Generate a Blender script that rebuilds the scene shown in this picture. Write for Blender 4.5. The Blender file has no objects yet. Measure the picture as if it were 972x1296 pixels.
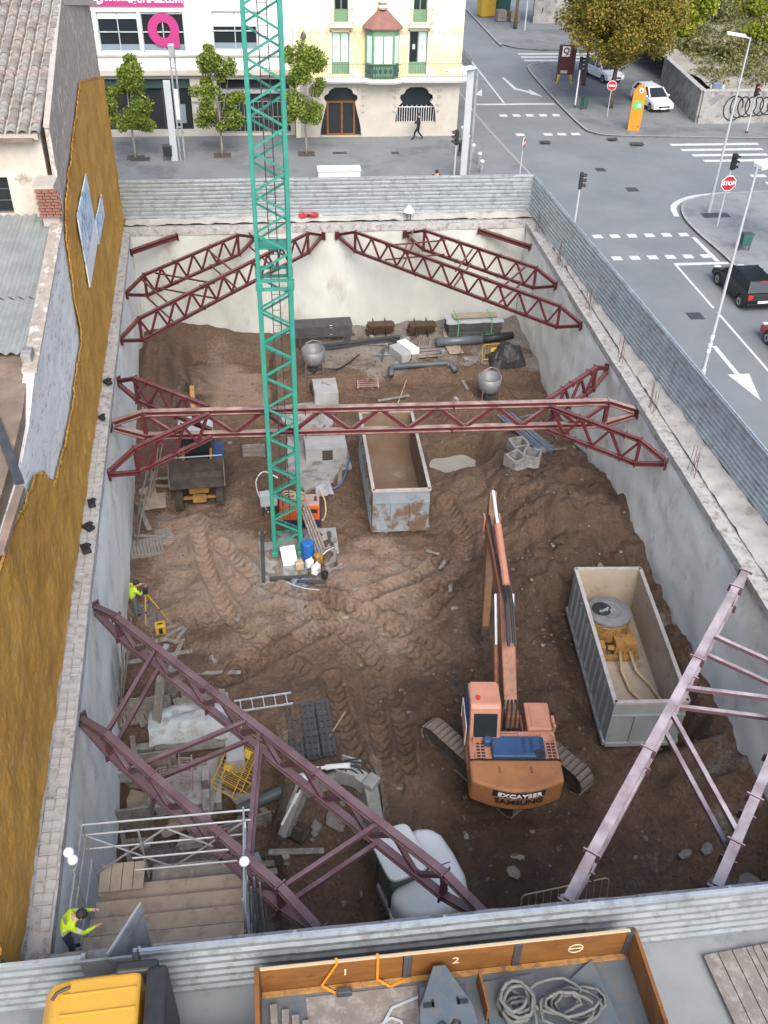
import bpy, bmesh, math, random
import numpy as np
from mathutils import Vector, Matrix, noise as mnoise
R = math.radians
random.seed(7); rng = np.random.default_rng(7)
scene = bpy.context.scene
col = scene.collection

# ------------------------------------------------------------------ camera
CAM_H = 20.0
def cam_matrix(f=1200.0, nad=(437., 2177.), yaw=8.0):
    n = Vector((nad[0]-486., -(nad[1]-648.), -f)).normalized()
    up = -n; fw = Vector((0, 0, -1))
    y = (fw - up*fw.dot(up)).normalized(); x = y.cross(up)
    M = Matrix((x, y, up)); a = R(yaw)
    Z = Matrix(((math.cos(a), math.sin(a), 0), (-math.sin(a), math.cos(a), 0), (0, 0, 1)))
    return Z @ M
CR = cam_matrix()
cd = bpy.data.cameras.new('camera'); cam = bpy.data.objects.new('camera', cd); col.objects.link(cam)
cd.sensor_fit = 'HORIZONTAL'; cd.sensor_width = 36.0; cd.lens = 1200/972*36.0
cd.clip_start = 0.2; cd.clip_end = 3000
cam.matrix_world = Matrix.Translation((0, 0, CAM_H)) @ CR.to_4x4()
scene.camera = cam
def at(u, v, z=0.0):                      # survey helper: where the sight line meets height z
    r = CR @ Vector((u-486., -(v-648.), -1200.)); t = (z-CAM_H)/r.z
    return Vector((r.x*t, r.y*t, z))
def atY(u, v, Y):
    r = CR @ Vector((u-486., -(v-648.), -1200.)); t = Y/r.y
    return Vector((r.x*t, Y, CAM_H+r.z*t))

# ------------------------------------------------------------------ sky, sun, exposure
w = bpy.data.worlds.new('World'); scene.world = w; w.use_nodes = True
nt = w.node_tree; bg = nt.nodes['Background']
sky = nt.nodes.new('ShaderNodeTexSky'); sky.sky_type = 'NISHITA'; sky.sun_disc = False
SUN_EL, SUN_AZ = 46.0, 176.0              # azimuth clockwise from +Y: light comes from behind the camera
sky.sun_elevation = R(SUN_EL); sky.sun_rotation = R(SUN_AZ)
sky.air_density = 0.65; sky.dust_density = 4.0; sky.ozone_density = 1.0; sky.altitude = 100
nt.links.new(sky.outputs[0], bg.inputs[0]); bg.inputs[1].default_value = 0.145
sd = bpy.data.lights.new('sun', 'SUN'); sd.energy = 0.9; sd.angle = R(40); sd.color = (1.0, 0.98, 0.95)
so = bpy.data.objects.new('sun', sd); col.objects.link(so)
dirv = Vector((math.sin(R(SUN_AZ))*math.cos(R(SUN_EL)), math.cos(R(SUN_AZ))*math.cos(R(SUN_EL)), math.sin(R(SUN_EL))))
so.rotation_euler = dirv.to_track_quat('Z', 'Y').to_euler()
vs = scene.view_settings
vs.view_transform = "Standard"; vs.look = "None"; vs.exposure = 1.28; vs.gamma = 1; vs.use_curve_mapping = False
scene.render.engine = 'CYCLES'

# ------------------------------------------------------------------ materials
MATS = {}
KF = dict(salmon=.8, excorange=.78, boomorange=.72, stickrust=.75, cranegreen=.86, truckwood=.6, yellowcab=.8, yellowpaint=.8, yellowrust=.75, ply=.72, rooftile=.8, rooftile_b=.8, rooftile_c=.85,
          stucco=.85, skipgrey=.8, skipblue=.72, skipinside=.85, skipinside_mud=.65, skiprim=.8, clod=.5, rubble=.5, wood=.75, woodgrey=.72, excblue=.7, hivis=.8, concrete_grey=.8, concrete_new=.8, oldbrick=1.0,
          facadestone=.85, bayroof=.8, wexcwhite=.9, foam=.82, orangesign=.8, pink=.55, signred=.8, rustymesh=.7, mudrubber=.7, trackpad=1.15, soilbed=.8, slurry=.8, generatororange=.8, lotground=.8, redbrick=.8, roadpaint=.9, steelplate=.8, hosecream=.8, capstone=.95, brownrender=.9, limewash=1.1, shuttergreen=.8)
def srgb(r, g, b):
    f = lambda c: (c/255/12.92) if c <= 10 else ((c/255+0.055)/1.055)**2.4
    return (f(r), f(g), f(b))
def mat(name, c1, c2=None, scale=3.0, rough=0.8, bump=0.0, bscale=None, metal=0.0, c3=None, s3=0.6, lo=0.35, hi=0.65,
        spec=0.4, stretch=None, detail=6, lo3=0.5, hi3=0.62, trans=0.0, emit=0.0, bdist=0.02, rvar=0.12):
    if name in MATS: return MATS[name]
    kf = KF.get(name, 1.0); c1, c2, c3 = [None if c is None else tuple(v*kf for v in c) for c in (c1, c2, c3)]
    m = bpy.data.materials.new(name); m.use_nodes = True; MATS[name] = m
    t = m.node_tree; N = t.nodes; b = N['Principled BSDF']; L = t.links
    b.inputs['Roughness'].default_value = rough; b.inputs['Metallic'].default_value = metal
    b.inputs['Specular IOR Level'].default_value = spec
    b.inputs['Base Color'].default_value = (*c1, 1)
    if trans: b.inputs['Transmission Weight'].default_value = trans
    if emit:
        b.inputs['Emission Color'].default_value = (*c1, 1); b.inputs['Emission Strength'].default_value = emit
    if c2 is None and bump == 0: return m
    tc = N.new('ShaderNodeTexCoord'); mp = N.new('ShaderNodeMapping'); L.new(tc.outputs['Object'], mp.inputs[0])
    if stretch: mp.inputs['Scale'].default_value = stretch
    if c2 is not None:
        n1 = N.new('ShaderNodeTexNoise'); n1.inputs['Scale'].default_value = scale; n1.inputs['Detail'].default_value = detail
        n1.inputs['Roughness'].default_value = 0.62
        L.new(mp.outputs[0], n1.inputs[0])
        r1 = N.new('ShaderNodeMapRange'); r1.inputs[1].default_value = lo; r1.inputs[2].default_value = hi
        L.new(n1.outputs[0], r1.inputs[0])
        mx = N.new('ShaderNodeMix'); mx.data_type = 'RGBA'; mx.inputs[6].default_value = (*c1, 1); mx.inputs[7].default_value = (*c2, 1)
        L.new(r1.outputs[0], mx.inputs[0]); out = mx.outputs[2]
        if c3 is not None:
            n2 = N.new('ShaderNodeTexNoise'); n2.inputs['Scale'].default_value = scale*s3; n2.inputs['Detail'].default_value = 8
            n2.inputs['Roughness'].default_value = 0.7
            mp2 = N.new('ShaderNodeMapping'); mp2.inputs['Location'].default_value = (13.1, 4.7, 7.3)
            L.new(mp.outputs[0], mp2.inputs[0]); L.new(mp2.outputs[0], n2.inputs[0])
            r2 = N.new('ShaderNodeMapRange'); r2.inputs[1].default_value = lo3; r2.inputs[2].default_value = hi3
            L.new(n2.outputs[0], r2.inputs[0])
            mx2 = N.new('ShaderNodeMix'); mx2.data_type = 'RGBA'; mx2.inputs[7].default_value = (*c3, 1)
            L.new(out, mx2.inputs[6]); L.new(r2.outputs[0], mx2.inputs[0]); out = mx2.outputs[2]
        L.new(out, b.inputs['Base Color'])
        if rvar:
            rr = N.new('ShaderNodeMapRange'); rr.inputs[3].default_value = max(0.05, rough-rvar); rr.inputs[4].default_value = min(1, rough+rvar)
            L.new(n1.outputs[0], rr.inputs[0]); L.new(rr.outputs[0], b.inputs['Roughness'])
    if bump:
        nb = N.new('ShaderNodeTexNoise'); nb.inputs['Scale'].default_value = bscale or scale*6; nb.inputs['Detail'].default_value = 8
        nb.inputs['Roughness'].default_value = 0.65
        L.new(mp.outputs[0], nb.inputs[0])
        bp = N.new('ShaderNodeBump'); bp.inputs['Strength'].default_value = bump; bp.inputs['Distance'].default_value = bdist
        L.new(nb.outputs[0], bp.inputs['Height']); L.new(bp.outputs[0], b.inputs['Normal'])
    return m
def leafmat(name, cols):
    m = bpy.data.materials.new(name); m.use_nodes = True; t = m.node_tree; N = t.nodes; L = t.links; b = N['Principled BSDF']
    g = N.new('ShaderNodeNewGeometry'); r = N.new('ShaderNodeValToRGB')
    while len(r.color_ramp.elements) < len(cols): r.color_ramp.elements.new(0.5)
    for i, c in enumerate(cols):
        r.color_ramp.elements[i].position = i/(len(cols)-1); r.color_ramp.elements[i].color = (*c, 1)
    L.new(g.outputs['Random Per Island'], r.inputs[0]); L.new(r.outputs[0], b.inputs['Base Color'])
    b.inputs['Roughness'].default_value = 0.6; b.inputs['Specular IOR Level'].default_value = 0.25
    tr = N.new('ShaderNodeBsdfTranslucent'); L.new(r.outputs[0], tr.inputs[0])
    ms = N.new('ShaderNodeMixShader'); ms.inputs[0].default_value = 0.3
    L.new(b.outputs[0], ms.inputs[1]); L.new(tr.outputs[0], ms.inputs[2]); L.new(ms.outputs[0], N['Material Output'].inputs[0])
    return m

S = srgb
mat('asphalt', (.158,.178,.182), (.192,.212,.215), .30, .85, .2, 60, c3=(.128,.145,.150), s3=.5, lo3=.48, hi3=.8)
mat('paving', (.160,.176,.180), (.195,.208,.210), .5, .85, .2, 30, c3=(.125,.137,.140), s3=.6)
mat('paving_light', (.205,.222,.225), (.25,.265,.265), .6, .85, .2, 30, c3=(.165,.178,.180), s3=.7)
mat('kerb', (.33,.34,.33), (.25,.26,.25), 2, .85, .2, 30)
mat('roadpaint', (.70,.71,.70), (.50,.52,.52), 3, .7, .1, 40, c3=(.22,.23,.24), s3=4, lo3=.6, hi3=.7)
mat('concrete', (.68,.71,.655), (.78,.81,.75), .45, .9, .5, 9, c3=(.47,.46,.43), s3=2.4, lo3=.53, hi3=.74, stretch=(1,1,.6), bdist=.03)
mat('lidsteel', (.21,.215,.225), (.16,.165,.17), 3, .5, .1, 20, metal=.2)
mat('concrete_far', (.55,.575,.54), (.45,.465,.43), .35, .9, .2, 12, c3=(.31,.265,.21), s3=1.6, lo3=.56, hi3=.78, stretch=(1,1,.45))
mat('concrete_grey', (.30,.30,.285), (.40,.40,.385), .9, .92, .35, 9, c3=(.20,.19,.17), s3=2)
mat('concrete_new', (.44,.46,.46), (.34,.35,.35), 1.5, .85, .25, 14)
mat('capstone', (.46,.46,.44), (.36,.355,.33), 2.2, .92, .5, 12, c3=(.24,.22,.19), s3=2)
mat('foam', S(214,164,72), S(184,134,54), .6, .95, 1.0, 4.0, c3=S(186,160,110), s3=3.2, lo3=.56, hi3=.74, bdist=.12)
mat('oldbrick', (.30,.26,.215), (.42,.37,.31), 4, .95, .9, 12, c3=(.60,.56,.49), s3=1.0, lo3=.55, hi3=.62, bdist=.06, stretch=(1,.8,.6))
mat('stucco', (.66,.63,.54), (.50,.46,.38), .8, .92, .3, 10, c3=(.33,.29,.23), s3=1.3, lo3=.56, hi3=.68)
mat('oldstrip', (.34,.335,.31), (.43,.42,.385), 1.1, .95, .6, 9, c3=(.25,.215,.175), s3=1.6, lo3=.54, hi3=.7)
mat('limewash', (.70,.71,.68), (.56,.56,.53), 1.2, .92, .5, 9, c3=(.33,.33,.32), s3=3, lo3=.54, hi3=.64, stretch=(1,.45,1.4))
mat('brownrender', (.23,.175,.13), (.165,.125,.092), 1.2, .95, .5, 9, c3=(.30,.21,.165), s3=.5)
mat('redbrick', (.33,.16,.11), (.25,.12,.085), 6, .9, .3, 20)
mat('mortar', (.42,.39,.34), (.35,.32,.28), 5, .95, .2, 20)
mat('rooftile', (.30,.268,.235), (.22,.20,.178), 2.3, .9, .4, 14, c3=(.42,.40,.36), s3=1.3, lo3=.5, hi3=.64)
mat('rooftile_b', (.36,.29,.25), (.27,.225,.19), 2.6, .9, .4, 14, c3=(.44,.42,.38), s3=1.3)
mat('rooftile_c', (.28,.265,.235), (.36,.345,.315), 2.6, .9, .4, 14, c3=(.22,.215,.19), s3=1.7)
mat('fibrecement', (.27,.295,.285), (.20,.22,.212), 1.0, .9, .3, 14, c3=(.22,.225,.21), s3=2.5, lo3=.55, hi3=.7)
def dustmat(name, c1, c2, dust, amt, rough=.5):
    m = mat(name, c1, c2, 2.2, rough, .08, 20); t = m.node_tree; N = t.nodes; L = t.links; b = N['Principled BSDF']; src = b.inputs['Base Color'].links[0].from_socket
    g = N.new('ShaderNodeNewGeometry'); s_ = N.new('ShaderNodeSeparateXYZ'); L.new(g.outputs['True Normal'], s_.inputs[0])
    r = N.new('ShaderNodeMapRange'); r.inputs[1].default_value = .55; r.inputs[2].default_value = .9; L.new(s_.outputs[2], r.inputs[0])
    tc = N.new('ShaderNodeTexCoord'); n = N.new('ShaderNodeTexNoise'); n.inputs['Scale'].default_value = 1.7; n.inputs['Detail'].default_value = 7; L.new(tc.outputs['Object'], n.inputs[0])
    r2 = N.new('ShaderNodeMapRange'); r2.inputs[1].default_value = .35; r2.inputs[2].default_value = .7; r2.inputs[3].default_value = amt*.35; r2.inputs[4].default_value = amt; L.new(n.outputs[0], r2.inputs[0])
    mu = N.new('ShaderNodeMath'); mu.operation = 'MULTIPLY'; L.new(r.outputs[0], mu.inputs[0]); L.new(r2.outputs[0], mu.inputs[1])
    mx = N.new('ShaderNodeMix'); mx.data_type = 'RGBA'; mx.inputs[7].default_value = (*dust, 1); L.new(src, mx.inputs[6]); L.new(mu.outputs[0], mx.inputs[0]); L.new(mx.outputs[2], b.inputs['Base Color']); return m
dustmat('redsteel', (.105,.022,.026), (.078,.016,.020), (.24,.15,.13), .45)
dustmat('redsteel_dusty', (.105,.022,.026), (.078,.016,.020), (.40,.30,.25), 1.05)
dustmat('mauvesteel', (.088,.040,.048), (.066,.030,.038), (.20,.155,.165), .55)  # near struts: sky reflection painted in as mauve, plus dust on top
dustmat('palesteel', (.13,.075,.085), (.10,.055,.066), (.40,.36,.38), 1.1)  # pale sky sheen painted into the colour, along with dust on upper faces
mat('dustysteel', (.42,.31,.27), (.30,.18,.165), 1.3, .7, .1, 20)
mat('cranegreen', (.050,.315,.235), (.036,.24,.18), 1.4, .45, .05, 20, c3=(.11,.20,.165), s3=3, lo3=.56, hi3=.7)
mat('galv', (.52,.58,.59), (.42,.475,.49), 1.3, .36, .05, 10, metal=.55, c3=(.34,.36,.37), s3=2)
mat('galv_dull', (.30,.335,.345), (.235,.262,.27), 1.3, .55, .08, 10, metal=.2, c3=(.19,.20,.20), s3=2)
mat('fence_near', (.215,.245,.255), (.165,.19,.20), 1.3, .5, .06, 10, metal=.1, c3=(.13,.14,.145), s3=2)
mat('scaffold', (.42,.44,.45), (.33,.35,.36), 3, .45, .05, 20, metal=.6)
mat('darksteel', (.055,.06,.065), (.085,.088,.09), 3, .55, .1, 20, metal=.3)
mat('blackplastic', (.02,.021,.022), (.03,.031,.032), 4, .5)
mat('rubber', (.028,.027,.026), (.055,.048,.040), 4, .85, .3, 20)
mat('mudrubber', (.10,.082,.064), (.055,.048,.042), 3, .9, .4, 14)
mat('trackpad', (.17,.145,.12), (.10,.085,.072), 5, .8, .3, 20, metal=.2)
mat('salmon', (.56,.268,.178), (.48,.22,.145), 1.5, .5, .06, 20, c3=(.33,.22,.165), s3=2.6, lo3=.54, hi3=.72)
mat('excorange', (.46,.205,.08), (.37,.165,.068), 1.5, .5, .05, 20, c3=(.25,.145,.08), s3=2.6, lo3=.54, hi3=.7)
mat('boomorange', (.36,.15,.085), (.27,.115,.068), 2.5, .55, .06, 20, c3=(.15,.085,.06), s3=2.0, lo3=.48, hi3=.62)
mat('stickrust', (.30,.145,.06), (.23,.115,.055), 2.5, .6, .08, 20, c3=(.16,.11,.08), s3=2)
mat('excblue', (.045,.115,.26), (.038,.09,.20), 2, .5, .05, 20)
mat('chrome', (.70,.72,.74), None, rough=.25, metal=.15)
mat('wexcwhite', (.66,.70,.69), (.58,.62,.61), 1.2, .35, .03, 20, c3=(.48,.50,.48), s3=2, lo3=.6, hi3=.75)
mat('wexcgrey', (.25,.265,.26), (.18,.19,.185), 2, .5, .05, 20, c3=(.32,.29,.25), s3=2)
mat('glassdark', (.018,.024,.028), None, rough=.12, spec=.6)
mat('glassgreen', (.05,.085,.08), None, rough=.12, spec=.6)
mat('glassblue', (.20,.26,.30), None, rough=.15, spec=.6)
mat('skipgrey', (.34,.37,.375), (.28,.305,.31), 1.3, .6, .08, 20, c3=(.20,.15,.115), s3=2.2, lo3=.6, hi3=.7)
mat('skipblue', (.33,.39,.425), (.27,.32,.35), 1.5, .6, .08, 20, c3=(.20,.135,.09), s3=.45, lo3=.5, hi3=.56)
mat('skipinside', (.47,.40,.31), (.40,.33,.25), .9, .75, .1, 20, c3=(.28,.20,.14), s3=1.5, lo3=.56, hi3=.7)
mat('skipinside_mud', (.25,.165,.105), (.33,.235,.165), .8, .85, .3, 10, c3=(.42,.34,.27), s3=1.2, lo3=.6, hi3=.72)
mat('skiprim', (.50,.49,.47), (.40,.36,.32), 4, .6, .05, 20)
mat('wood', (.36,.29,.21), (.28,.22,.155), 2.0, .85, .15, 25, stretch=(1,6,6))
mat('woodgrey', (.30,.275,.24), (.22,.20,.175), 2.0, .9, .2, 25, c3=(.38,.355,.32), s3=2)
mat('ply', (.47,.395,.30), (.40,.33,.25), 1.1, .85, .1, 25, c3=(.32,.27,.21), s3=2)
mat('truckwood', (.36,.155,.035), (.25,.10,.025), 1.6, .55, .1, 25, c3=(.14,.065,.028), s3=2.6, lo3=.56, hi3=.68, stretch=(.6,1,2.5))
mat('yellowcab', (.72,.40,.055), (.64,.35,.05), .9, .42, .02, 20, c3=(.48,.30,.08), s3=4, lo3=.62, hi3=.76)
mat('yellowpaint', (.68,.44,.05), (.58,.36,.045), 2, .5, .05, 20)
mat('yellowrust', (.50,.28,.07), (.36,.19,.06), 3, .6, .1, 20, c3=(.20,.13,.08), s3=2)
mat('hivis', (.62,.90,.03), (.52,.78,.03), 5, .7, .2, 25, emit=0)
mat('hivisband', (.62,.66,.62), None, rough=.4)
mat('skin', (.50,.30,.22), None, rough=.55)
mat('hair', (.03,.022,.018), None, rough=.7)
mat('blackcloth', (.014,.015,.018), (.022,.023,.026), 8, .9)
mat('navycloth', (.035,.045,.075), (.05,.06,.09), 8, .9)
mat('greycloth', (.12,.125,.13), (.16,.16,.165), 8, .9)
mat('facadewhite', (.80,.80,.77), (.74,.74,.71), .6, .85, .06, 20)
mat('facadestone', (.55,.53,.46), (.46,.44,.38), .8, .9, .2, 14)
mat('facadeyellow', (.72,.62,.34), (.68,.58,.32), .7, .9, .08, 20, c3=(.80,.76,.60), s3=1)
mat('facadecream', (.76,.72,.54), (.72,.67,.48), .7, .9, .08, 20)
mat('rosette', (.70,.46,.34), None, rough=.9)
mat('shuttergreen', (.20,.36,.21), (.16,.30,.17), 2, .6)
mat('shutterpale', (.55,.74,.66), (.50,.68,.60), 2, .5)
mat('bayroof', (.30,.155,.125), (.24,.12,.10), 4, .8, .3, 14)
mat('ironwork', (.075,.085,.08), None, rough=.6)
mat('pink', (.72,.07,.30), None, rough=.5)
mat('signwhite', (.82,.82,.82), None, rough=.5)
mat('white', (.74,.75,.75), (.66,.67,.67), 2, .6)
mat('signred', (.55,.025,.035), None, rough=.45)
mat('orangesign', (.80,.30,.03), (.72,.26,.025), 1.5, .5)
mat('generatororange', (.72,.13,.025), (.60,.10,.02), 3, .5)
mat('navy', (.02,.028,.06), None, rough=.5)
mat('bluedrum', (.02,.12,.38), None, rough=.45)
mat('maroon', (.085,.022,.026), None, rough=.5)
mat('signgreen', (.08,.45,.12), None, rough=.5)
mat('polegrey', (.42,.46,.47), (.36,.40,.41), 2, .5)
mat('polewhite', (.66,.68,.68), None, rough=.5)
mat('carblack', (.008,.011,.011), None, rough=.22, spec=.4)
mat('carwhite', (.76,.77,.77), None, rough=.22, spec=.6)
mat('carred', (.30,.05,.022), None, rough=.22, spec=.6)
mat('redlamp', (.50,.02,.03), None, rough=.25)
mat('redlit', (1.0,.10,.04), None, rough=.3, emit=4.0)
mat('headlamp', (.62,.66,.68), None, rough=.15, spec=.7)
mat('rim', (.45,.46,.47), None, rough=.35, metal=.7)
mat('bark', (.13,.105,.08), (.085,.07,.055), 4, .95, .4, 16)
mat('barkpale', (.34,.31,.26), (.26,.235,.20), 4, .95, .4, 16)
mat('soilbed', (.075,.065,.055), (.11,.095,.08), 6, .95, .5, 14)
mat('tarp', (.40,.42,.43), (.32,.34,.35), 2, .5, .2, 10)
mat('membrane', (.40,.45,.45), (.31,.34,.34), 1.3, .6, .35, 7, c3=(.28,.26,.22), s3=2)
mat('darkpanel', (.045,.048,.052), (.075,.075,.078), 2.5, .7, .15, 14, c3=(.14,.125,.11), s3=3, lo3=.6, hi3=.7)
mat('rustymesh', (.14,.085,.05), (.085,.055,.036), 6, .9, .4, 12)
mat('rebar', (.12,.075,.058), (.17,.11,.085), 8, .8)
mat('bluesteel', (.20,.25,.32), (.14,.17,.22), 3, .5, metal=.3)
mat('pipe', (.055,.075,.078), (.08,.10,.102), 2, .5, .05)
mat('hosecream', (.55,.44,.27), None, rough=.6)
mat('hoseblue', (.10,.13,.30), None, rough=.5)
mat('hoseblack', (.02,.02,.022), None, rough=.5)
mat('greenstrap', (.05,.36,.15), None, rough=.6)
mat('rope', (.16,.165,.15), (.11,.115,.105), 8, .9, .4, 30)
mat('steelplate', (.13,.165,.19), (.17,.205,.225), 2, .45, .05, 20, metal=.3, c3=(.20,.19,.17), s3=3)
mat('alu', (.62,.66,.70), None, rough=.4, metal=.5)
mat('water', (.33,.325,.275), (.28,.27,.22), .7, .22, .05, 6, spec=.5, rvar=0)
mat('slurry', (.42,.41,.36), (.35,.33,.28), 1.4, .6, .3, 8)
mat('poster1', (.36,.55,.72), (.70,.76,.80), 1.2, .6, c3=(.16,.20,.24), s3=2.6)
mat('chalk', (.62,.50,.34), None, rough=.9)
mat('graffiti', (.02,.022,.025), None, rough=.7)
mat('lotground', (.40,.385,.33), (.30,.28,.22), .25, .95, .4, 4, c3=(.68,.68,.64), s3=.8, lo3=.58, hi3=.66)
mat('clod', (.185,.128,.085), (.27,.205,.15), 1.0, .95, .4, 10, c3=(.40,.36,.30), s3=3, lo3=.6, hi3=.68)
mat('rubble', (.42,.40,.36), (.33,.30,.26), 2, .95, .4, 10)
mat('binteal', (.03,.10,.085), None, rough=.5)
M = MATS

# ------------------------------------------------------------------ mesh helpers
class MB:
    def __init__(s): s.v = []; s.f = []
    def add(s, vs, fs):
        o = len(s.v); s.v += [tuple(p) for p in vs]; s.f += [tuple(i+o for i in q) for q in fs]; return s
    BF = [(0,3,2,1),(4,5,6,7),(0,1,5,4),(1,2,6,5),(2,3,7,6),(3,0,4,7)]
    def box(s, c, d, rz=0.0, mtx=None, taper=1.0):
        x, y, z = d[0]/2, d[1]/2, d[2]/2; t = taper
        P = [(-x,-y,-z),(x,-y,-z),(x,y,-z),(-x,y,-z),(-x*t,-y*t,z),(x*t,-y*t,z),(x*t,y*t,z),(-x*t,y*t,z)]
        Mx = mtx if mtx is not None else Matrix.Rotation(rz, 3, 'Z'); c = Vector(c)
        return s.add([Mx @ Vector(p) + c for p in P], s.BF)
    def bx(s, x0, x1, y0, y1, z0, z1):
        return s.box(((x0+x1)/2,(y0+y1)/2,(z0+z1)/2), (x1-x0,y1-y0,z1-z0))
    def beam(s, a, b, wd, h=None, up=(0,0,1)):
        a = Vector(a); b = Vector(b); d = b-a; L = d.length
        if L < 1e-6: return s
        h = h or wd; d.normalize(); up = Vector(up)
        if abs(d.dot(up)) > .99: up = Vector((0,1,0))
        x = d.cross(up).normalized(); y = x.cross(d).normalized()
        P = []
        for q in (a, b):
            for i, j in ((-1,-1),(1,-1),(1,1),(-1,1)): P.append(q + x*(i*wd/2) + y*(j*h/2))
        return s.add(P, [(0,1,2,3)[::-1],(4,5,6,7),(0,1,5,4),(1,2,6,5),(2,3,7,6),(3,0,4,7)])
    def ibeam(s, a, b, wd, h, t=.025, up=(0,0,1)):     # H profile: two flanges and a web
        a = Vector(a); b = Vector(b); d = (b-a).normalized(); x = d.cross(Vector(up)).normalized(); y = x.cross(d).normalized()
        s.beam(a+y*(h/2-t/2), b+y*(h/2-t/2), wd, t, up); s.beam(a-y*(h/2-t/2), b-y*(h/2-t/2), wd, t, up)
        return s.beam(a, b, t, h-2*t, up)
    def tube(s, a, b, r, n=8, r2=None):
        a = Vector(a); b = Vector(b); d = b-a
        if d.length < 1e-6: return s
        d.normalize(); r2 = r if r2 is None else r2
        u = d.orthogonal().normalized(); v = d.cross(u); P = []
        for q, rr in ((a, r), (b, r2)):
            for i in range(n):
                t = 2*math.pi*i/n; P.append(q + u*(rr*math.cos(t)) + v*(rr*math.sin(t)))
        return s.add(P, [(i,(i+1)%n,n+(i+1)%n,n+i) for i in range(n)] + [tuple(range(n))[::-1], tuple(range(n,2*n))])
    def path(s, pts, r, n=6, radii=None):
        pts = [Vector(p) for p in pts]; P = []; u = None
        for i, p in enumerate(pts):
            d = (pts[min(i+1,len(pts)-1)] - pts[max(i-1,0)])
            if d.length < 1e-9: d = Vector((0,0,1))
            d.normalize()
            if u is None: u = d.orthogonal().normalized()
            else:
                u = u - d*u.dot(d)
                u = d.orthogonal().normalized() if u.length < 1e-6 else u.normalized()
            v = d.cross(u); rr = radii[i] if radii else r
            for k in range(n):
                t = 2*math.pi*k/n; P.append(p + u*(rr*math.cos(t)) + v*(rr*math.sin(t)))
        F = []
        for i in range(len(pts)-1):
            for k in range(n): F.append((i*n+k, i*n+(k+1)%n, (i+1)*n+(k+1)%n, (i+1)*n+k))
        F += [tuple(range(n))[::-1], tuple(range((len(pts)-1)*n, len(pts)*n))]
        return s.add(P, F)
    def prism(s, pts, a0, a1, axis='z'):
        n = len(pts)
        T = {'z': lambda p, a: (p[0],p[1],a), 'y': lambda p, a: (p[0],a,p[1]), 'x': lambda p, a: (a,p[0],p[1])}[axis]
        P = [T(p,a0) for p in pts] + [T(p,a1) for p in pts]
        return s.add(P, [tuple(range(n))[::-1], tuple(range(n,2*n))] + [(i,(i+1)%n,n+(i+1)%n,n+i) for i in range(n)])
    def lathe(s, prof, n=16, c=(0,0,0), axis='z'):
        P = []; c = Vector(c)
        for r, h in prof:
            for i in range(n):
                t = 2*math.pi*i/n; q = (r*math.cos(t), r*math.sin(t), h)
                if axis == 'y': q = (q[0], q[2], q[1])
                if axis == 'x': q = (q[2], q[0], q[1])
                P.append(c+Vector(q))
        F = []
        for j in range(len(prof)-1):
            for i in range(n): F.append((j*n+i, j*n+(i+1)%n, (j+1)*n+(i+1)%n, (j+1)*n+i))
        F += [tuple(range(n))[::-1], tuple(range((len(prof)-1)*n, len(prof)*n))]
        return s.add(P, F)
    def ball(s, c, r, n=10, sc=(1,1,1), jit=0.0, m=6):
        P = []; F = []; c = Vector(c)
        for j in range(1, m):
            p = math.pi*j/m
            for i in range(n):
                t = 2*math.pi*i/n; k = 1+random.uniform(-jit, jit)
                P.append(c+Vector((r*sc[0]*k*math.sin(p)*math.cos(t), r*sc[1]*k*math.sin(p)*math.sin(t), r*sc[2]*k*math.cos(p))))
        P += [c+Vector((0,0,r*sc[2])), c-Vector((0,0,r*sc[2]))]; T = len(P)-2; B = len(P)-1
        for j in range(m-2):
            for i in range(n): F.append((j*n+i,(j+1)*n+i,(j+1)*n+(i+1)%n,j*n+(i+1)%n))
        for i in range(n):
            F.append((i,(i+1)%n,T)); F.append(((m-2)*n+(i+1)%n,(m-2)*n+i,B))
        return s.add(P, F)
    def grid(s, fn, nu, nv):
        P = [fn(i/nu, j/nv) for j in range(nv+1) for i in range(nu+1)]
        return s.add(P, [(j*(nu+1)+i, j*(nu+1)+i+1, (j+1)*(nu+1)+i+1, (j+1)*(nu+1)+i) for j in range(nv) for i in range(nu)])
    def move(s, mtx):
        s.v = [tuple(mtx @ Vector(p)) for p in s.v]; return s
    def build(s, name, m, parent=None, smooth=False, bevel=0.0, seg=2, off=None, fix=True):
        me = bpy.data.meshes.new(name)
        V = s.v
        if off is not None: V = [(p[0]-off[0], p[1]-off[1], p[2]-off[2]) for p in V]
        me.from_pydata(V, [], s.f)
        if fix:
            bm = bmesh.new(); bm.from_mesh(me); bmesh.ops.recalc_face_normals(bm, faces=bm.faces); bm.to_mesh(me); bm.free()
        ms = m if isinstance(m, (list, tuple)) else [m]
        for k in ms: me.materials.append(M[k] if isinstance(k, str) else k)
        if smooth:
            for p in me.polygons: p.use_smooth = True
        o = bpy.data.objects.new(name, me); col.objects.link(o)
        if parent is not None: o.parent = parent
        if bevel:
            b = o.modifiers.new('bevel', 'BEVEL'); b.width = bevel; b.segments = seg; b.limit_method = 'ANGLE'; b.angle_limit = R(35)
        return o
def thing(name, label, cat, loc=(0,0,0), rz=0.0, group=None):
    o = bpy.data.objects.new(name, None); col.objects.link(o); o.empty_display_size = .2
    o.location = loc; o.rotation_euler = (0,0,rz); o['label'] = label; o['category'] = cat
    if group: o['group'] = group
    return o
def tag(o, label, cat, group=None):
    o['label'] = label; o['category'] = cat
    if group: o['group'] = group
    return o
def struct(o, kind='structure'): o['kind'] = kind; return o
def put(o, loc, rz=0.0): o.location = loc; o.rotation_euler = (0,0,rz); return o
def copy_tree(o, parent=None):
    c = o.copy(); col.objects.link(c); c.parent = parent
    for ch in [x for x in o.children]: copy_tree(ch, c)
    return c
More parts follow.
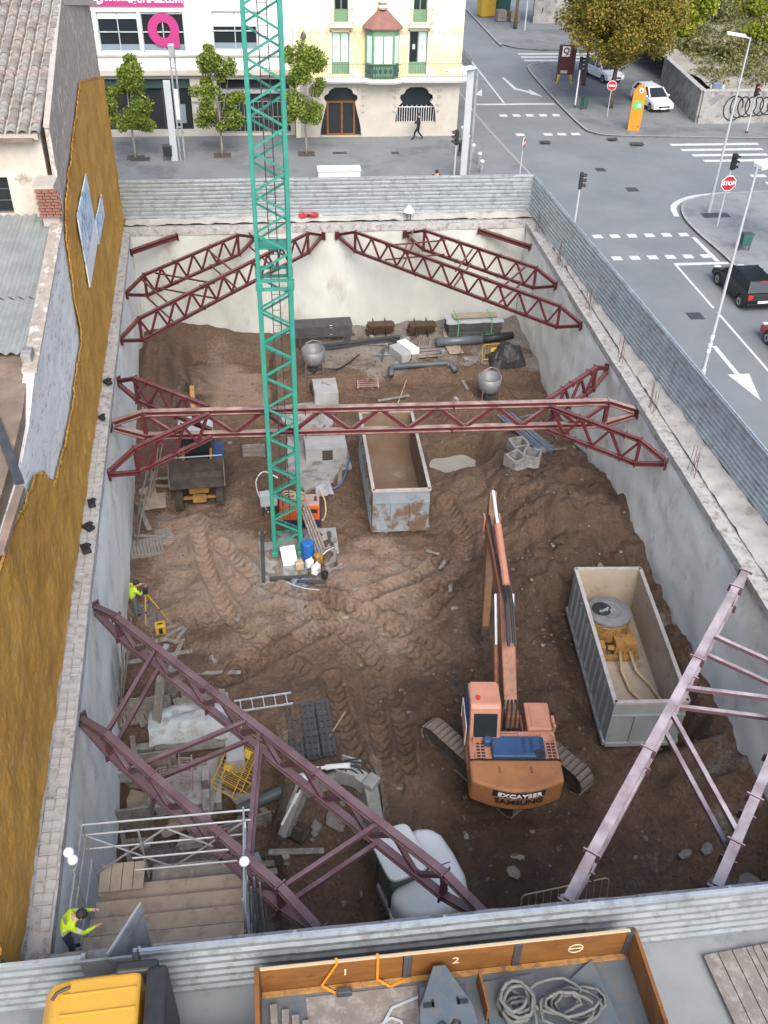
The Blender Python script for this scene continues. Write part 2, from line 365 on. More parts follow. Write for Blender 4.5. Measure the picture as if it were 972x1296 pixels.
def share(o, parent, loc=(0,0,0), rot=(0,0,0), scale=(1,1,1)):    # another piece on the same mesh data
    c = bpy.data.objects.new(o.name.split('.')[0], o.data); col.objects.link(c); c.parent = parent
    c.location = loc; c.rotation_euler = rot; c.scale = scale
    for md in o.modifiers:
        if md.type == 'BEVEL':
            b = c.modifiers.new('bevel','BEVEL'); b.width = md.width; b.segments = md.segments; b.limit_method='ANGLE'
    return c
def text(name, body, size, m, parent, mtx, ext=.004, align='CENTER', bold=0.0, sx=1.0):
    cu = bpy.data.curves.new(name, 'FONT'); cu.body = body; cu.size = size; cu.extrude = ext; cu.align_x = align; cu.align_y = 'CENTER'; cu.offset = bold
    cu.resolution_u = 3
    to = bpy.data.objects.new(name, cu); col.objects.link(to)
    dg = bpy.context.evaluated_depsgraph_get(); me = bpy.data.meshes.new_from_object(to.evaluated_get(dg))
    bpy.data.objects.remove(to); me.materials.clear(); me.materials.append(M[m])
    me.transform(mtx @ Matrix.Diagonal((sx,1,1,1)))
    o = bpy.data.objects.new(name, me); col.objects.link(o); o.parent = parent
    return o
FRONT = Matrix.Rotation(R(90), 4, 'X')         # text that faces -Y
def frame_holes(mb, x0, x1, z0, z1, holes, y, d, axis='y'):
    xs = sorted({x0, x1, *[h[0] for h in holes], *[h[1] for h in holes]}); zs = sorted({z0, z1, *[h[2] for h in holes], *[h[3] for h in holes]})
    T = (lambda a, b, c: (a, b, c)) if axis == 'y' else (lambda a, b, c: (b, a, c))
    for i in range(len(xs)-1):
        for j in range(len(zs)-1):
            cx = (xs[i]+xs[i+1])/2; cz = (zs[j]+zs[j+1])/2
            if any(h[0] < cx < h[1] and h[2] < cz < h[3] for h in holes): continue
            mb.add([T(xs[i],y,zs[j]),T(xs[i+1],y,zs[j]),T(xs[i+1],y,zs[j+1]),T(xs[i],y,zs[j+1])], [(0,1,2,3)])
    for h in holes:
        a, b, c, e = h
        P = [T(a,y,c),T(b,y,c),T(b,y,e),T(a,y,e),T(a,y+d,c),T(b,y+d,c),T(b,y+d,e),T(a,y+d,e)]
        mb.add(P, [(0,1,5,4),(1,2,6,5),(2,3,7,6),(3,0,4,7)])
    return mb
# ================================================================== terrain, roads, pavements
def polysheet(name, pts, z, m, thick=0.0):
    mb = MB()
    if thick: mb.prism(pts, z-thick, z)
    else: mb.add([(p[0],p[1],z) for p in pts], [tuple(range(len(pts)))])
    return struct(mb.build(name, m))
hole = [(-7.55,51.35),(15.1,51.35),(15.1,10.2),(-5.7,10.2)]
big = [(-1500,2500),(1500,2500),(1500,-400),(-1500,-400)]
mb = MB()
for i in range(4):
    j = (i+1) % 4
    mb.add([(*big[i],0),(*big[j],0),(*hole[j],0),(*hole[i],0)], [(0,1,2,3)])
struct(mb.build('ground', 'asphalt'))
def smoothline(pts, n=6):
    out = []
    for i in range(len(pts)-1):
        p0 = Vector((*pts[max(i-1,0)],0)); p1 = Vector((*pts[i],0)); p2 = Vector((*pts[i+1],0)); p3 = Vector((*pts[min(i+2,len(pts)-1)],0))
        for k in range(n):
            t = k/n
            q = .5*((2*p1)+(p2-p0)*t+(2*p0-5*p1+4*p2-p3)*t*t+(3*p1-p0-3*p2+p3)*t**3)
            out.append((q.x,q.y))
    out.append(tuple(pts[-1])); return out
def kerbline(line, wd=.16, z=.135):
    mb = MB(); n = len(line); L = []; Rr = []
    for i, p in enumerate(line):
        a = Vector((*line[max(i-1,0)],0)); b = Vector((*line[min(i+1,n-1)],0)); d = (b-a).normalized(); q = Vector((-d.y,d.x,0))*wd/2
        L.append(Vector((*p,0))+q); Rr.append(Vector((*p,0))-q)
    for i in range(n-1):
        P = [L[i],Rr[i],Rr[i+1],L[i+1]]
        mb.add([(p.x,p.y,0) for p in P]+[(p.x,p.y,z) for p in P], [(4,5,6,7),(0,1,5,4),(2,3,7,6)])
    return struct(mb.build('kerb', 'kerb'))
K1 = smoothline([(17.2,52.2),(17.0,56),(16.7,60),(16.35,64.5),(16.0,70),(15.85,76),(15.7,110)])
polysheet('pavement', [(-60,52.15)]+K1+[(13.7,110),(13.7,67.5),(-60,67.5)], .12, 'paving', .118)
kerbline(K1)
K2 = [(17.25,52.1),(17.45,44),(17.9,8)]
polysheet('pavement', [(15.3,52.1)]+K2+[(17.05,8)], .121, 'paving_light', .117); kerbline(K2)
K3 = smoothline([(24.6,8),(24.35,30),(24.25,44),(24.0,48.5),(24.1,51),(24.8,52.9),(26.4,54.1),(29,54.6),(36,54.9),(70,55.2)])
polysheet('pavement', K3+[(70,8)], .12, 'paving_light', .118); kerbline(K3)
K4 = smoothline([(70,64.2),(40,65.0),(28,65.9),(24.6,66.3),(23.5,67.0),(23.1,68.4),(22.95,75),(23.1,84),(23.6,86.2),(25,86.9),(29,87.2),(70,87.4)])
polysheet('pavement', K4, .12, 'paving', .118); kerbline(K4)
K5 = smoothline([(70,92.4),(30,91.9),(26.5,91.8),(24.0,92.6),(22.9,94.5),(22.6,98),(22.6,150)])
polysheet('pavement', K5+[(70,150)], .12, 'paving', .118); kerbline(K5)
# pavement in front of the plot, where the lorry stands
polysheet('pavement', [(-40,-2),(17.0,-2),(17.0,9.9),(-40,9.9)], .012, 'paving_light')

def mark(pts, z=.006): return polysheet('road_marking', pts, z, 'roadpaint')
def markbox(x0,x1,y0,y1): return mark([(x0,y0),(x1,y0),(x1,y1),(x0,y1)])
# near zebra, two rows of squares
for k in range(6):
    markbox(17.95+k*.99, 18.47+k*.99, 48.35, 48.85); markbox(18.1+k*.98, 18.62+k*.98, 45.4, 45.9)
markbox(21.15,24.15,44.55,44.85); markbox(21.15,21.28,39.6,44.55); markbox(21.16,21.29,8,39.2)
mark([(19.62,35.9),(19.84,35.9),(19.86,33.4),(20.28,33.4),(19.82,31.2),(19.3,33.4),(19.64,33.4)])
# refuge edge line
mark([(23.45,48.2),(23.68,48.2),(23.75,44.9),(23.5,44.9)]); mark(smoothline([(23.6,51.3),(24.1,53.1),(25.8,54.5),(28.6,55.1)])+smoothline([(28.6,54.85),(26,54.25),(24.4,52.9),(23.9,51.2)]))
# zebra on the side street
for k in range(4): markbox(28.2+k*.35, 34.6-k*.2, 64.1-k*1.15, 64.55-k*1.15)
markbox(31.2,32.2,57.6,58.1); markbox(31.6,32.5,56.2,56.7)
# upper street: give-way squares, stop line, lane line, arrows
for k in range(5): markbox(17.75+k*1.0, 18.3+k*1.0, 71.3, 71.9)
for k in (0,2,3,4): markbox(17.9+k*1.0, 18.5+k*1.0, 66.7, 67.25)
markbox(16.6,22.7,74.4,74.75); markbox(18.75,18.88,74.9,110)
mark([(20.3,82.5),(20.5,82.5),(20.75,79.2),(21.6,78.2),(21.7,78.9),(22.3,76.6),(21.5,77.3),(21.5,77.7),(20.5,78.8)])
mark([(17.0,77.4),(17.9,78.9),(17.5,76.9)])
for k in range(3): markbox(23.6, 31.0, 88.0+k*1.2, 88.5+k*1.2)

# ================================================================== the pit floor
X0, X1, Y0, Y1, RES = -7.7, 15.3, 9.9, 51.5, .07
def vnoise(x, y, s, seed):
    r = np.random.default_rng(seed); N = 256; T = r.random((N, N)); x = x/s+37.3; y = y/s+11.7
    xi = np.floor(x).astype(int); yi = np.floor(y).astype(int); fx = x-xi; fy = y-yi
    fx = fx*fx*(3-2*fx); fy = fy*fy*(3-2*fy)
    a = T[xi%N, yi%N]; b = T[(xi+1)%N, yi%N]; c = T[xi%N, (yi+1)%N]; d = T[(xi+1)%N, (yi+1)%N]
    return (a*(1-fx)+b*fx)*(1-fy)+(c*(1-fx)+d*fx)*fy-.5
def g2(x, y, cx, cy, sx, sy): return np.exp(-((x-cx)/sx)**2-((y-cy)/sy)**2)
def sstep(v, a, b):
    t = np.clip((v-a)/(b-a), 0, 1); return t*t*(3-2*t)
def wallx(y): return -7.22+(51-y)*.04566
TR = []
for line in ([(355,765),(430,795),(475,840),(505,905),(515,975)], [(395,755),(470,785),(525,830),(565,885)], [(285,865),(380,812),(470,775),(570,740)],
             [(300,845),(370,790),(450,765),(560,715)], [(280,690),(330,735),(420,765),(520,800),(590,850)], [(565,640),(590,700),(560,760),(500,800)],
             [(250,660),(262,720),(300,790),(380,850)], [(545,700),(600,760),(605,830)], [(420,860),(440,930),(470,985)], [(470,860),(480,930),(500,1000)]):
    TR.append([tuple(at(u, v, -6.5))[:2] for u, v in line])
TR = [smoothline(t, 4) for t in TR]
def height(x, y, fine=True):
    x = np.asarray(x, float); y = np.asarray(y, float)
    h = np.full(x.shape, -6.5)
    n1 = vnoise(x,y,4.0,1); n2 = vnoise(x,y,1.5,2); n3 = vnoise(x,y,.55,3); n4 = vnoise(x,y,.25,4)
    # spoil heap against the right wall
    md = 2.1*g2(x,y,13.6,31.2,3.6,4.6)+1.0*g2(x,y,11.0,35.2,2.2,2.6)+.8*g2(x,y,11.0,28.5,2.3,3.2)+1.3*g2(x,y,15,23.0,1.6,6)+.6*g2(x,y,15,16,2.2,4)
    h = h+md*(1+.35*n2)
    # bank and spoil in the far left corner, against left wall
    h = h+2.0*g2(x,y,-6.2,45.8,1.5,3.2)*(1+.4*n2)+.7*g2(x,y,-4.5,50.8,3.0,1.2)+.7*g2(x,y,-6.3,40,1.0,3)
    fl = sstep(x+.5*n2,-4.9,-4.3)*(1-sstep(x,-.2,.3))*sstep(y+.5*n2,42.2,42.9)*(1-sstep(y+.5*n2,48.9,49.7))
    h = h-.75*fl-.4*g2(x,y,-5.15,45,.22,3.0)-.35*g2(x,y,-6.1,45,.2,3.0)+.35*g2(x,y,-3.9,47.3,.9,.9)+.3*g2(x,y,-2.2,41.6,2.6,.5)
    # shelf of lean concrete along the far wall and the bank down from it
    sh = sstep(y+.5*n1*2, 44.4, 45.4)*sstep(x, 1.0, 2.2)
    h = h+.55*sh
    h = h+.35*g2(x,y,8.2,43.0,4.5,1.6)*(1+n2)-.55*g2(x,y,8.4,42.0,.7,1.7)-.5*g2(x,y,4.5,42.3,1.3,1.2)
    # flooded hollow
    hl = np.sqrt(((x-8.9)/1.75)**2+((y-37.2)/1.6)**2); h = h-1.15*(1-sstep(hl,.62,1.12))
    # spoil round the hollow
    h = h+.4*g2(x,y,10.9,38.3,1.4,1.5)+.3*g2(x,y,7.6,34.6,1.6,1.2)
    # footing trenches in the near left corner
    tr = sstep(x,-6.2,-5.4)*(1-sstep(x+.25*n2,-.9,-.3))*sstep(y,11.2,11.8)*(1-sstep(y+.4*n2,21.5,22.1))
    h = h-.9*tr-1.3*g2(x,y,-3.0,18.9,1.7,.7)-1.1*g2(x,y,-4.6,15.9,.8,1.1)-.8*g2(x,y,-1.6,16.6,.7,1.2)
    h = h-.5*sstep(y,8,11)*(1-sstep(y,12.5,15))*sstep(x,1,3)*(1-sstep(x,9,11))
    # scrapes under the machines
    h = h-.35*g2(x,y,.6,18.0,1.2,1.6)+.25*g2(x,y,1.4,19.2,1.0,.8)
    for cx_,cy_,wx_,wy_ in ((12.2,22.9,2.1,4.0),(5.25,35.1,1.8,3.7),(7.3,19.5,2.6,2.6),(3.2,15.2,2.0,2.2),(-3.6,36.8,1.6,2.6)):
        k_ = (1-sstep(np.abs(x-cx_),wx_-.6,wx_))*(1-sstep(np.abs(y-cy_),wy_-.6,wy_)); h = h*(1-k_)+np.minimum(h,-6.62)*k_
    h = h+.30*n1+.26*n2+.17*n3*(1+.6*sstep(x,7,11))
    h = h+(.12*n3+.10*n4)*np.clip(md,0,1.2)
    if fine:
        h = h+.09*n4
        for t in TR:
            best = np.full(x.shape, 9.); bs = np.zeros(x.shape); acc = 0.; bd = np.zeros(x.shape)
            for (ax,ay),(bx_,by_) in zip(t[:-1], t[1:]):
                dx, dy = bx_-ax, by_-ay; L = math.hypot(dx,dy)
                if L < 1e-6: continue
                s = np.clip(((x-ax)*dx+(y-ay)*dy)/L**2, 0, 1); px = x-(ax+s*dx); py = y-(ay+s*dy)
                d = np.hypot(px,py); k = d < best; best = np.where(k,d,best); bs = np.where(k,acc+s*L,bs); bd = np.where(k,(px*dy-py*dx)/L,bd); acc += L
            mk = np.clip(1-best/.34,0,1)**.5*(best < .34)
            lug = np.sin(2*math.pi*(bs/.36+np.abs(bd)*1.5))
            ridge = np.exp(-((best-.44)/.11)**2)
            wob = np.clip(.75+1.4*vnoise(x,y,1.1,9),.15,1.2)
            h = h+wob*(-.16*mk+.11*mk*lug+.11*ridge)
    return h
def gz(x, y): return float(height(np.array([x]), np.array([y]), False)[0])
def ground_at(u, v):
    z = -6.5
    for _ in range(8):
        p = at(u, v, z); z = gz(p.x, p.y)
    return at(u, v, z)
nx = int((X1-X0)/RES)+1; ny = int((Y1-Y0)/RES)+1
gx, gy = np.meshgrid(np.linspace(X0,X1,nx), np.linspace(Y0,Y1,ny)); xs = gx.ravel(); ys = gy.ravel()
hz = height(xs, ys)
V = np.stack([xs, ys, hz], 1); idx = np.arange(nx*ny).reshape(ny, nx)
F = np.stack([idx[:-1,:-1].ravel(), idx[:-1,1:].ravel(), idx[1:,1:].ravel(), idx[1:,:-1].ravel()], 1)
me = bpy.data.meshes.new('pit_floor'); me.vertices.add(len(V)); me.vertices.foreach_set('co', V.ravel().astype('f'))
me.loops.add(F.size); me.loops.foreach_set('vertex_index', F.ravel().astype('i'))
me.polygons.add(len(F)); me.polygons.foreach_set('loop_start', (np.arange(len(F))*4).astype('i')); me.polygons.foreach_set('loop_total', np.full(len(F),4,'i'))
me.polygons.foreach_set('use_smooth', np.ones(len(F), bool)); me.update(); me.validate()
# kinds of soil: r = dry pale clay, g = grey cement slurry, b = wet dark earth
nA = vnoise(xs,ys,2.2,21); nB = vnoise(xs,ys,.8,22); nC = vnoise(xs,ys,6,23)
pale = 1.05*g2(xs,ys,-2.6,29.0,3.4,4.0)+.95*g2(xs,ys,3.2,29.4,3.2,2.4)+1.5*g2(xs,ys,-2.2,45.8,2.4,3.0)+.5*g2(xs,ys,5,24.5,3,2)+.55*g2(xs,ys,-3.8,32.5,2.5,3)+.35*g2(xs,ys,10.5,30.5,3,3)+.4*g2(xs,ys,6,41,4,1.2)
pale = np.clip(pale+.9*nA+.6*nB-.05, 0, 1)
grey = .95*sstep(ys+nA*1.5,44.6,45.6)*sstep(xs,1.0,2.4)+.8*g2(xs,ys,8.9,36.9,1.6,1.0)+.8*g2(xs,ys,.8,29.2,2.2,2.6)+.75*g2(xs,ys,-4.3,24.0,1.4,2.6)+.8*g2(xs,ys,-2.5,16,3.6,4.2)+.75*g2(xs,ys,2.6,18.9,.55,2.2)+.5*g2(xs,ys,11.5,13.5,4,2.6)+.85*g2(xs,ys,14.6,24.6,.9,1.1)+.6*g2(xs,ys,-5.5,30,.8,8)+.5*g2(xs,ys,14,17,1.4,2.5)
grey = np.clip(grey+.8*nB+.5*nA-.12, 0, 1)
wet = 1.1*g2(xs,ys,10.5,22.5,4.5,5)+.9*g2(xs,ys,6,16.5,4,4.5)+.8*g2(xs,ys,13,31,3.6,5)+.7*g2(xs,ys,5.5,21.5,3.5,1.6)+.6*g2(xs,ys,-4.5,46,1.8,4)+.5*g2(xs,ys,8.5,42.3,3,1)+.55*g2(xs,ys,8.5,26.5,2.5,3.5)+.55*g2(xs,ys,2.5,23.2,3.5,1.2)
wet = np.clip(wet+.6*nA+.5*nB, 0, 1)
ca = me.color_attributes.new('soil', 'FLOAT_COLOR', 'POINT')
ca.data.foreach_set('color', np.stack([pale,grey,wet,np.ones_like(pale)],1).ravel().astype('f'))
m = bpy.data.materials.new('soil'); m.use_nodes = True; t = m.node_tree; N = t.nodes; L = t.links; b = N['Principled BSDF']; M['soil'] = m
at_ = N.new('ShaderNodeVertexColor'); at_.layer_name = 'soil'; sp = N.new('ShaderNodeSeparateColor'); L.new(at_.outputs[0], sp.inputs[0])
tc = N.new('ShaderNodeTexCoord')
def nz(scale, det=8, ro=.65):
    n = N.new('ShaderNodeTexNoise'); n.inputs['Scale'].default_value = scale; n.inputs['Detail'].default_value = det; n.inputs['Roughness'].default_value = ro
    L.new(tc.outputs['Object'], n.inputs[0]); return n
def mixc(fac, a, b_):
    x = N.new('ShaderNodeMix'); x.data_type = 'RGBA'
    L.new(fac, x.inputs[0])
    for s_, v in ((6,a),(7,b_)):
        if isinstance(v, tuple): x.inputs[s_].default_value = (*v,1)
        else: L.new(v, x.inputs[s_])
    return x.outputs[2]
def rmp(sock, a, b_, c=0., d=1.):
    r = N.new('ShaderNodeMapRange'); r.inputs[1].default_value = a; r.inputs[2].default_value = b_; r.inputs[3].default_value = c; r.inputs[4].default_value = d
    L.new(sock, r.inputs[0]); return r.outputs[0]
def mul(a, b_, op='MULTIPLY'):
    x = N.new('ShaderNodeMath'); x.operation = op; L.new(a, x.inputs[0])
    if isinstance(b_, float): x.inputs[1].default_value = b_
    else: L.new(b_, x.inputs[1])
    return x.outputs[0]
nA_ = nz(1.3); nB_ = nz(7.); nC_ = nz(26., 6, .7)
base = mixc(rmp(nA_.outputs[0],.38,.62), (.100,.066,.043), (.136,.091,.061))
base = mixc(rmp(nB_.outputs[0],.40,.68), base, (.168,.113,.078))
pm = rmp(mul(sp.outputs[0], mul(nB_.outputs[0], 1.7)), .30, .75)
base = mixc(pm, base, (.27,.195,.145))
wm = rmp(mul(sp.outputs[2], mul(nA_.outputs[0], 1.8)), .3, .9)
base = mixc(wm, base, (.068,.045,.030))
gm = rmp(mul(sp.outputs[1], mul(nB_.outputs[0], 1.9)), .42, .80)
base = mixc(gm, base, (.225,.205,.178))
base = mixc(rmp(nC_.outputs[0], .60,.70,0.,.55), base, (.20,.155,.118))
base = mixc(rmp(nC_.outputs[0], .40,.30,0.,.5), base, (.034,.023,.016))
L.new(base, b.inputs['Base Color'])
L.new(rmp(sp.outputs[2], 0.,1.,.92,.78), b.inputs['Roughness']); b.inputs['Specular IOR Level'].default_value = .25
vo = N.new('ShaderNodeTexVoronoi'); vo.inputs['Scale'].default_value = 7.0; vo.feature = 'F1'; vd = N.new('ShaderNodeVectorMath'); vd.operation = 'ADD'; L.new(tc.outputs['Object'], vd.inputs[0])
vs_ = N.new('ShaderNodeVectorMath'); vs_.operation = 'SCALE'; vs_.inputs['Scale'].default_value = .35; L.new(nB_.outputs['Color'], vs_.inputs[0]); L.new(vs_.outputs[0], vd.inputs[1]); L.new(vd.outputs[0], vo.inputs['Vector'])
bp0 = N.new('ShaderNodeBump'); bp0.inputs['Strength'].default_value = .38; bp0.inputs['Distance'].default_value = -.08; L.new(vo.outputs['Distance'], bp0.inputs['Height'])
bp = N.new('ShaderNodeBump'); L.new(bp0.outputs[0], bp.inputs['Normal']); bp.inputs['Strength'].default_value = 1.0; bp.inputs['Distance'].default_value = .09
bp2 = N.new('ShaderNodeBump'); bp2.inputs['Strength'].default_value = 1.0; bp2.inputs['Distance'].default_value = .045
L.new(nB_.outputs[0], bp.inputs['Height']); L.new(nC_.outputs[0], bp2.inputs['Height']); L.new(bp.outputs[0], bp2.inputs['Normal']); L.new(bp2.outputs[0], b.inputs['Normal'])
me.materials.append(m)
pf = bpy.data.objects.new('pit_floor', me); col.objects.link(pf); struct(pf)
# slurry pool in the hollow
mb = MB(); pts = []
for k in range(28):
    a = 2*math.pi*k/28; rr = 1.0+.12*math.sin(3*a)+.08*math.sin(5*a+1)
    pts.append((8.9+1.55*rr*math.cos(a), 37.1+1.4*rr*math.sin(a)))
mb.add([(p[0],p[1],-7.05) for p in pts], [tuple(range(28))]); struct(mb.build('slurry_pool', 'water'))
# clods and stones, uncountable
def scatter(name, pts, sizes, m):
    t = (1+5**.5)/2
    iv = np.array([(-1,t,0),(1,t,0),(-1,-t,0),(1,-t,0),(0,-1,t),(0,1,t),(0,-1,-t),(0,1,-t),(t,0,-1),(t,0,1),(-t,0,-1),(-t,0,1)])/1.9
    fc = np.array([(0,11,5),(0,5,1),(0,1,7),(0,7,10),(0,10,11),(1,5,9),(5,11,4),(11,10,2),(10,7,6),(7,1,8),(3,9,4),(3,4,2),(3,2,6),(3,6,8),(3,8,9),(4,9,5),(2,4,11),(6,2,10),(8,6,7),(9,8,1)])
    n = len(pts); ja = rng.uniform(.6,1.35,(n,12,1)); sc = rng.uniform(.6,1.3,(n,1,3))*np.array([1,1,.75])
    vv = iv[None]*ja*sc*np.asarray(sizes)[:,None,None]+np.asarray(pts)[:,None,:]
    ff = (fc[None]+np.arange(n)[:,None,None]*12).reshape(-1,3)
    me = bpy.data.meshes.new(name); me.from_pydata(vv.reshape(-1,3).tolist(), [], ff.tolist()); me.materials.append(M[m])
    o = bpy.data.objects.new(name, me); col.objects.link(o); o['kind'] = 'stuff'; return o
def clodpts(n, fx, fy, lo, hi, dens=None):
    x = fx(n); y = fy(n)
    if dens is not None:
        k = rng.random(n) < dens(x,y); x = x[k]; y = y[k]
    s = lo+(hi-lo)*rng.random(len(x))**4
    return np.stack([x,y,height(x,y)+s*.25],1), s
P_, s_ = clodpts(9000, lambda n: rng.uniform(-6,14.7,n), lambda n: rng.uniform(11,50,n), .02,.09, lambda x,y: .25+.75*np.clip(g2(x,y,12,31,4.5,7)+g2(x,y,6,22,6,5)+g2(x,y,10,14,5,4),0,1))
scatter('clods', P_, s_, 'clod')
P_, s_ = clodpts(1500, lambda n: rng.uniform(-6,14.6,n), lambda n: rng.uniform(11,47,n), .02,.14, lambda x,y: .12+.8*np.clip(g2(x,y,11.5,14,3.5,3.2)+g2(x,y,-2,13.5,4.5,3.2)+.6*g2(x,y,10,36,2.5,2.5)+.7*g2(x,y,1.2,17.5,2,2)+.5*g2(x,y,13.3,27,1.5,4),0,1))
scatter('rubble', P_, s_, 'rubble')
for k,(u,v,s) in enumerate([(905,1118,.42),(895,1075,.3),(950,1120,.5),(868,1082,.28),(845,930,.22),(930,1040,.25),(425,1040,.45),(455,1052,.3),(400,1050,.35),(650,1105,.3)]):
    p = ground_at(u, v)
    mb = MB(); mb.ball((0,0,s*.12), s*.72, 7, (1.2,.9,.6), .3, 5); tag(put(mb.build('rubble_stone','rubble'), p, random.random()*6), 'grey chunk of broken concrete lying on the pit floor','rubble','broken concrete chunks')
# ================================================================== retaining walls of the pit
def rough_face(mb, fn, nu, nv, amp, sc, nrm, seed):
    nrm = Vector(nrm)
    def f(u, v):
        p = Vector(fn(u, v)); return p + nrm*(amp*mnoise.fractal(p*sc+Vector((seed,0,0)), 1.0, 2.0, 4))
    return mb.grid(f, nu, nv)
def retaining(name, label, A, B, inward, thick, m, seed, capw, amp=.05):
    A = Vector((*A,0)); B = Vector((*B,0)); d = (B-A).normalized(); n = Vector(inward).normalized(); t = thing(name, label, 'wall', A)
    mb = MB(); rough_face(mb, lambda u, v: A+(B-A)*u+Vector((0,0,-8.2+(8.0)*v)), 90, 30, amp, .8, n, seed)
    a, b = A-n*thick, B-n*thick; i1, i2 = A-n*.12, B-n*.12
    mb.add([(*a.xy,-8.2),(*b.xy,-8.2),(*b.xy,-.21),(*a.xy,-.21),(*i1.xy,-8.2),(*i2.xy,-8.2),(*i2.xy,-.21),(*i1.xy,-.21)], MB.BF)
    mb.build('wall_face', m, t, smooth=True, off=A, fix=False)
    mb = MB(); rough = 40; P = []; F = []
    for k in range(rough+1):
        c = A+(B-A)*(k/rough)
        for s_, z in ((.05,-.30),(.05,.02),(-capw,.025),(-capw,-.30)):
            q = c+n*(s_+random.uniform(-.012,.012)); P.append((q.x,q.y,z+random.uniform(-.012,.012)))
    for k in range(rough):
        for e in range(4): F.append((k*4+e,k*4+(e+1)%4,(k+1)*4+(e+1)%4,(k+1)*4+e))
    F += [(3,2,1,0), tuple(rough*4+e for e in range(4))]
    mb.add(P, F); mb.build('capping_beam', 'capstone', t, off=A)
    return t
WF = retaining('retaining_wall', 'pale stained concrete retaining wall under the fence facing the two buildings', (-7.22,50.9), (14.75,50.9), (0,-1,0), .5, 'concrete_far', 3, .5)
WR = retaining('retaining_wall', 'long whitish concrete retaining wall along the road side of the pit', (14.75,51.4), (14.75,10.2), (-1,0,0), .45, 'concrete', 9, .55, .09)
nl = Vector((40.3,1.84,0)).normalized()
WL = retaining('retaining_wall', 'bluish white concrete retaining wall below the yellow foam wall', (-5.36,10.2), (-7.24,51.4), (nl.x,nl.y,0), .5, 'concrete', 17, .62, .05)
WN = retaining('retaining_wall', 'concrete retaining wall behind the pavement fence with the lorry', (14.75,10.7), (-5.38,10.7), (0,1,0), .5, 'concrete_grey', 23, .5)
# course of hollow blocks on the left capping beam
blk = None
for k in range(62):
    y = 11.4+k*.31
    for r_ in range(2):
        x = wallx(y)-.12-r_*.235; o = None
        if blk is not None and random.random() < .22: continue
        if blk is None:
            mb = MB(); mb.box((0,0,.02), (.222,.296,.04)); blk = mb.build('block', 'capstone', WL, bevel=.01, seg=1); o = blk
            o.location = (x+5.36, y-10.2, .03)
        else: o = share(blk, WL, (x+5.36+random.uniform(-.012,.012), y-10.2, .012+random.uniform(0,.02)), (random.uniform(-.03,.03),random.uniform(-.03,.03),R(2.6)+random.uniform(-.03,.03)))
# starter bars sticking out of the right capping beam
for y in (49.2,44.6,39.6,34.6,30.6,26.2):
    mb = MB()
    for k in range(5):
        x = 15.0+random.uniform(-.05,.15); yy = y+k*.13+random.uniform(-.05,.05); mb.tube((x,yy,-.05),(x+random.uniform(-.06,.06),yy+random.uniform(-.06,.06),1.15+random.uniform(-.15,.15)),.012,5)
    for z in (.35,.7): mb.tube((14.95,y-.05,z),(15.15,y+.6,z),.008,5)
    mb.build('starter_bar', 'rebar', WR, off=(14.75,51.4,0))
# strips of broken old footing between beam and fence
mb = MB()
def strip(mb, fn, nu, nv, seed):
    mb.grid(lambda u, v: (lambda p: (p[0],p[1],p[2]+.10*mnoise.fractal(Vector(p)*1.7+Vector((seed,0,0)),1,2,4)))(fn(u,v)), nu, nv)
strip(mb, lambda u, v: (15.25+v*(.05+1.55*(1-(1-u))*1.0)*1.0, 52-u*41.5, .10+.06*v), 200, 8, 1)
o = mb.build('old_footing', 'oldstrip', None, smooth=True); struct(o)
mb = MB(); strip(mb, lambda u, v: (-7.5+u*22.7, 51.35+v*.75, .12+.10*v), 130, 6, 5); struct(mb.build('old_footing', 'oldstrip', None, smooth=True))
mb = MB(); strip(mb, lambda u, v: (wallx(51.4-u*41)-.45-v*.75, 51.4-u*41, .10+.12*v), 160, 6, 8); struct(mb.build('old_footing', 'concrete_grey', None, smooth=True))
for x,y,s_ in ((-6.62,34.5,.3),(-6.55,31.8,.22),(-6.3,26.4,.3),(-6.25,25.1,.3),(-6.2,24.0,.34)):
    mb = MB(); mb.box((0,0,.06),(s_*.8,s_*1.3,.12),random.random()); mb.box((.05,.1,.13),(s_*.5,s_*.6,.06),1.0); tag(put(mb.build('scrap_block','blackplastic',bevel=.02), (x,y,.1)), 'small black scrap lying on the left capping beam', 'scrap', 'scraps on the left capping beam')

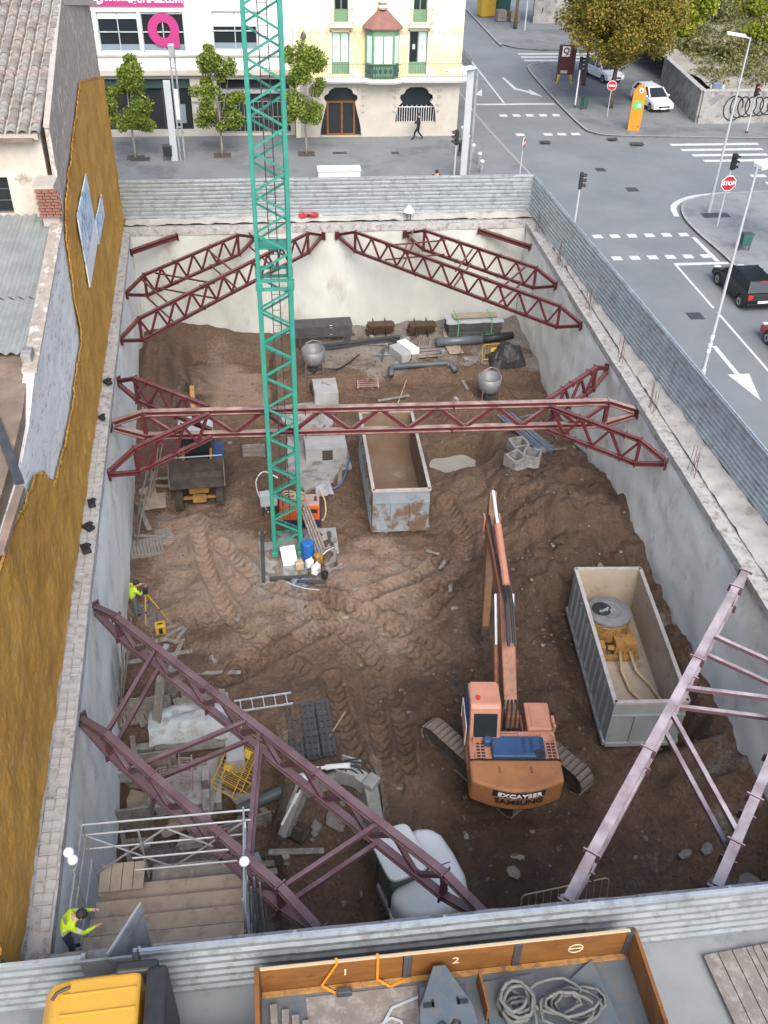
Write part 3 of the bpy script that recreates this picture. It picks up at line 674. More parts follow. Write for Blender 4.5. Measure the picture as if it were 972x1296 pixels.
# ================================================================== sheet fences
def fence(name, label, A, B, h, sp, ribs, m, z0=.05, side=1, post='galv_dull', skip=None, postr=.03):
    A = Vector((*A,0)); B = Vector((*B,0)); d = (B-A); Ln = d.length; d.normalize(); n = Vector((-d.y,d.x,0))*side
    t = thing(name, label, 'fence', A); prof = []; p = h/ribs
    for k in range(ribs):
        z = k*p
        prof += [(0,z+.05*p),(0,z+.40*p),(.07,z+.52*p),(.07,z+.90*p)]
    prof.append((0,h)); k = 0; s0 = 0.0
    while s0 < Ln-.2:
        s1 = min(s0+sp, Ln)
        if not (skip and skip[0] < (s0+s1)/2 < skip[1]):
            mb = MB(); a = A+d*(s0+.005)+n*(.01*(k%2)); b = A+d*(s1+.015)+n*(.01*(k%2)); np_ = len(prof); j1 = random.uniform(-.012,.012); j2 = random.uniform(-.012,.012)
            P = [(a+n*o).to_tuple()[:2]+(z0+z+j1,) for o,z in prof]+[(b+n*o).to_tuple()[:2]+(z0+z+j2,) for o,z in prof]
            P += [(a+n*(o-.012)).to_tuple()[:2]+(z0+z+j1,) for o,z in prof]+[(b+n*(o-.012)).to_tuple()[:2]+(z0+z+j2,) for o,z in prof]
            Fq = [(i,i+1,np_+i+1,np_+i) for i in range(np_-1)]+[(2*np_+i,3*np_+i,3*np_+i+1,2*np_+i+1) for i in range(np_-1)]
            Fq += [(np_-1,2*np_-1,4*np_-1,3*np_-1),(0,2*np_,3*np_,np_)]
            mb.add(P, Fq); mb.build('sheet', m if isinstance(m,str) else m[k%len(m)], t, off=A, fix=False)
        q = A+d*s0-n*.05
        mb = MB(); mb.beam((q.x,q.y,z0-.1),(q.x,q.y,z0+h+.03),.06,.06,d); mb.build('post', post, t, off=A)
        s0 = s1; k += 1
    mb = MB(); mb.beam((A-n*.0).to_tuple()[:2]+(z0+h+.02,), B.to_tuple()[:2]+(z0+h+.02,), .07, .035)
    if not skip: mb.build('top_rail', 'galv', t, off=A)
    return t
fence('sheet_fence', 'grey corrugated sheet fence between the pit and the paved square', (-7.6,52.05), (15.15,52.05), 2.15, 3.1, 10, 'galv', .12, -1)
fence('sheet_fence', 'long corrugated sheet fence between the pit and the road', (15.2,52.05), (17.0,9.9), 2.15, 2.9, 10, 'galv', .12, -1)
fence('sheet_fence', 'ribbed sheet fence on the pavement behind the open lorry bed', (-3.15,9.62), (17.0,9.62), 1.87, 3.0, 7, 'fence_near', .03, -1)
fence('sheet_fence', 'short ribbed sheet fence against the yellow foam wall beside the gate', (-8.2,9.62), (-4.25,9.62), 1.85, 2.0, 7, 'fence_near', .02, -1)
gt = thing('site_gate', 'grey steel site gate standing open between two ribbed fences', 'gate', (-4.2,9.62,0))
mb = MB(); mb.box((.0,0,.98),(.08,.08,1.96)); mb.box((.98,0,.98),(.08,.08,1.96)); mb.build('gate_post','galv_dull',gt)
mb = MB(); mb.box((.0,.0,0),(1.0,.05,1.8)); o = mb.build('gate_leaf','galv_dull',gt,bevel=.01); o.location = (.42,-.05,.95)
mb = MB(); mb.box((0,0,0),(1.15,.05,1.85)); o = mb.build('gate_leaf','galv_dull',gt,bevel=.01); o.location = (.72,.5,.95); o.rotation_euler = (0,0,R(62))
mb = MB(); mb.tube((.44,.0,0),(.99,1.0,0),.03,8); o = mb.build('gate_rail','scaffold',gt); o.location=(0,0,1.9)

# ================================================================== steel strut trusses
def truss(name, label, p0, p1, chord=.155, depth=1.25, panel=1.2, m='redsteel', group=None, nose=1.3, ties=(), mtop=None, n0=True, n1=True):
    A = Vector(p0); B = Vector(p1); d = B-A; Ln = d.length; d.normalize(); up = Vector((0,0,1)); t = thing(name, label, 'truss', A, group=group)
    hd = depth/2-chord/2; q = lambda s_, z: A+d*s_+up*z
    def C(z):
        sg = 1 if z > 0 else -1; pts = []
        pts += [(.12, sg*chord*.45),(nose,z)] if n0 else [(0,z)]
        pts += [(Ln-nose,z),(Ln-.12,sg*chord*.45)] if n1 else [(Ln,z)]
        return pts
    for nm, z in (('top_chord',hd),('bottom_chord',-hd)):
        mb = MB(); P = C(z)
        for (a,za),(b_,zb) in zip(P[:-1],P[1:]): mb.ibeam(q(a,za), q(b_,zb), chord, chord*.9, chord*.13)
        mb.build(nm, (mtop if (mtop and z > 0) else m), t, off=A)
    for on, s_ in ((n0,0.0),(n1,Ln)):
        if not on: continue
        mb = MB(); mb.beam(q(s_-.01 if s_ else .01,-.22), q(s_-.01 if s_ else .01,.22), .42, .05, d); mb.build('end_plate', m, t, off=A)
        sn = nose if s_ == 0 else Ln-nose
        mb = MB(); mb.beam(q(sn,-hd), q(sn,hd), chord*.75, chord*.6, d); mb.build('post', m, t, off=A)
    a = nose if n0 else .1; e = Ln-nose if n1 else Ln-.1; n = max(2, int(round((e-a)/(panel/2)))); n += n % 2
    for k in range(n):
        s0 = a+(e-a)*k/n; s1 = a+(e-a)*(k+1)/n; z0, z1 = (hd,-hd) if k%2 == 0 else (-hd,hd)
        mb = MB(); mb.beam(q(s0,z0*.92), q(s1,z1*.92), chord*.55, chord*.55); mb.build('diagonal', m, t, off=A)
    col_ = None; side = d.cross(up)
    if chord >= .19:
        for k in range(1, n):
            s0 = a+(e-a)*k/n; z = (hd if k%2 == 0 else -hd); mb = MB(); mb.beam(q(s0-.2,z*.80), q(s0+.2,z*.80), .02, .2); mb.build('gusset', m, t, off=A)
    for s_ in ([nose,nose*.55]+[Ln*.36,Ln*.64]+[Ln-nose*.55,Ln-nose]):
        for z in (hd,-hd):
            if (s_ < nose-.01 or s_ > Ln-nose+.01): continue
            mb = MB(); mb.beam(q(s_,z)-side*chord*.85, q(s_,z)+side*chord*.85, .035, chord*1.25, up); mb.build('splice_plate', m, t, off=A)
    for a_, b_, wd in ties:
        mb = MB(); mb.beam(Vector(a_), Vector(b_), wd, wd); mb.build('tie_bar', m, t, off=A)
    return t
ZT = -.5
def lerp(a, b, t): return tuple(a[i]+(b[i]-a[i])*t for i in range(3))
L1 = ((-6.72,39.4,ZT-.05),(3.2,50.85,ZT)); L2 = ((-6.96,44.5,ZT-.2),(-.5,50.85,ZT-.02))
def tiesof(P, Q, ts, wd=.09):
    out = []
    for tp, tq in ts:
        for dz in (.4,-.4):
            a = lerp(*P, tp); b = lerp(*Q, tq); out.append(((a[0],a[1],a[2]+dz),(b[0],b[1],b[2]+dz),wd))
    return out
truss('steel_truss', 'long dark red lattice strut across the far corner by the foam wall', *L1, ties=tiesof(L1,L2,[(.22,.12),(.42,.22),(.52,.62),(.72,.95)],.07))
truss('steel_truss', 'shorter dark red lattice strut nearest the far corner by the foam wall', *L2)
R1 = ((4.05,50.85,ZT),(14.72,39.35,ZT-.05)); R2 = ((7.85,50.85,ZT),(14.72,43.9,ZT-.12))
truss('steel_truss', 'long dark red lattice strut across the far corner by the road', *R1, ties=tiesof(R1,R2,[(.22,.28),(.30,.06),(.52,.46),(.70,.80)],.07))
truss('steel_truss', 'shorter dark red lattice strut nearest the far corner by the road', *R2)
def waler(label, a, b):
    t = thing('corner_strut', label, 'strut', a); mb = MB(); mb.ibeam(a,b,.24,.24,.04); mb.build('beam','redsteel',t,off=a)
    for p in (a,b):
        d = (Vector(b)-Vector(a)).normalized(); mb = MB(); mb.beam(Vector(p)-d*.02,Vector(p)+d*.02,.4,.4); mb.build('end_plate','redsteel',t,off=a)
waler('single red steel corner beam tucked in the far corner by the foam wall', (-7.1,49.4,-.6), (-4.75,50.85,-.35))
waler('single red steel corner beam tucked in the far corner by the road', (12.05,50.85,-.4), (14.7,49.4,-.85))
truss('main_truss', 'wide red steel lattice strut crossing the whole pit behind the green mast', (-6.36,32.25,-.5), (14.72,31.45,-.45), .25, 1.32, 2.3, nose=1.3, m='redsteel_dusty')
BL = (-2.45,32.1,-.35); BR = (10.75,31.6,-.35)
for p0, p1, lab in (((-6.54,36.05,-.75),(-2.5,32.35,-.45),'red knee truss from the foam side wall, far side of the main strut'), ((-6.23,29.4,-.8),(-2.5,31.85,-.45),'red knee truss from the foam side wall, above the backhoe loader'),
                    ((14.72,35.2,-.55),(11.0,31.85,-.45),'red knee truss from the road side wall, far side of the main strut'), ((14.72,27.9,-.5),(11.0,31.3,-.45),'red knee truss from the road side wall, above the spoil heap')):
    truss('knee_truss', lab, p0, p1, .175, 1.25, 1.4, nose=1.2, n1=False)
N1 = ((-5.9,22.2,-.75),(4.2,10.75,-.45)); N2 = ((-5.69,17.6,-.55),(.42,10.75,-.3))
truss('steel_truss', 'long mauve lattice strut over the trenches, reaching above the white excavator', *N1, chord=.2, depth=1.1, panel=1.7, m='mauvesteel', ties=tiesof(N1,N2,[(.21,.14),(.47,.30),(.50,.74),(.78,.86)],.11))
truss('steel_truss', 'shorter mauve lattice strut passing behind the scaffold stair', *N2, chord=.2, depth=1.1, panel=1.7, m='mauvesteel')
Q1 = ((14.72,21.1,-.1),(5.95,10.75,-.25)); Q2 = ((14.72,16.8,-.6),(9.5,10.75,-.3))
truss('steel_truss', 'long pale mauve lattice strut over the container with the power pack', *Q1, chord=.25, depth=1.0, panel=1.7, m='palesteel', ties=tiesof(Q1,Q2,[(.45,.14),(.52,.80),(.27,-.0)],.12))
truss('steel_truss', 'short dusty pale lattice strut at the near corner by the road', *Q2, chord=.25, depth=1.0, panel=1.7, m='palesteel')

# ================================================================== tower crane mast
cm = thing('crane_mast', 'green lattice tower crane mast with inner ladder rising from the pit', 'crane', (.27,31.25,-6.35))
hw = .545; PN = 1.356; JT = 12.25
def leg(x, y, z0, z1, wd):
    mb = MB(); mb.beam((x,y,z0),(x,y,z1),wd,wd,(0,1,0)); mb.build('leg','cranegreen',cm,bevel=.012,seg=1)
for sx in (-1,1):
    for sy in (-1,1):
        leg(sx*hw, sy*hw, 0, JT, .165); leg(sx*hw, sy*hw, JT, 30, .14)
        mb = MB(); mb.box((sx*hw,sy*hw,JT),(.24,.24,.30)); mb.build('leg_joint','cranegreen',cm,bevel=.01,seg=1)
        mb = MB(); mb.box((sx*hw,sy*hw,.12),(.28,.28,.24)); mb.build('leg_shoe','cranegreen',cm,bevel=.01,seg=1)
for face in range(4):
    rot = Matrix.Rotation(R(90)*face,3,'Z')
    for k in range(44):
        z0 = .55+k*PN/2; z1 = z0+PN/2*.93; sg = 1 if k%2 == 0 else -1
        if z1 > 29.5: break
        if abs((z0+z1)/2-JT) < .25: continue
        mb = MB(); mb.beam(rot @ Vector((-hw*sg,-hw,z0)), rot @ Vector((hw*sg,-hw,z1)), .065, .065); mb.build('brace','cranegreen',cm)
    for z in (JT-.16,JT+.16,.35):
        mb = MB(); mb.beam(rot @ Vector((-hw,-hw,z)), rot @ Vector((hw,-hw,z)), .09, .10); mb.build('ring_beam','cranegreen',cm)
for x in (-.12,.16):
    mb = MB(); mb.tube((x,.28,.5),(x,.28,29.5),.018,6); mb.build('ladder_rail','darksteel',cm)
rung = None
for k in range(96):
    if rung is None: mb = MB(); mb.tube((-.12,0,0),(.16,0,0),.012,5); rung = mb.build('rung','darksteel',cm); rung.location=(0,.28,.7)
    else: share(rung, cm, (0,.28,.7+k*.3))
mb = MB(); mb.box((0,.1,JT+1.2),(.95,.8,.05)); mb.build('rest_platform','cranegreen',cm)
cb = thing('mast_slab', 'muddy concrete slab with steel edge beams under the green mast', 'slab', (.75,30.9,-6.62))
mb = MB(); mb.box((0,0,.03),(3.4,3.3,.22)); mb.build('slab','concrete_grey',cb,bevel=.03)
for a, b_ in (((-1.55,-1.75,.24),(-1.55,1.5,.24)),((-1.3,-1.62,.22),(1.3,-1.62,.22)),((-.2,-1.9,.22),(1.0,-2.05,.22)),((1.5,-1.2,.22),(1.35,1.2,.22))):
    mb = MB(); mb.ibeam(a,b_,.16,.14,.03); mb.build('edge_beam','darksteel',cb)
# ================================================================== neighbours on the left
def pwx(y): return -7.72+(52-y)*.0407
def wallplate(mb, pts, x_off, thick):     # outline (y,z) on the party-wall plane, given thickness towards -x
    n = len(pts); P = [(pwx(y)+x_off,y,z) for y,z in pts]+[(pwx(y)+x_off-thick,y,z) for y,z in pts]
    return mb.add(P, [tuple(range(n)), tuple(range(n,2*n))[::-1]]+[(i,n+i,n+(i+1)%n,(i+1)%n) for i in range(n)])
tb = thing('tiled_house', 'old house with curved clay roof tiles and peeling cream front', 'building', (-7.4,34.2,0))
O = (-7.4,34.2,0)
mb = MB(); wallplate(mb, [(33.0,0),(52.2,0),(52.2,11.2),(51.9,11.3),(42.6,12.75),(34.2,10.3),(33.9,7.5),(33.0,7.3)], 0, .16); mb.build('party_wall','oldbrick',tb,off=O)
mb = MB(); wallplate(mb, [(34.1,10.3),(42.6,12.77),(51.9,11.35),(51.9,11.25),(42.6,12.65),(34.1,10.2)], .03, .2); mb.build('wall_coping','mortar',tb,off=O)
mb = MB(); frame_holes(mb, -16, -7.35, 0, 10.1, [(-10.6,-8.72,7.25,8.55)], 34.2, .35); mb.bx(-16,-7.4,34.56,43,0,9.9); mb.build('front_wall','stucco',tb,off=O)
mb = MB(); mb.bx(-16,-7.3,34.02,34.2,5.95,6.12); mb.build('ledge','concrete_grey',tb,off=O)
wn = MB(); wn.bx(-10.6,-8.72,34.46,34.5,7.25,8.55); wo = wn.build('window','glassdark',tb,off=O)
for z in (7.3,7.7,8.1,8.5):
    mb = MB(); mb.bx(-10.6,-8.72,34.3,34.34,z,z+.03); mb.build('bar','ironwork',wo,off=O)
# roof deck, then each tile
mb = MB(); s_ = (12.65-10.15)/(42.6-34.0)
rp = [(33.85,10.08),(42.6,12.62),(52,10.9),(52,10.7),(42.6,12.4),(33.85,9.9)]
mb.prism(rp, -16, -7.35, 'x'); rf = mb.build('roof','mortar',tb,off=O)
mb = MB(); mb.bx(-16,-7.5,33.72,34.2,9.86,9.96); mb.build('eave','brownrender',tb,off=O)
def tilemesh(name, m, par):
    mb = MB(); P = []; n = 7
    for j, (y, r) in enumerate(((0,.165),(.52,.135))):
        for rr in (r, r-.022):
            for k in range(n):
                a = math.pi*k/(n-1); P.append((rr*math.cos(a), y, rr*.85*math.sin(a)))
    F = []
    for k in range(n-1):
        F += [(k,k+1,2*n+k+1,2*n+k),(n+k,3*n+k,3*n+k+1,n+k+1),(k,n+k,n+k+1,k+1)]
    mb.add(P, F); return mb.build(name, m, par, smooth=False)
sl = math.atan2(12.62-10.08, 42.6-33.85); tiles = [None]*3; tm = ('rooftile','rooftile_b','rooftile_c')
for c in range(9):
    x = -7.42-c*.385
    for r_ in range(21):
        y = 33.80+r_*.425; z = 10.10+(y-33.85)*math.tan(sl)+.02+.012*(r_%2)
        k = random.choice((0,0,1,1,2,2,2)); loc = (x-O[0]+random.uniform(-.014,.014), y-O[1], z+random.uniform(-.008,.01)); rot = (sl, random.uniform(-.05,.05), random.uniform(-.04,.04))
        if tiles[k] is None: tiles[k] = tilemesh('roof_tile', tm[k], rf); o = tiles[k]; o.location = loc; o.rotation_euler = rot
        else: share(tiles[k], rf, loc, rot)
# brick end of the wall
mb = MB(); mb.bx(-7.55,-7.0,33.1,33.9,7.2,7.6); 
bk = None; be = mb.build('brick_pier','mortar',tb,off=O)
for r_ in range(9):
    for c in range(3):
        loc = (-7.45+c*.24+(.08 if r_%2 else 0)-O[0]-.05, 33.03-O[1], 7.62+r_*.105); 
        if bk is None: mb = MB(); mb.box((0,0,0),(.215,.16,.08)); bk = mb.build('brick','redbrick',be); bk.location = loc
        else: share(bk, be, loc, (0,0,random.uniform(-.03,.03)))
mb = MB(); mb.bx(-7.7,-7.0,33.1,34.2,7.55,8.6); mb.build('pier_core','mortar',tb,off=O)

sh = thing('shed_house', 'low white-limed house with grey corrugated roof beside the foam wall', 'building', (-7,28,0)); O = (-7,28,0)
mb = MB(); wallplate(mb, [(10.2,0),(33.0,0),(33.0,7.3),(31.2,7.05),(24.4,6.42),(22.4,5.9),(20.2,5.75),(10.2,6.2)], -.02, .3); mb.build('party_wall','limewash',sh,off=O)
mb = MB(); wallplate(mb, [(24.3,6.40),(33.0,7.28),(33.0,7.36),(24.3,6.49)], .06, .42); mb.build('wall_coping','oldbrick',sh,off=O)
mb = MB(); mb.bx(-16,-7.45,26.5,33.9,0,5.6); mb.build('body','stucco',sh,off=O)
def corr(x0,x1,y0,y1,z0,z1):
    mb = MB(); n = int((x1-x0)/.05)
    def f(u, v): return (x0+(x1-x0)*u, y0+(y1-y0)*v, z0+(z1-z0)*v+.045*math.sin(2*math.pi*(x0+(x1-x0)*u)/.30))
    mb.grid(f, n, 1); k = len(mb.v); mb.v += [(a,b_,c-.015) for a,b_,c in mb.v]; mb.f += [tuple(i+k for i in q)[::-1] for q in list(mb.f)]
    return mb.build('roof_sheet','fibrecement',sh,smooth=False,off=O,fix=False)
for c in range(4):
    x1 = -7.2-c*1.25
    corr(x1-1.29,x1,31.2,34.1,6.95+.012*(c%2),7.25+.012*(c%2)); corr(x1-1.29,x1,28.6,31.4,6.68+.012*(c%2),6.98+.012*(c%2))
corr(-8.6,-7.0,25.4,28.5,6.45,6.70)
mb = MB(); mb.bx(-8.6,-7.2,28.55,28.7,6.1,6.62); mb.build('opening','glassdark',sh,off=O)
mb = MB(); mb.bx(-9.3,-8.75,28.0,29.0,5.8,7.3); mb.bx(-9.2,-8.85,28.1,28.6,7.3,7.75); mb.build('chimney','stucco',sh,off=O,bevel=.03)
bh = thing('rendered_house', 'house with flat brown rendered roof and dark gutter beside the foam wall', 'building', (-8,24,0)); O = (-8,24,0)
mb = MB(); mb.prism([(-20,31.0),(-8.75,30.0),(-7.35,27.4),(-6.86,24.6),(-6.62,22.3),(-6.52,20.2),(-6.3,10.2),(-20,10.2)], 0, 6.3)
mb.build('body','brownrender',bh,off=O)
a = at(-6,530,6.34); b_ = at(25,612,6.34); mb = MB(); mb.beam(a+Vector((0,0,.02)), b_+Vector((0,0,.02)), .22, .10); mb.build('stripe','darksteel',bh,off=O)  # dark stripe laid slantwise across the brown roof
mb = MB(); mb.beam(at(0,700,6.3),at(26,618,6.3),.2,.14); mb.build('kerb_upstand','brownrender',bh,off=O)
mb = MB(); mb.box((0,0,.2),(.28,.5,.5)); o = mb.build('vent_block','concrete_grey',sh,bevel=.02); o.location = (-6.85+7, 24.9-28, 6.35)
# sprayed foam on the party wall
fm = [(52.3,-.1),(52.25,7.5),(43.25,9.43),(38.9,8.58),(34.4,7.73),(32.9,6.89),(32.4,4.76),(32.1,3.32),(27.2,3.03),(23.1,3.33),(22.4,4.4),(21.3,5.05),(19.0,5.5),(17.3,5.95),(13.3,6.1),(10.1,6.1),(10.1,-.1)]
def inside(y, z, poly):
    r_ = False; n = len(poly)
    for i in range(n):
        (y1,z1),(y2,z2) = poly[i], poly[(i+1)%n]
        if (z1 > z) != (z2 > z) and y < (y2-y1)*(z-z1)/(z2-z1)+y1: r_ = not r_
    return r_
mb = MB(); ny_, nz_ = 520, 118; ok = np.zeros((nz_+1,ny_+1),bool); P = []
for j in range(nz_+1):
    for i in range(ny_+1):
        y = 10.1+42.2*i/ny_; z = -.1+9.6*j/nz_; p = Vector((0,y,z))
        jy = y+.07*mnoise.noise(p*2.5); jz = z+.09*mnoise.noise(p*2.5+Vector((9,0,0)))
        ok[j,i] = inside(jy, jz, fm) or z < .1
        P.append((pwx(y)+.13+.055*mnoise.fractal(Vector((0,y*.9,z*.9)),1,2,5)+.015*mnoise.noise(Vector((0,y*6,z*6))), y, z))
keep = {}; Vv = []; Ff = []
def vid(k):
    if k not in keep: keep[k] = len(Vv); Vv.append(P[k])
    return keep[k]
for j in range(nz_):
    for i in range(ny_):
        if ok[j,i] and ok[j,i+1] and ok[j+1,i] and ok[j+1,i+1]:
            a_ = j*(ny_+1)+i; Ff.append((vid(a_),vid(a_+1),vid(a_+ny_+2),vid(a_+ny_+1)))
nv = len(Vv); from collections import Counter
edges = Counter()
for q in Ff:
    for e in range(4): edges[(q[e],q[(e+1)%4])] += 1
Vb = [(x-.07,y,z) for x,y,z in Vv]
side_f = [(a_,b_,b_+nv,a_+nv) for (a_,b_) in edges if (b_,a_) not in edges]
mb.add(Vv+Vb, Ff+side_f); o = mb.build('foam_wall','foam',None,smooth=True,fix=False)
tag(o, 'party wall coated with lumpy ochre yellow sprayed foam beside the pit', 'wall')
def poster(name, label, pts, m, bar=None):
    t = thing(name, label, 'banner', (-7,38,4)); mb = MB(); wallplate(mb, pts, .24, .05); mb.build('sheet', m, t, off=(-7,38,4)); return t
p1_ = poster('banner', 'large blue and grey printed banner hung on the yellow foam wall', [(39.6,6.85),(35.4,6.7),(35.4,4.75),(39.7,4.9)], 'poster1')
mb = MB(); wallplate(mb, [(39.7,4.88),(35.4,4.73),(35.4,3.85),(39.8,4.0)], .24, .05); mb.build('white_sheet','white',p1_,off=(-7,38,4))
poster('banner', 'small blue printed banner low on the yellow foam wall', [(43.4,4.65),(43.2,3.75),(39.9,3.75),(40.1,4.7)], 'poster1')

# ================================================================== white building with the pink sign
wb = thing('white_building', 'white building with wide first-floor windows and pink sign above dark shop', 'building', (-4,67,0)); O = (-4,67,0)
wins = [(-12.4,-9.9,5.36,7.66),(-9.66,-7.16,5.36,7.66),(-6.98,-4.32,5.36,7.66),(-2.56,.25,5.45,7.72)]
mb = MB(); frame_holes(mb, -26, 2.55, 4.3, 14, wins, 67.0, .3); mb.bx(-26,2.55,67.31,80,4.3,14); mb.build('facade','facadewhite',wb,off=O)
mb = MB(); mb.bx(-26,2.5,66.7,67.0,4.02,4.32); mb.bx(-26,2.5,66.85,67.0,5.12,5.22); mb.build('ledge','facadestone',wb,off=O)
mb = MB(); frame_holes(mb, -26, 2.5, .12, 4.02, [(-12.4,-4.3,.45,3.75),(-2.6,2.2,.2,3.7)], 67.05, .6); mb.bx(-26,2.5,67.66,80,.12,4.1); mb.build('shop_wall','facadestone',wb,off=O)
for x0,x1,z0,z1 in wins:
    mb = MB(); mb.bx(x0,x1,67.22,67.26,z0,z1); wo = mb.build('window','glassdark',wb,off=O)
    mb = MB(); xm = (x0+x1)/2; zm = z0+(z1-z0)*.48
    for a_ in ((x0,x0+.07,z0,z1),(x1-.07,x1,z0,z1),(xm-.03,xm+.03,z0,z1),(x0,x1,z0,z0+.07),(x0,x1,z1-.07,z1),(x0,x1,zm,zm+.06)): mb.bx(a_[0],a_[1],67.12,67.22,a_[2],a_[3])
    mb.build('frame','polegrey',wo,off=O)
    mb = MB(); bz = .42 if x0 < -7 else (.15 if x0 < -4 else .9)
    mb.bx(x0+.07,x1-.07,67.19,67.215,z1-bz,z1-.07); mb.build('blind','signwhite',wo,off=O)
    mb = MB(); mb.bx(x0+.07,x1-.07,67.18,67.21,z0+.07,z0+.42); mb.build('lower_panel','glassblue',wo,off=O)
# pink ring with a tail stuck on the second pane
mb = MB(); cx, cz, Ro, Ri = -5.62, 6.62, .98, .42; n = 40; Pt = []
for k in range(n):
    a_ = 2*math.pi*k/n; ro = Ro
    x_, z_ = cx+ro*math.cos(a_), cz+ro*math.sin(a_)
    if R(270) < a_ < R(358): q = max(abs(math.cos(a_)),abs(math.sin(a_))); x_, z_ = cx+ro*.96*math.cos(a_)/q, cz+ro*1.06*math.sin(a_)/q
    Pt.append((x_, z_, cx+Ri*math.cos(a_), cz+Ri*1.1*math.sin(a_)))
Vr = [(p[0],67.06,p[1]) for p in Pt]+[(p[2],67.06,p[3]) for p in Pt]; Vr += [(a_,67.10,c) for a_,b_,c in Vr]; Fr = []
for k in range(n):
    j = (k+1)%n; Fr += [(k,j,n+j,n+k),(2*n+k,3*n+k,3*n+j,2*n+j),(k,2*n+k,2*n+j,j),(n+k,n+j,3*n+j,3*n+k)]
mb.add(Vr,Fr); mb.build('pink_logo','pink',wb,off=O)
mb = MB(); mb.bx(-11.5,-4.2,66.88,67.0,7.98,9.1); sg = mb.build('sign_board','pink',wb,off=O)
text('lettering','agora-sa.com',.62,'signwhite',sg, Matrix.Translation((-5.9+4,66.87-67,8.40)) @ FRONT, .004, bold=.012)
mb = MB(); mb.lathe([(.30,0),(.30,.03)],20,(-9.35+4,-.15,8.40),'y'); mb.build('sign_logo','signwhite',sg); mb = MB(); mb.lathe([(.15,0),(.15,.02)],16,(-9.30+4,-.17,8.43),'y'); mb.build('sign_logo_hole','pink',sg)
for k, wd in enumerate((.20,.2,.2,.2,.2,.2,.2)):
    mb = MB(); mb.bx(-8.95+k*.25+4,-8.95+k*.25+4+.17,-.14,-.125,8.3,8.72); mb.build('sign_letter','signwhite',sg)
# shop fronts
mb = MB(); mb.bx(-12.4,-4.3,67.55,67.6,.45,3.75); so_ = mb.build('shop_window','glassdark',wb,off=O)
mb = MB(); mb.bx(-12.4,-4.3,67.35,67.5,3.1,3.75); mb.build('awning_box','glassgreen',so_,off=O)
for x_ in (-10.2,-8.0,-6.2): mb = MB(); mb.bx(x_,x_+.06,67.48,67.54,.45,3.1); mb.build('mullion','darksteel',so_,off=O)
mb = MB(); mb.bx(-5.35,-4.75,67.3,67.36,.9,2.1); mb.build('blue_panel','glassblue',so_,off=O)
mb = MB(); mb.bx(-2.6,2.2,67.55,67.6,.2,3.7); so_ = mb.build('shop_window','glassdark',wb,off=O)
mb = MB()
for k in range(15): mb.bx(-2.5+k*.32,-2.47+k*.32,67.4,67.43,.2,2.2)
for z in (.25,1.2,2.2): mb.bx(-2.6,2.2,67.39,67.44,z,z+.05)
mb.build('grille','galv_dull',so_,off=O)
mb = MB(); mb.bx(-2.6,2.2,67.3,67.5,2.75,3.0); mb.build('shop_transom','galv',so_,off=O)
for z in (1.5,2.3): 
    mb = MB(); mb.bx(-4.25,-2.65,66.98,67.05,z,z+.05); mb.build('stone_joint','concrete_grey',wb,off=O)

# ================================================================== yellow corner building
yb = thing('corner_building', 'pale yellow corner building with green shutters, bay window and carved arches', 'building', (8,66.5,0)); O = (8,66.5,0)
XL, XR, YF = 2.62, 13.55, 66.5
ar = [(4.15,6.95,.15,3.3),(9.25,12.05,1.0,3.3)]
mb = MB(); frame_holes(mb, XL, XR, .1, 3.85, ar, YF, .5); mb.bx(XL,XR,YF+.51,80,.1,3.8); mb.add([(XR,YF,.1),(XR,80,.1),(XR,80,3.85),(XR,YF,3.85)],[(0,1,2,3)]); mb.build('ground_floor_wall','facadestone',yb,off=O)
dw = [(4.97,6.12,4.1,6.62),(10.02,11.22,4.1,6.7),(5.15,6.05,7.2,9.6),(10.2,11.1,7.2,9.6)]
mb = MB(); frame_holes(mb, XL, XR, 3.85, 6.95, [d_ for d_ in dw if d_[3] < 7], YF, .25); mb.bx(XL,XR-.01,YF+.26,80,3.85,6.95); mb.build('upper_wall','facadeyellow',yb,off=O)
mb = MB(); frame_holes(mb, XL, XR, 6.95, 13, [d_ for d_ in dw if d_[3] > 7], YF, .25); mb.bx(XL,XR-.01,YF+.26,80,6.95,13); mb.build('top_wall','facadecream',yb,off=O)
mb = MB(); mb.bx(XL-.1,XL+.22,YF-.05,YF,.1,13); mb.build('downpipe_pilaster','facadecream',yb,off=O)
for i,(x0,x1,z0,z1) in enumerate(ar):
    cx = (x0+x1)/2; hb = (x1-x0)/2
    for sg_ in (-1,1):
        curve = [(hb,z0),(hb*.97,z0+.5),(hb*.90,z0+1.0),(hb*.80,z0+1.5 if i == 0 else z0+1.2),(hb*.68,2.35),(hb*.80,2.55),(hb*.78,2.8),(hb*.60,2.92),(hb*.52,3.15),(hb*.3,3.3),(hb,3.3)]
        mb = MB(); mb.prism([(cx+sg_*c,z) for c,z in curve], YF-.04, YF+.3, 'y'); mb.build('arch_jamb','facadestone',yb,off=O)
        sc_ = MB()
        for (c,z,r_) in ((hb*.9,3.0,.17),(hb*1.05,2.7,.13),(hb*.82,3.22,.1),(hb*1.12,3.1,.12),(hb*1.02,2.2,.09),(hb*1.06,1.8,.08)):
            for q in range(10):
                a_ = q*.62; rr = r_*(1-q*.07); sc_.ball((cx+sg_*(c+rr*math.cos(a_)),YF-.05,z+rr*math.sin(a_)),.045,6,(1,.7,1),0,4)
        struct(sc_.build('carving','facadestone',yb,off=O),'stuff')
dr = thing
mb = MB(); mb.bx(4.2,6.9,YF+.40,YF+.44,.15,3.3); d0 = mb.build('door','glassdark',yb,off=O)
mb = MB()
for x_ in (4.62,5.58,6.42): mb.bx(x_,x_+.12,YF+.30,YF+.40,.15,2.35)
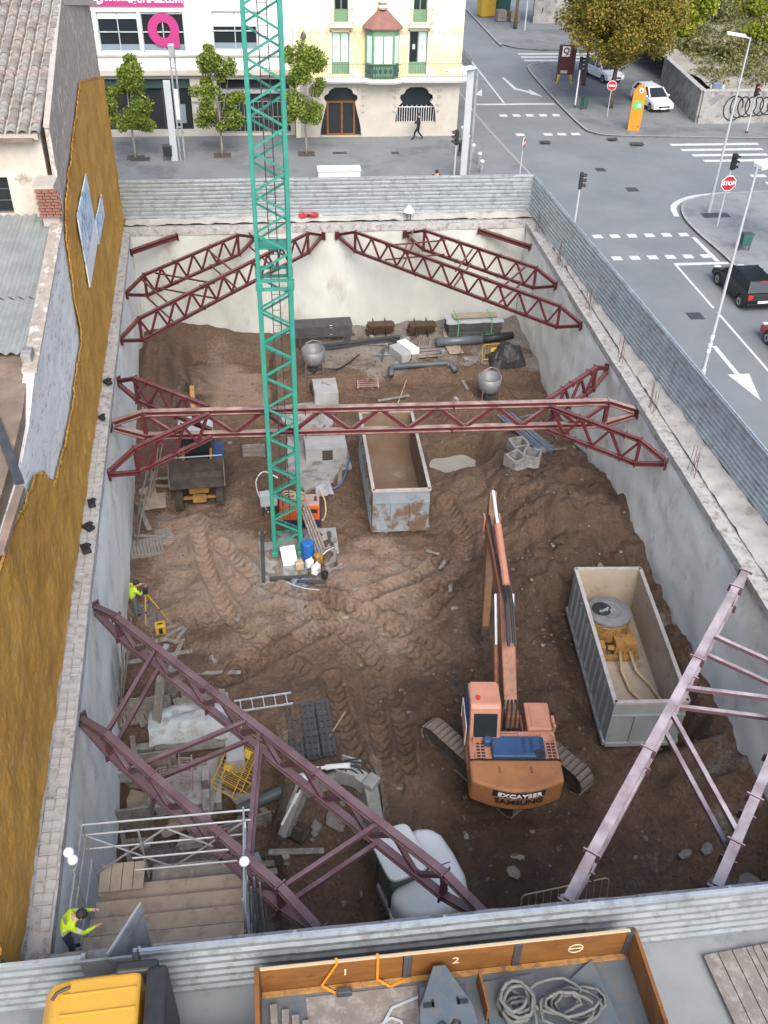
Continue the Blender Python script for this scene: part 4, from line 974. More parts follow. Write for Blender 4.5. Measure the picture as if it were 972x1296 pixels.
for z in (.15,2.25): mb.bx(4.6,6.5,YF+.31,YF+.39,z,z+.12)
mb.build('door_frame','truckwood',d0,off=O)
mb = MB(); mb.bx(9.25,12.05,YF+.42,YF+.46,1.0,3.3); w0 = mb.build('barred_window','glassdark',yb,off=O)
for k in range(16):
    mb = MB(); x_ = 9.4+k*.165; mb.bx(x_,x_+.03,YF+.25,YF+.28,1.0,2.0 if k%2 else 2.1); mb.build('window_bar','polewhite',w0,off=O)
mb = MB(); mb.bx(9.3,12.0,YF+.24,YF+.29,1.95,2.0); mb.build('window_rail','polewhite',w0,off=O)
# balcony slab with the bulge under the bay, wrapping the corner
def bal(off): return [(4.3,YF),(4.3,YF-.75-off),(6.9,YF-.75-off),(7.4,YF-1.05-off),(9.05,YF-1.05-off),(9.55,YF-.75-off),(13.2,YF-.75-off),(14.1+off,YF-.55-off),(14.3+off,YF+.2),(14.3+off,YF+6),(13.55,YF+6),(13.55,YF)]
mb = MB(); mb.prism(bal(.05), 3.85, 4.0); mb.prism(bal(-.08), 3.72, 3.85); bs = mb.build('balcony','facadewhite',yb,off=O)
bl = bal(-.03)[1:10]; 
mb = MB()
for z in (4.12,4.9):
    for a_, c in zip(bl[:-1],bl[1:]): mb.beam((*a_,z),(*c,z),.03,.03)
mb.build('balcony_rail','ironwork',yb,off=O)
bar = None
for a_, c in zip(bl[:-1],bl[1:]):
    Ln = math.dist(a_,c); n = max(1,int(Ln/.16))
    for k in range(n):
        q = (a_[0]+(c[0]-a_[0])*k/n-O[0], a_[1]+(c[1]-a_[1])*k/n-O[1], 4.0)
        if bar is None: mb = MB(); mb.bx(-.009,.009,-.009,.009,0,.9); bar = mb.build('baluster','ironwork',yb); bar.location = q
        else: share(bar, yb, q)
for i,(x0,x1,z0,z1) in enumerate(dw):
    w_ = MB(); w_.bx(x0,x1,YF+.16,YF+.2,z0,z1); wo = w_.build('balcony_door','shuttergreen',yb,off=O); xm = (x0+x1)/2
    for a_, c, m_ in ((x0+.07,xm-.04,'glassdark' if i in (1,2,3) else 'shutterpale'),(xm+.04,x1-.07,'shutterpale' if i < 2 else 'glassdark')):
        mb = MB(); mb.bx(a_,c,YF+.13,YF+.16,z0+.75,z1-.07); mb.build('pane',m_,wo,off=O)
        if i < 2: mb = MB(); mb.bx((a_+c)/2-.09,(a_+c)/2+.09,YF+.11,YF+.13,z0+1.5,z0+1.8); mb.build('notice','polegrey',wo,off=O)
    mb = MB(); mb.bx(x0-.1,x0,YF-.02,YF+.05,z0,z1+.1); mb.bx(x1,x1+.1,YF-.02,YF+.05,z0,z1+.1); mb.bx(x0-.1,x1+.1,YF-.02,YF+.05,z1,z1+.1); mb.build('surround','facadecream',wo,off=O)
for x0,x1 in ((4.82,6.38),(9.93,11.43)):
    mb = MB(); mb.bx(x0,x1,YF-.55,YF,7.0,7.14); b0 = mb.build('small_balcony','facadewhite',yb,off=O)
    mb = MB()
    for z in (7.2,8.0): mb.bx(x0+.03,x1-.03,YF-.53,YF-.5,z,z+.03); mb.bx(x0+.03,x0+.06,YF-.5,YF,z,z+.03); mb.bx(x1-.06,x1-.03,YF-.5,YF,z,z+.03)
    n = 12
    for k in range(n+1): x_ = x0+.03+(x1-x0-.08)*k/n; mb.bx(x_,x_+.018,YF-.53,YF-.51,7.14,8.02)
    mb.build('railing','shuttergreen',b0,off=O)
# bay window
bo = [(7.15,YF),(7.15,YF-.45),(7.55,YF-.9),(8.9,YF-.9),(9.3,YF-.45),(9.3,YF)]
mb = MB(); mb.prism(bo, 4.0, 6.95); by = mb.build('bay_window','shuttergreen',yb,off=O)
fc = [(bo[i],bo[i+1]) for i in range(1,4)]
for a_, c in fc:
    a3 = Vector((*a_,0)); c3 = Vector((*c,0)); d_ = (c3-a3).normalized(); n_ = Vector((d_.y,-d_.x,0)); Ln = (c3-a3).length
    k = 2 if Ln > 1 else 1
    for q in range(k):
        s0 = .10+q*(Ln-.1)/k; s1 = (q+1)*(Ln-.1)/k; 
        P0 = a3+d_*s0+n_*.015; P1 = a3+d_*s1+n_*.015
        mb = MB(); mb.add([(P0.x,P0.y,4.95),(P1.x,P1.y,4.95),(P1.x,P1.y,6.55),(P0.x,P0.y,6.55),(P0.x-n_.x*.03,P0.y-n_.y*.03,4.95),(P1.x-n_.x*.03,P1.y-n_.y*.03,4.95),(P1.x-n_.x*.03,P1.y-n_.y*.03,6.55),(P0.x-n_.x*.03,P0.y-n_.y*.03,6.55)], MB.BF); mb.build('pane','shutterpale',by,off=O)
    mb = MB()
    for z in (4.15,4.85): mb.beam(a3+n_*.03+Vector((0,0,z)), c3+n_*.03+Vector((0,0,z)), .03,.03)
    for q in range(9): p = a3+d_*(Ln*q/8)+n_*.03; mb.beam((p.x,p.y,4.15),(p.x,p.y,4.85),.02,.02)
    for q in range(k*2): p = a3+d_*(Ln*(q+.5)/(k*2))+n_*.03; mb.ball((p.x,p.y,4.5),.12,6,(1,.3,1.4),0,4)
    mb.build('bay_railing','binteal',by,off=O)
ap = (8.22,YF-.1,8.05); ro = [(6.95,YF),(6.95,YF-.55),(7.45,YF-1.08),(9.0,YF-1.08),(9.5,YF-.55),(9.5,YF)]
mb = MB(); mb.add([(*p,6.95) for p in ro]+[(*p,7.03) for p in ro]+[(ap[0]-.2,ap[1],ap[2]),(ap[0]+.2,ap[1],ap[2])], [tuple(range(6))[::-1],(0,1,7,6),(1,2,8,7),(2,3,9,8),(3,4,10,9),(4,5,11,10),(6,7,12),(7,8,12),(8,9,13,12),(9,10,13),(10,11,13)]); mb.build('bay_roof','bayroof',yb,off=O)
mb = MB(); mb.lathe([(.30,8.0),(.34,8.1),(.2,8.25),(.32,8.4),(.22,8.6),(.05,8.9)],10,(8.22,YF-.12,0)); mb.build('finial','facadestone',yb,off=O)
for x_ in [3.2+.48*k for k in range(4)]+[6.45,6.85]+[9.55,9.8]+[11.5+.42*k for k in range(5)]:
    mb = MB(); mb.lathe([(.13,0),(.13,.02)],12,(x_,YF-.02,6.62),'y'); mb.build('rosette','rosette',yb,off=O)
mb = MB(); mb.beam((3.15,YF-.25,5.2),(3.15,YF-.25,7.2),.03,.03); mb.lathe([(.05,6.25),(.2,6.35),(.16,6.55),(.05,6.7)],10,(3.15,YF-.25,0)); mb.beam((3.15,YF-.25,6.9),(3.15,YF,6.9),.03,.03); mb.build('bracket_lamp','ironwork',yb,off=O)
# ================================================================== machines
def RZ(a): return Matrix.Rotation(a, 4, 'Z')
def track(par, cx, cy, rz, Ln, rad, wd, npad, padm='trackpad'):
    mtx = Matrix.Translation((cx,cy,0)) @ RZ(rz); z0 = rad
    tk = MB(); half = Ln/2-rad; out = []
    per = 4*half+2*math.pi*rad
    def pt(s_):
        s_ %= per
        if s_ < 2*half: return (-half+s_, 2*rad, 0.0)
        s_ -= 2*half
        if s_ < math.pi*rad: a = s_/rad; return (half+rad*math.sin(a), rad+rad*math.cos(a), -a)
        s_ -= math.pi*rad
        if s_ < 2*half: return (half-s_, 0.0, -math.pi)
        s_ -= 2*half; a = s_/rad; return (-half-rad*math.sin(a), rad-rad*math.cos(a), -math.pi-a)
    prof = [pt(per*k/48)[:2] for k in range(48)]
    inner = [(p[0]*.94, rad+(p[1]-rad)*.84) for p in prof]
    n = 48; P = [(-wd*.42,a,b) for a,b in prof]+[(wd*.42,a,b) for a,b in prof]+[(-wd*.42,a,b) for a,b in inner]+[(wd*.42,a,b) for a,b in inner]
    F = []
    for k in range(n):
        j = (k+1)%n; F += [(k,j,n+j,n+k),(2*n+k,3*n+k,3*n+j,2*n+j),(k,2*n+k,2*n+j,j),(n+k,n+j,3*n+j,3*n+k)]
    tk.add(P,F); to = tk.build('track','rubber',par); to.matrix_local = mtx
    pad = None
    for k in range(npad):
        y, z, a = pt(per*k/npad)
        if pad is None:
            mb = MB(); mb.box((0,0,.012),(wd,per/npad*.86,.03)); mb.box((0,-per/npad*.3,.04),(wd*.98,.03,.05)); pad = mb.build('track_shoe',padm,to); o = pad
        else: o = share(pad, to)
        o.location = (0,y,z); o.rotation_euler = (a,0,0)
    fr = MB(); fr.box((0,0,rad),(wd*.5,2*half,rad*.9)); 
    for s_ in (-1,1): fr.lathe([(rad*.72,-wd*.3),(rad*.72,wd*.3)],16,(0,s_*half,rad),'x')
    o = fr.build('track_frame','mudrubber',par); o.matrix_local = mtx
    return to
def cyl(par, a, b, r1, r2, f, m1, off):
    a = Vector(a); b = Vector(b); c = a+(b-a)*f
    mb = MB(); mb.tube(a,c,r1,10); o = mb.build('cylinder',m1,par,smooth=False,off=off)
    mb = MB(); mb.tube(c,b,r2,10); mb.build('piston_rod','chrome',o,off=off)
def plate_beam(mb, side_pts, wd, plane_o, d):      # side profile (s along d, z) with width
    d = Vector(d).normalized(); n = d.cross(Vector((0,0,1))).normalized(); k = len(side_pts)
    P = [Vector(plane_o)+d*s_+Vector((0,0,z))+n*(wd/2) for s_,z in side_pts]+[Vector(plane_o)+d*s_+Vector((0,0,z))-n*(wd/2) for s_,z in side_pts]
    return mb.add(P, [tuple(range(k)),tuple(range(k,2*k))[::-1]]+[(i,k+i,k+(i+1)%k,(i+1)%k) for i in range(k)])

ec = Vector((7.15,19.45,-6.62)); H = R(-6)
ex = thing('excavator', 'big salmon and orange crawler excavator with blue engine cover', 'excavator', ec)
track(ex, -1.22, -.32, R(34), 4.3, .44, .62, 44); track(ex, 1.12, .42, R(34), 4.6, .44, .62, 46)
mb = MB(); mb.box((0,0,.62),(1.9,1.7,.45),R(34)); mb.lathe([(.75,.8),(.75,1.05)],20); mb.build('undercarriage','mudrubber',ex)
U = lambda mb: mb.move(RZ(H))
mb = MB(); mb.prism([(-1.45,-1.6),(1.42,-1.6),(1.42,1.05),(.5,1.05),(.5,.0),(-.35,.0),(-.35,1.25),(-1.45,1.25)],1.0,1.3); U(mb).build('deck','salmon',ex,bevel=.03)
mb = MB(); arc = [(-1.48+2.93*k/12, -2.15-.42*math.sin(math.pi*k/12)) for k in range(13)]
mb.prism(arc+[(1.45,-1.35),(-1.48,-1.35)],1.0,2.02); cw = U(mb).build('counterweight','excorange',ex,bevel=.12,seg=3)
# lettering on the counterweight
for body, z, m_, sz in (('EXCAYSER',1.77,'signwhite',.25),('SAMSUNG',1.46,'blackplastic',.31)):
    tx = text('lettering',body,sz,m_,cw, RZ(H) @ Matrix.Translation((0.02,-2.60,z)) @ FRONT, .012, bold=(.003 if body[0] == 'E' else .006), sx=(1.18 if body[0] == 'E' else 1.08))
    me_ = tx.data
    for v_ in me_.vertices:
        q = RZ(-H) @ v_.co; tt = (q.x+1.48)/2.93; q.y += (-2.15-.42*math.sin(math.pi*min(max(tt,0),1)))+2.57; v_.co = RZ(H) @ q
mb = MB(); pts_ = [(-.83+1.66*k/8) for k in range(9)]
for k in range(8):
    xa, xb = pts_[k], pts_[k+1]; ya, yb_ = [-2.155-.42*math.sin(math.pi*(x_+1.48)/2.93)-.008 for x_ in (xa,xb)]
    mb.add([(xa,ya,1.63),(xb,yb_,1.63),(xb,yb_,1.93),(xa,ya,1.93)],[(0,1,2,3)])
U(mb).build('name_band','blackplastic',cw)
for x_ in (-.55,.45): mb = MB(); mb.box((x_,-1.78,2.035),(.05,.22,.05)); U(mb).build('lifting_lug','boomorange',ex)
mb = MB(); mb.box((0,-1.375,1.99),(2.9,.025,.09)); U(mb).build('panel_seam','blackplastic',ex)
for x_ in (-1.30,1.30): mb = MB(); mb.path([(x_,-1.25,1.95),(x_,-1.25,2.25),(x_,-.65,2.25),(x_,-.65,1.95)],.018,6); U(mb).build('handrail','salmon',ex)
mb = MB(); mb.box((-.3,-.30,1.957),(1.0,.012,.012)); mb.box((.2,-.42,1.957),(.012,.3,.012)); U(mb).build('hatch_seam','blackplastic',ex)
mb = MB(); mb.bx(-1.43,1.42,-1.40,-.18,1.3,1.95); U(mb).build('engine_housing','salmon',ex,bevel=.05)
mb = MB(); mb.box((.12,-.93,2.03),(1.72,.82,.22)); bc = U(mb).build('engine_cover','excblue',ex,bevel=.07,seg=3)
mb = MB()
for cx_ in (.30,.55,.88):
    for r_ in range(7):
        if cx_ == .88 and r_ > 4: continue
        mb.box((cx_,-.66-r_*.085,2.142),(.13,.035,.012))
for r_ in range(8): mb.box((-.72,-.62-r_*.085,2.142),(.10,.02,.012))
struct(U(mb).build('vent_slots','blackplastic',bc),'stuff')
mb = MB(); mb.lathe([(.17,2.13),(.17,2.146)],14,(.78,-1.22,0)); U(mb).build('exhaust_opening','blackplastic',bc)
for s_ in (-1,1):
    mb = MB(); x_ = -1.08 if s_ < 0 else 1.2; mb.bx(x_-.16,x_+.16,-1.3,-.62,1.955,1.965); g_ = U(mb).build('grille','blackplastic',ex)
    mb = MB()
    for k in range(6): mb.bx(x_-.16,x_+.16,-1.28+k*.12,-1.25+k*.12,1.965,1.98)
    for k in range(3): mb.bx(x_-.16+k*.15,x_-.13+k*.15,-1.3,-.62,1.965,1.978)
    struct(U(mb).build('grille_bars','salmon',g_),'stuff')
mb = MB(); mb.prism([(-.70,1.3),(1.15,1.3),(1.15,2.2),(.85,3.12),(-.10,3.18),(-.22,3.08),(-.62,2.15)],-1.42,-.42,'x'); cb_ = U(mb).build('cab','salmon',ex,bevel=.06,seg=3)
mb = MB(); mb.add([(-1.30,-.625,2.17),(-.54,-.625,2.17),(-.54,-.30,2.93),(-1.30,-.30,2.93)],[(0,1,2,3)]); U(mb).build('rear_window','glassdark',cb_)
mb = MB(); mb.bx(-1.35,-.5,.25,.85,3.135,3.16); U(mb).build('roof_hatch','salmon',cb_,bevel=.01)
mb = MB(); mb.lathe([(.05,3.15),(.07,3.26),(.03,3.28)],8,(-1.15,.12,0)); U(mb).build('beacon','signred',cb_)
for x_ in (-1.432,-.408):
    mb = MB(); mb.bx(x_-.006,x_+.006,-.35,1.05,2.0,2.9); U(mb).build('side_window','excblue' if x_ < -1 else 'glassdark',cb_)
mb = MB(); mb.beam((-1.5,1.0,2.3),(-1.72,1.2,2.6),.03,.03); mb.box((-1.75,1.25,2.65),(.14,.06,.3)); U(mb).build('mirror','blackplastic',cb_)
mb = MB(); mb.tube((-1.5,-.3,1.4),(-1.5,-.3,2.3),.02); mb.tube((-1.5,.9,1.4),(-1.5,.9,2.3),.02); mb.tube((-1.5,-.3,2.3),(-1.5,.9,2.3),.02); U(mb).build('handrail','polewhite',cb_)
mb = MB(); mb.lathe([(.13,1.95),(.14,2.2),(.09,2.25)],14,(-.85,-.72,0)); U(mb).build('pre_cleaner','excblue',ex)
mb = MB(); mb.bx(.55,1.38,-.15,1.0,1.3,2.0); U(mb).build('tank','salmon',ex,bevel=.06)
mb = MB(); mb.bx(.7,1.25,-.05,.85,2.0,2.03); mb.box((1.42,.2,2.0),(.1,.3,.2)); mb.box((1.44,-.05,1.95),(.1,.12,.3)); U(mb).build('tank_step','salmon',ex,bevel=.02)
for x_, r_ in ((.7,.16),(1.1,.19)):
    mb = MB(); mb.path([(x_+r_*math.cos(a_),-.45+r_*math.sin(a_),1.98) for a_ in np.linspace(0,5.6,14)],.02); U(mb).build('hose_loop','salmon',ex)
mb = MB(); 
for k in range(4): mb.path([(-.25+.15*k,.1,1.5),(-.2+.15*k,.5,2.0+.1*k),(-.1+.12*k,.9,2.2)],.03)
struct(U(mb).build('hydraulic_hoses','blackplastic',ex),'stuff')
mb = MB(); mb.bx(-.38,.5,.0,1.0,.95,1.15); U(mb).build('slew_plate','darksteel',ex)
# boom, stick and cylinders
ST = at(614,793,-5.7); TL_ = at(624,622,-1.1); PV = TL_+(ST-TL_)*.23; FT = Vector((7.32,19.95,-4.95)); EL = FT+(PV-FT)*.50+Vector((0,0,1.15))
dB = (PV-FT); dB.z = 0; LB = dB.length; dB.normalize()
zf = lambda p: p.z-FT.z
sE = LB*.5; zE = zf(EL); zP = zf(PV)
prof = [(-.22,-.2),(0,-.28),(.6,.05),(sE*.95,zE-.32),(sE*1.1,zE-.34),(LB*.8,(zE+zP)/2-.12),(LB,zP-.2),(LB+.2,zP-.08),(LB+.2,zP+.12),(LB*.8,(zE+zP)/2+.32),(sE*1.05,zE+.32),(sE*.9,zE+.28),(.35,.42),(-.1,.26)]
mb = MB(); plate_beam(mb, prof, .46, FT, dB); bm_ = mb.build('boom','boomorange',ex,bevel=.03,off=ec)
for s_ in (-1,1):
    nB = dB.cross(Vector((0,0,1)))*(s_*.30); a_ = FT+dB*.75+Vector((0,0,-.62))+nB; b_ = FT+dB*(sE*.98)+Vector((0,0,zE-.02))+nB
    cyl(ex, a_, b_, .10, .05, .58, 'boomorange', ec)
dS = (ST-TL_).normalized(); sd_ = dB.cross(Vector((0,0,1)))
mb = MB(); q = dS.cross(sd_).normalized()
Pst = []
for f_, wq, wn in ((0,.10,.13),(.1,.20,.15),(.24,.34,.16),(.35,.28,.155),(.8,.17,.14),(1.0,.12,.13)):
    c_ = TL_+(ST-TL_)*f_
    Pst.append([c_+sd_*wn+q*wq,c_-sd_*wn+q*wq,c_-sd_*wn-q*wq*.9,c_+sd_*wn-q*wq*.9])
Vs = [p for r_ in Pst for p in r_]; Fs = [(0,1,2,3),tuple(4*5+i for i in range(4))]
for r_ in range(5):
    for i in range(4): Fs.append((r_*4+i,r_*4+(i+1)%4,(r_+1)*4+(i+1)%4,(r_+1)*4+i))
mb.add(Vs,Fs); mb.build('stick','stickrust',ex,bevel=.02,off=ec)
mb = MB(); mb.box(ST+dS*.12,(.34,.3,.4),H); mb.tube(ST+dS*.2,ST+dS*.75,.09,10,.03); mb.build('breaker_tip','mudrubber',ex,bevel=.03,off=ec)
nT = Vector((0,0,.40)); cyl(ex, EL+dB*-.2+nT+Vector((0,0,.1)), TL_+Vector((0,0,.02)), .13, .06, .62, 'salmon', ec)
for s_ in (-1,1):
    mb = MB(); e0 = EL+Vector((0,0,.35))+sd_*s_*.12; mb.path([e0-dB*2.2+Vector((0,0,-.75)),e0-dB*1.0+Vector((0,0,.0)),e0+dB*.3+Vector((0,0,.18)),e0+dB*1.6+Vector((0,0,.02)),PV+Vector((0,0,.4))+sd_*s_*.12],.05,6)
    mb.path([e0-dB*2.1+Vector((0,0,-.7))-sd_*s_*.06,e0-dB*.8+Vector((0,0,.10))-sd_*s_*.06,e0+dB*.7+Vector((0,0,.2))-sd_*s_*.06],.05,6)
    struct(mb.build('boom_hoses','blackplastic',ex,off=ec),'stuff')
for s_ in (-1,1):
    mb = MB(); mb.beam(PV+sd_*s_*.28+Vector((0,0,-.3)), PV+sd_*s_*.28+Vector((0,0,.35)), .06,.3,dB); mb.build('boom_fork','salmon',ex,off=ec)

# ------------------------------------------------------------------ white midi excavator
wc = Vector((3.35,15.1,-6.95)); HW = R(21)
HW = R(17)
wx = thing('excavator', 'white rounded midi excavator with grey boom, under the long mauve strut', 'excavator', wc)
track(wx, -.86, -.1, R(3), 3.0, .36, .46, 34, 'mudrubber'); track(wx, .92, -.1, R(3), 3.0, .36, .46, 34, 'mudrubber')
mb = MB(); mb.box((0,0,.55),(1.4,1.4,.4)); mb.lathe([(.6,.7),(.6,.95)],18); mb.build('undercarriage','wexcgrey',wx)
UW = lambda mb: mb.move(RZ(HW))
out = [(-1.12,.2),(-1.12,-.9),(-.98,-1.35),(-.6,-1.66),(0,-1.78),(.6,-1.66),(.98,-1.35),(1.12,-.9),(1.12,.35),(.95,.75),(.25,.85)]
mb = MB(); mb.prism(out,.9,1.22); UW(mb).build('deck','wexcgrey',wx,bevel=.05)
def superbox(mb, c, dims, e=.38, n=36, m=18):
    P = []; F = []; c = Vector(c); f = lambda v: math.copysign(abs(v)**e, v)
    for j in range(m+1):
        p = -math.pi/2+math.pi*j/m
        for i in range(n):
            t = 2*math.pi*i/n; P.append(c+Vector((dims[0]/2*f(math.cos(p))*f(math.cos(t)), dims[1]/2*f(math.cos(p))*f(math.sin(t)), dims[2]/2*f(math.sin(p)))))
    for j in range(m):
        for i in range(n): F.append((j*n+i,j*n+(i+1)%n,(j+1)*n+(i+1)%n,(j+1)*n+i))
    return mb.add(P,F)
mb = MB(); mb.prism([(-1.10,-.55),(-1.12,-.95),(-1.02,-1.35),(-.72,-1.66),(-.3,-1.80),(.3,-1.80),(.72,-1.66),(1.04,-1.35),(1.16,-.95),(1.18,-.2),(1.12,.45),(.92,.85),(.45,.95),(.12,.9),(.10,-.45)],1.0,2.2); hd_ = UW(mb).build('engine_hood','wexcwhite',wx,bevel=.34,seg=6,smooth=True)
mb = MB(); mb.prism([(-1.14,-.75),(-1.16,-1.0),(-1.05,-1.4),(-.74,-1.72),(-.3,-1.87),(.3,-1.87),(.74,-1.72),(1.08,-1.4),(1.2,-1.0),(1.2,-.75)],.92,1.34); UW(mb).build('counterweight','wexcwhite',wx,bevel=.08,seg=3,smooth=True)
mb = MB(); mb.path([(.12,-.48,2.21),(.5,-.50,2.21),(.85,-.52,2.2),(1.05,-.54,2.1),(1.19,-.56,1.8)],.018,6); UW(mb).build('hood_seam','darksteel',wx)
mb = MB(); mb.bx(-.60,.30,-1.83,-1.6,1.44,1.62); g_ = UW(mb).build('rear_grille','wexcgrey',hd_,bevel=.02)
mb = MB()
for k in range(3): mb.bx(-.52,.2,-1.845,-1.83,1.47+k*.05,1.49+k*.05)
struct(UW(mb).build('grille_slots','blackplastic',g_),'stuff')
mb = MB(); mb.prism([(-.60,1.22),(1.15,1.22),(1.18,1.9),(.75,2.62),(-.5,2.62),(-.60,2.2)],-1.05,.08,'x'); c0 = UW(mb).build('cab','glassgreen',wx,bevel=.05)
mb = MB(); superbox(mb,(-.48,.1,2.62),(1.26,1.62,.2),.35); UW(mb).build('cab_roof','wexcwhite',c0,smooth=True)
mb = MB()
for x_ in (-1.06,.09):
    for (ya,za),(yb2,zb) in (((-.6,1.22),(-.6,2.6)),((1.19,1.9),(.77,2.62)),((.3,1.22),(.3,2.6))): mb.beam((x_,ya,za),(x_,yb2,zb),.05,.05)
UW(mb).build('cab_frame','darksteel',c0)
mb = MB(); mb.add([(-.98,1.21,1.9),(.02,1.21,1.9),(.02,.79,2.6),(-.98,.79,2.6)],[(0,1,2,3)]); UW(mb).build('windscreen','glassblue',c0)
B0 = Vector((2.45,16.75,-5.9)); B1 = at(452,988,-4.0); B2 = at(405,990,-4.5); B3 = at(378,1008,-5.1); B4 = at(362,1055,-6.5)
def boxpath(par, name, pts, w0, w1, m_, off):
    mb = MB()
    for i in range(len(pts)-1):
        f0 = w0+(w1-w0)*i/(len(pts)-1); mb.beam(pts[i], Vector(pts[i+1])+(Vector(pts[i+1])-Vector(pts[i])).normalized()*.08, f0, f0*1.35)
    return mb.build(name, m_, par, bevel=.03, off=off)
mb = MB(); mb.box(B0-Vector((0,0,.35)),(.5,.5,.7),R(40)); mb.build('swing_post','wexcgrey',wx,bevel=.04,off=wc)
def catmull(P, n=6):
    out = []
    for i in range(len(P)-1):
        p0,p1,p2,p3 = P[max(i-1,0)],P[i],P[i+1],P[min(i+2,len(P)-1)]
        for k in range(n): t = k/n; out.append(.5*((2*p1)+(p2-p0)*t+(2*p0-5*p1+4*p2-p3)*t*t+(3*p1-p0-3*p2+p3)*t**3))
    return out+[P[-1]]
bq = catmull([B0, Vector((2.38,17.25,-4.8)), Vector((2.1,17.65,-4.15)), Vector((1.6,17.75,-4.0)), Vector((.95,17.75,-4.3)), Vector((.35,17.75,-4.75))])
E1 = Vector((2.2,17.35,-4.25)); E2 = Vector((1.65,17.7,-4.0)); E3 = Vector((.35,17.75,-4.7))
boxpath(wx,'boom',[B0,E1,E2,E3],.42,.34,'wexcgrey',wc)
for s_ in (-1,1): mb = MB(); mb.box(E2+Vector((.12*s_,.26*s_,.05)),(.62,.05,.62),R(-25)); mb.build('boom_bracket','wexcgrey',wx,bevel=.05,off=wc)
mb = MB(); mb.box(E1+Vector((.1,-.1,.28)),(.5,.4,.25),R(50)); mb.build('boom_cover','wexcgrey',wx,bevel=.06,off=wc)
sq = [Vector((.75,18.05,-4.35)),Vector((.3,17.85,-4.65)),Vector((-.05,17.5,-5.4)),Vector((-.35,17.2,-6.1))]
boxpath(wx,'stick',sq,.36,.26,'wexcgrey',wc)
cyl(wx, Vector((.5,17.95,-4.1)), Vector((-.45,17.15,-5.6)), .07, .04, .6, 'wexcwhite', wc)
cyl(wx, Vector((1.7,17.65,-3.62)), Vector((.5,17.9,-3.95)), .09, .05, .6, 'wexcwhite', wc)
mb = MB(); mb.ball(Vector((.3,17.85,-4.45)),.26,10,(1.2,1,.9)); mb.build('stick_cover','wexcwhite',wx,off=wc,bevel=.01)
for k in range(5):
    mb = MB(); s_ = Vector((.05*k-.1,.04*k,.1)); mb.path([p_+Vector((.10*k-.2,.07*k-.14,.30+.05*math.sin(k*2.1))) for p_ in bq[2:]]+[Vector((.0+.05*k,17.6,-4.9+.05*k))],.028,6); mb.build('hydraulic_hose','blackplastic',wx,off=wc)
bk_ = MB(); bw = .45; B4 = Vector((-.35,17.2,-6.45)); pr = [(0,0),(.12,-.35),(.02,-.7),(-.35,-.8),(-.62,-.62),(-.55,-.55),(-.33,-.68),(-.03,-.58),(.0,-.33),(-.1,0)]
plate_beam(bk_, pr, bw*2, B4+Vector((.12,.1,.55)), (-.6,-.8,0)); bk_.build('bucket','mudrubber',wx,off=wc)

# ------------------------------------------------------------------ backhoe loader
lz = gz(-3.65,36.4); lo = thing('backhoe_loader', 'muddy backhoe loader with raised front bucket under the red knee truss', 'loader', (-3.62,37.1,lz-.02), R(182))
def wheel(par, c, r_, wd, m_='mudrubber'):
    mb = MB(); mb.lathe([(r_*.55,-wd*.5),(r_*.92,-wd*.5),(r_,-wd*.36),(r_,wd*.36),(r_*.92,wd*.5),(r_*.55,wd*.5)],20,(0,0,0),'x'); o = mb.build('wheel',m_,par); o.location = c
    mb = MB(); mb.lathe([(r_*.56,-wd*.40),(r_*.5,-wd*.44),(r_*.2,-wd*.34),(r_*.2,wd*.34),(r_*.5,wd*.44),(r_*.56,wd*.40)],16,(0,0,0),'x'); mb.build('rim','yellowrust' if m_ == 'mudrubber' else 'rim',o)
    if m_ == 'mudrubber':
        mb = MB()
        for k in range(18):
            a_ = 2*math.pi*k/18
            for s_ in (-1,1): mb.beam((s_*wd*.48,r_*1.0*math.cos(a_),r_*1.0*math.sin(a_)),(0,r_*1.02*math.cos(a_+.2),r_*1.02*math.sin(a_+.2)),.05,.05,(0,math.cos(a_),math.sin(a_)))
        struct(mb.build('tread','mudrubber',o),'stuff')
for sx in (-1,1): wheel(lo,(sx*.9,2.15,.46),.48,.34); wheel(lo,(sx*.92,-.05,.70),.72,.45)
mb = MB(); mb.bx(-.45,.45,.3,2.3,.75,1.35); mb.build('hood','yellowrust',lo,bevel=.06)
mb = MB(); mb.bx(-.42,.42,.5,2.1,1.35,1.5); mb.build('engine_block','darksteel',lo,bevel=.04)
mb = MB(); mb.bx(-.3,.3,2.3,2.55,.45,.75); mb.bx(-.9,.9,2.08,2.22,.40,.52); mb.build('front_axle','yellowrust',lo,bevel=.02)
mb = MB(); mb.bx(-.72,.72,-1.15,.3,.9,2.55); cb_ = mb.build('cab','glassdark',lo,bevel=.05)
mb = MB(); mb.bx(-.80,.80,-1.25,.45,2.55,2.68); mb.build('cab_roof','polegrey',cb_,bevel=.05,seg=3)
for sx in (-1,1):
    for y_ in (-1.13,-.4,.28): mb = MB(); mb.beam((sx*.72,y_,.9),(sx*.72,y_,2.56),.07,.07); mb.build('cab_pillar','darksteel',cb_)
    mb = MB(); mb.beam((sx*.62,.2,1.75),(sx*.62,2.2,1.55),.12,.22); mb.beam((sx*.62,2.15,1.58),(sx*.62,2.4,1.9),.12,.2); mb.build('loader_arm','yellowrust',lo,bevel=.02)
    cyl(lo,(sx*.5,.9,.9),(sx*.5,2.1,1.5),.06,.035,.6,'darksteel',(0,0,0))
    mb = MB(); mb.bx(sx*.95-.25,sx*.95+.25,-.7,.6,1.42,1.5); mb.build('mudguard','excblue' if sx < 0 else 'darksteel',lo,bevel=.03)
mb = MB(); mb.tube((-1.15,2.1,2.66),(1.15,2.1,2.66),.035); mb.build('cross_bar','scaffold',lo)
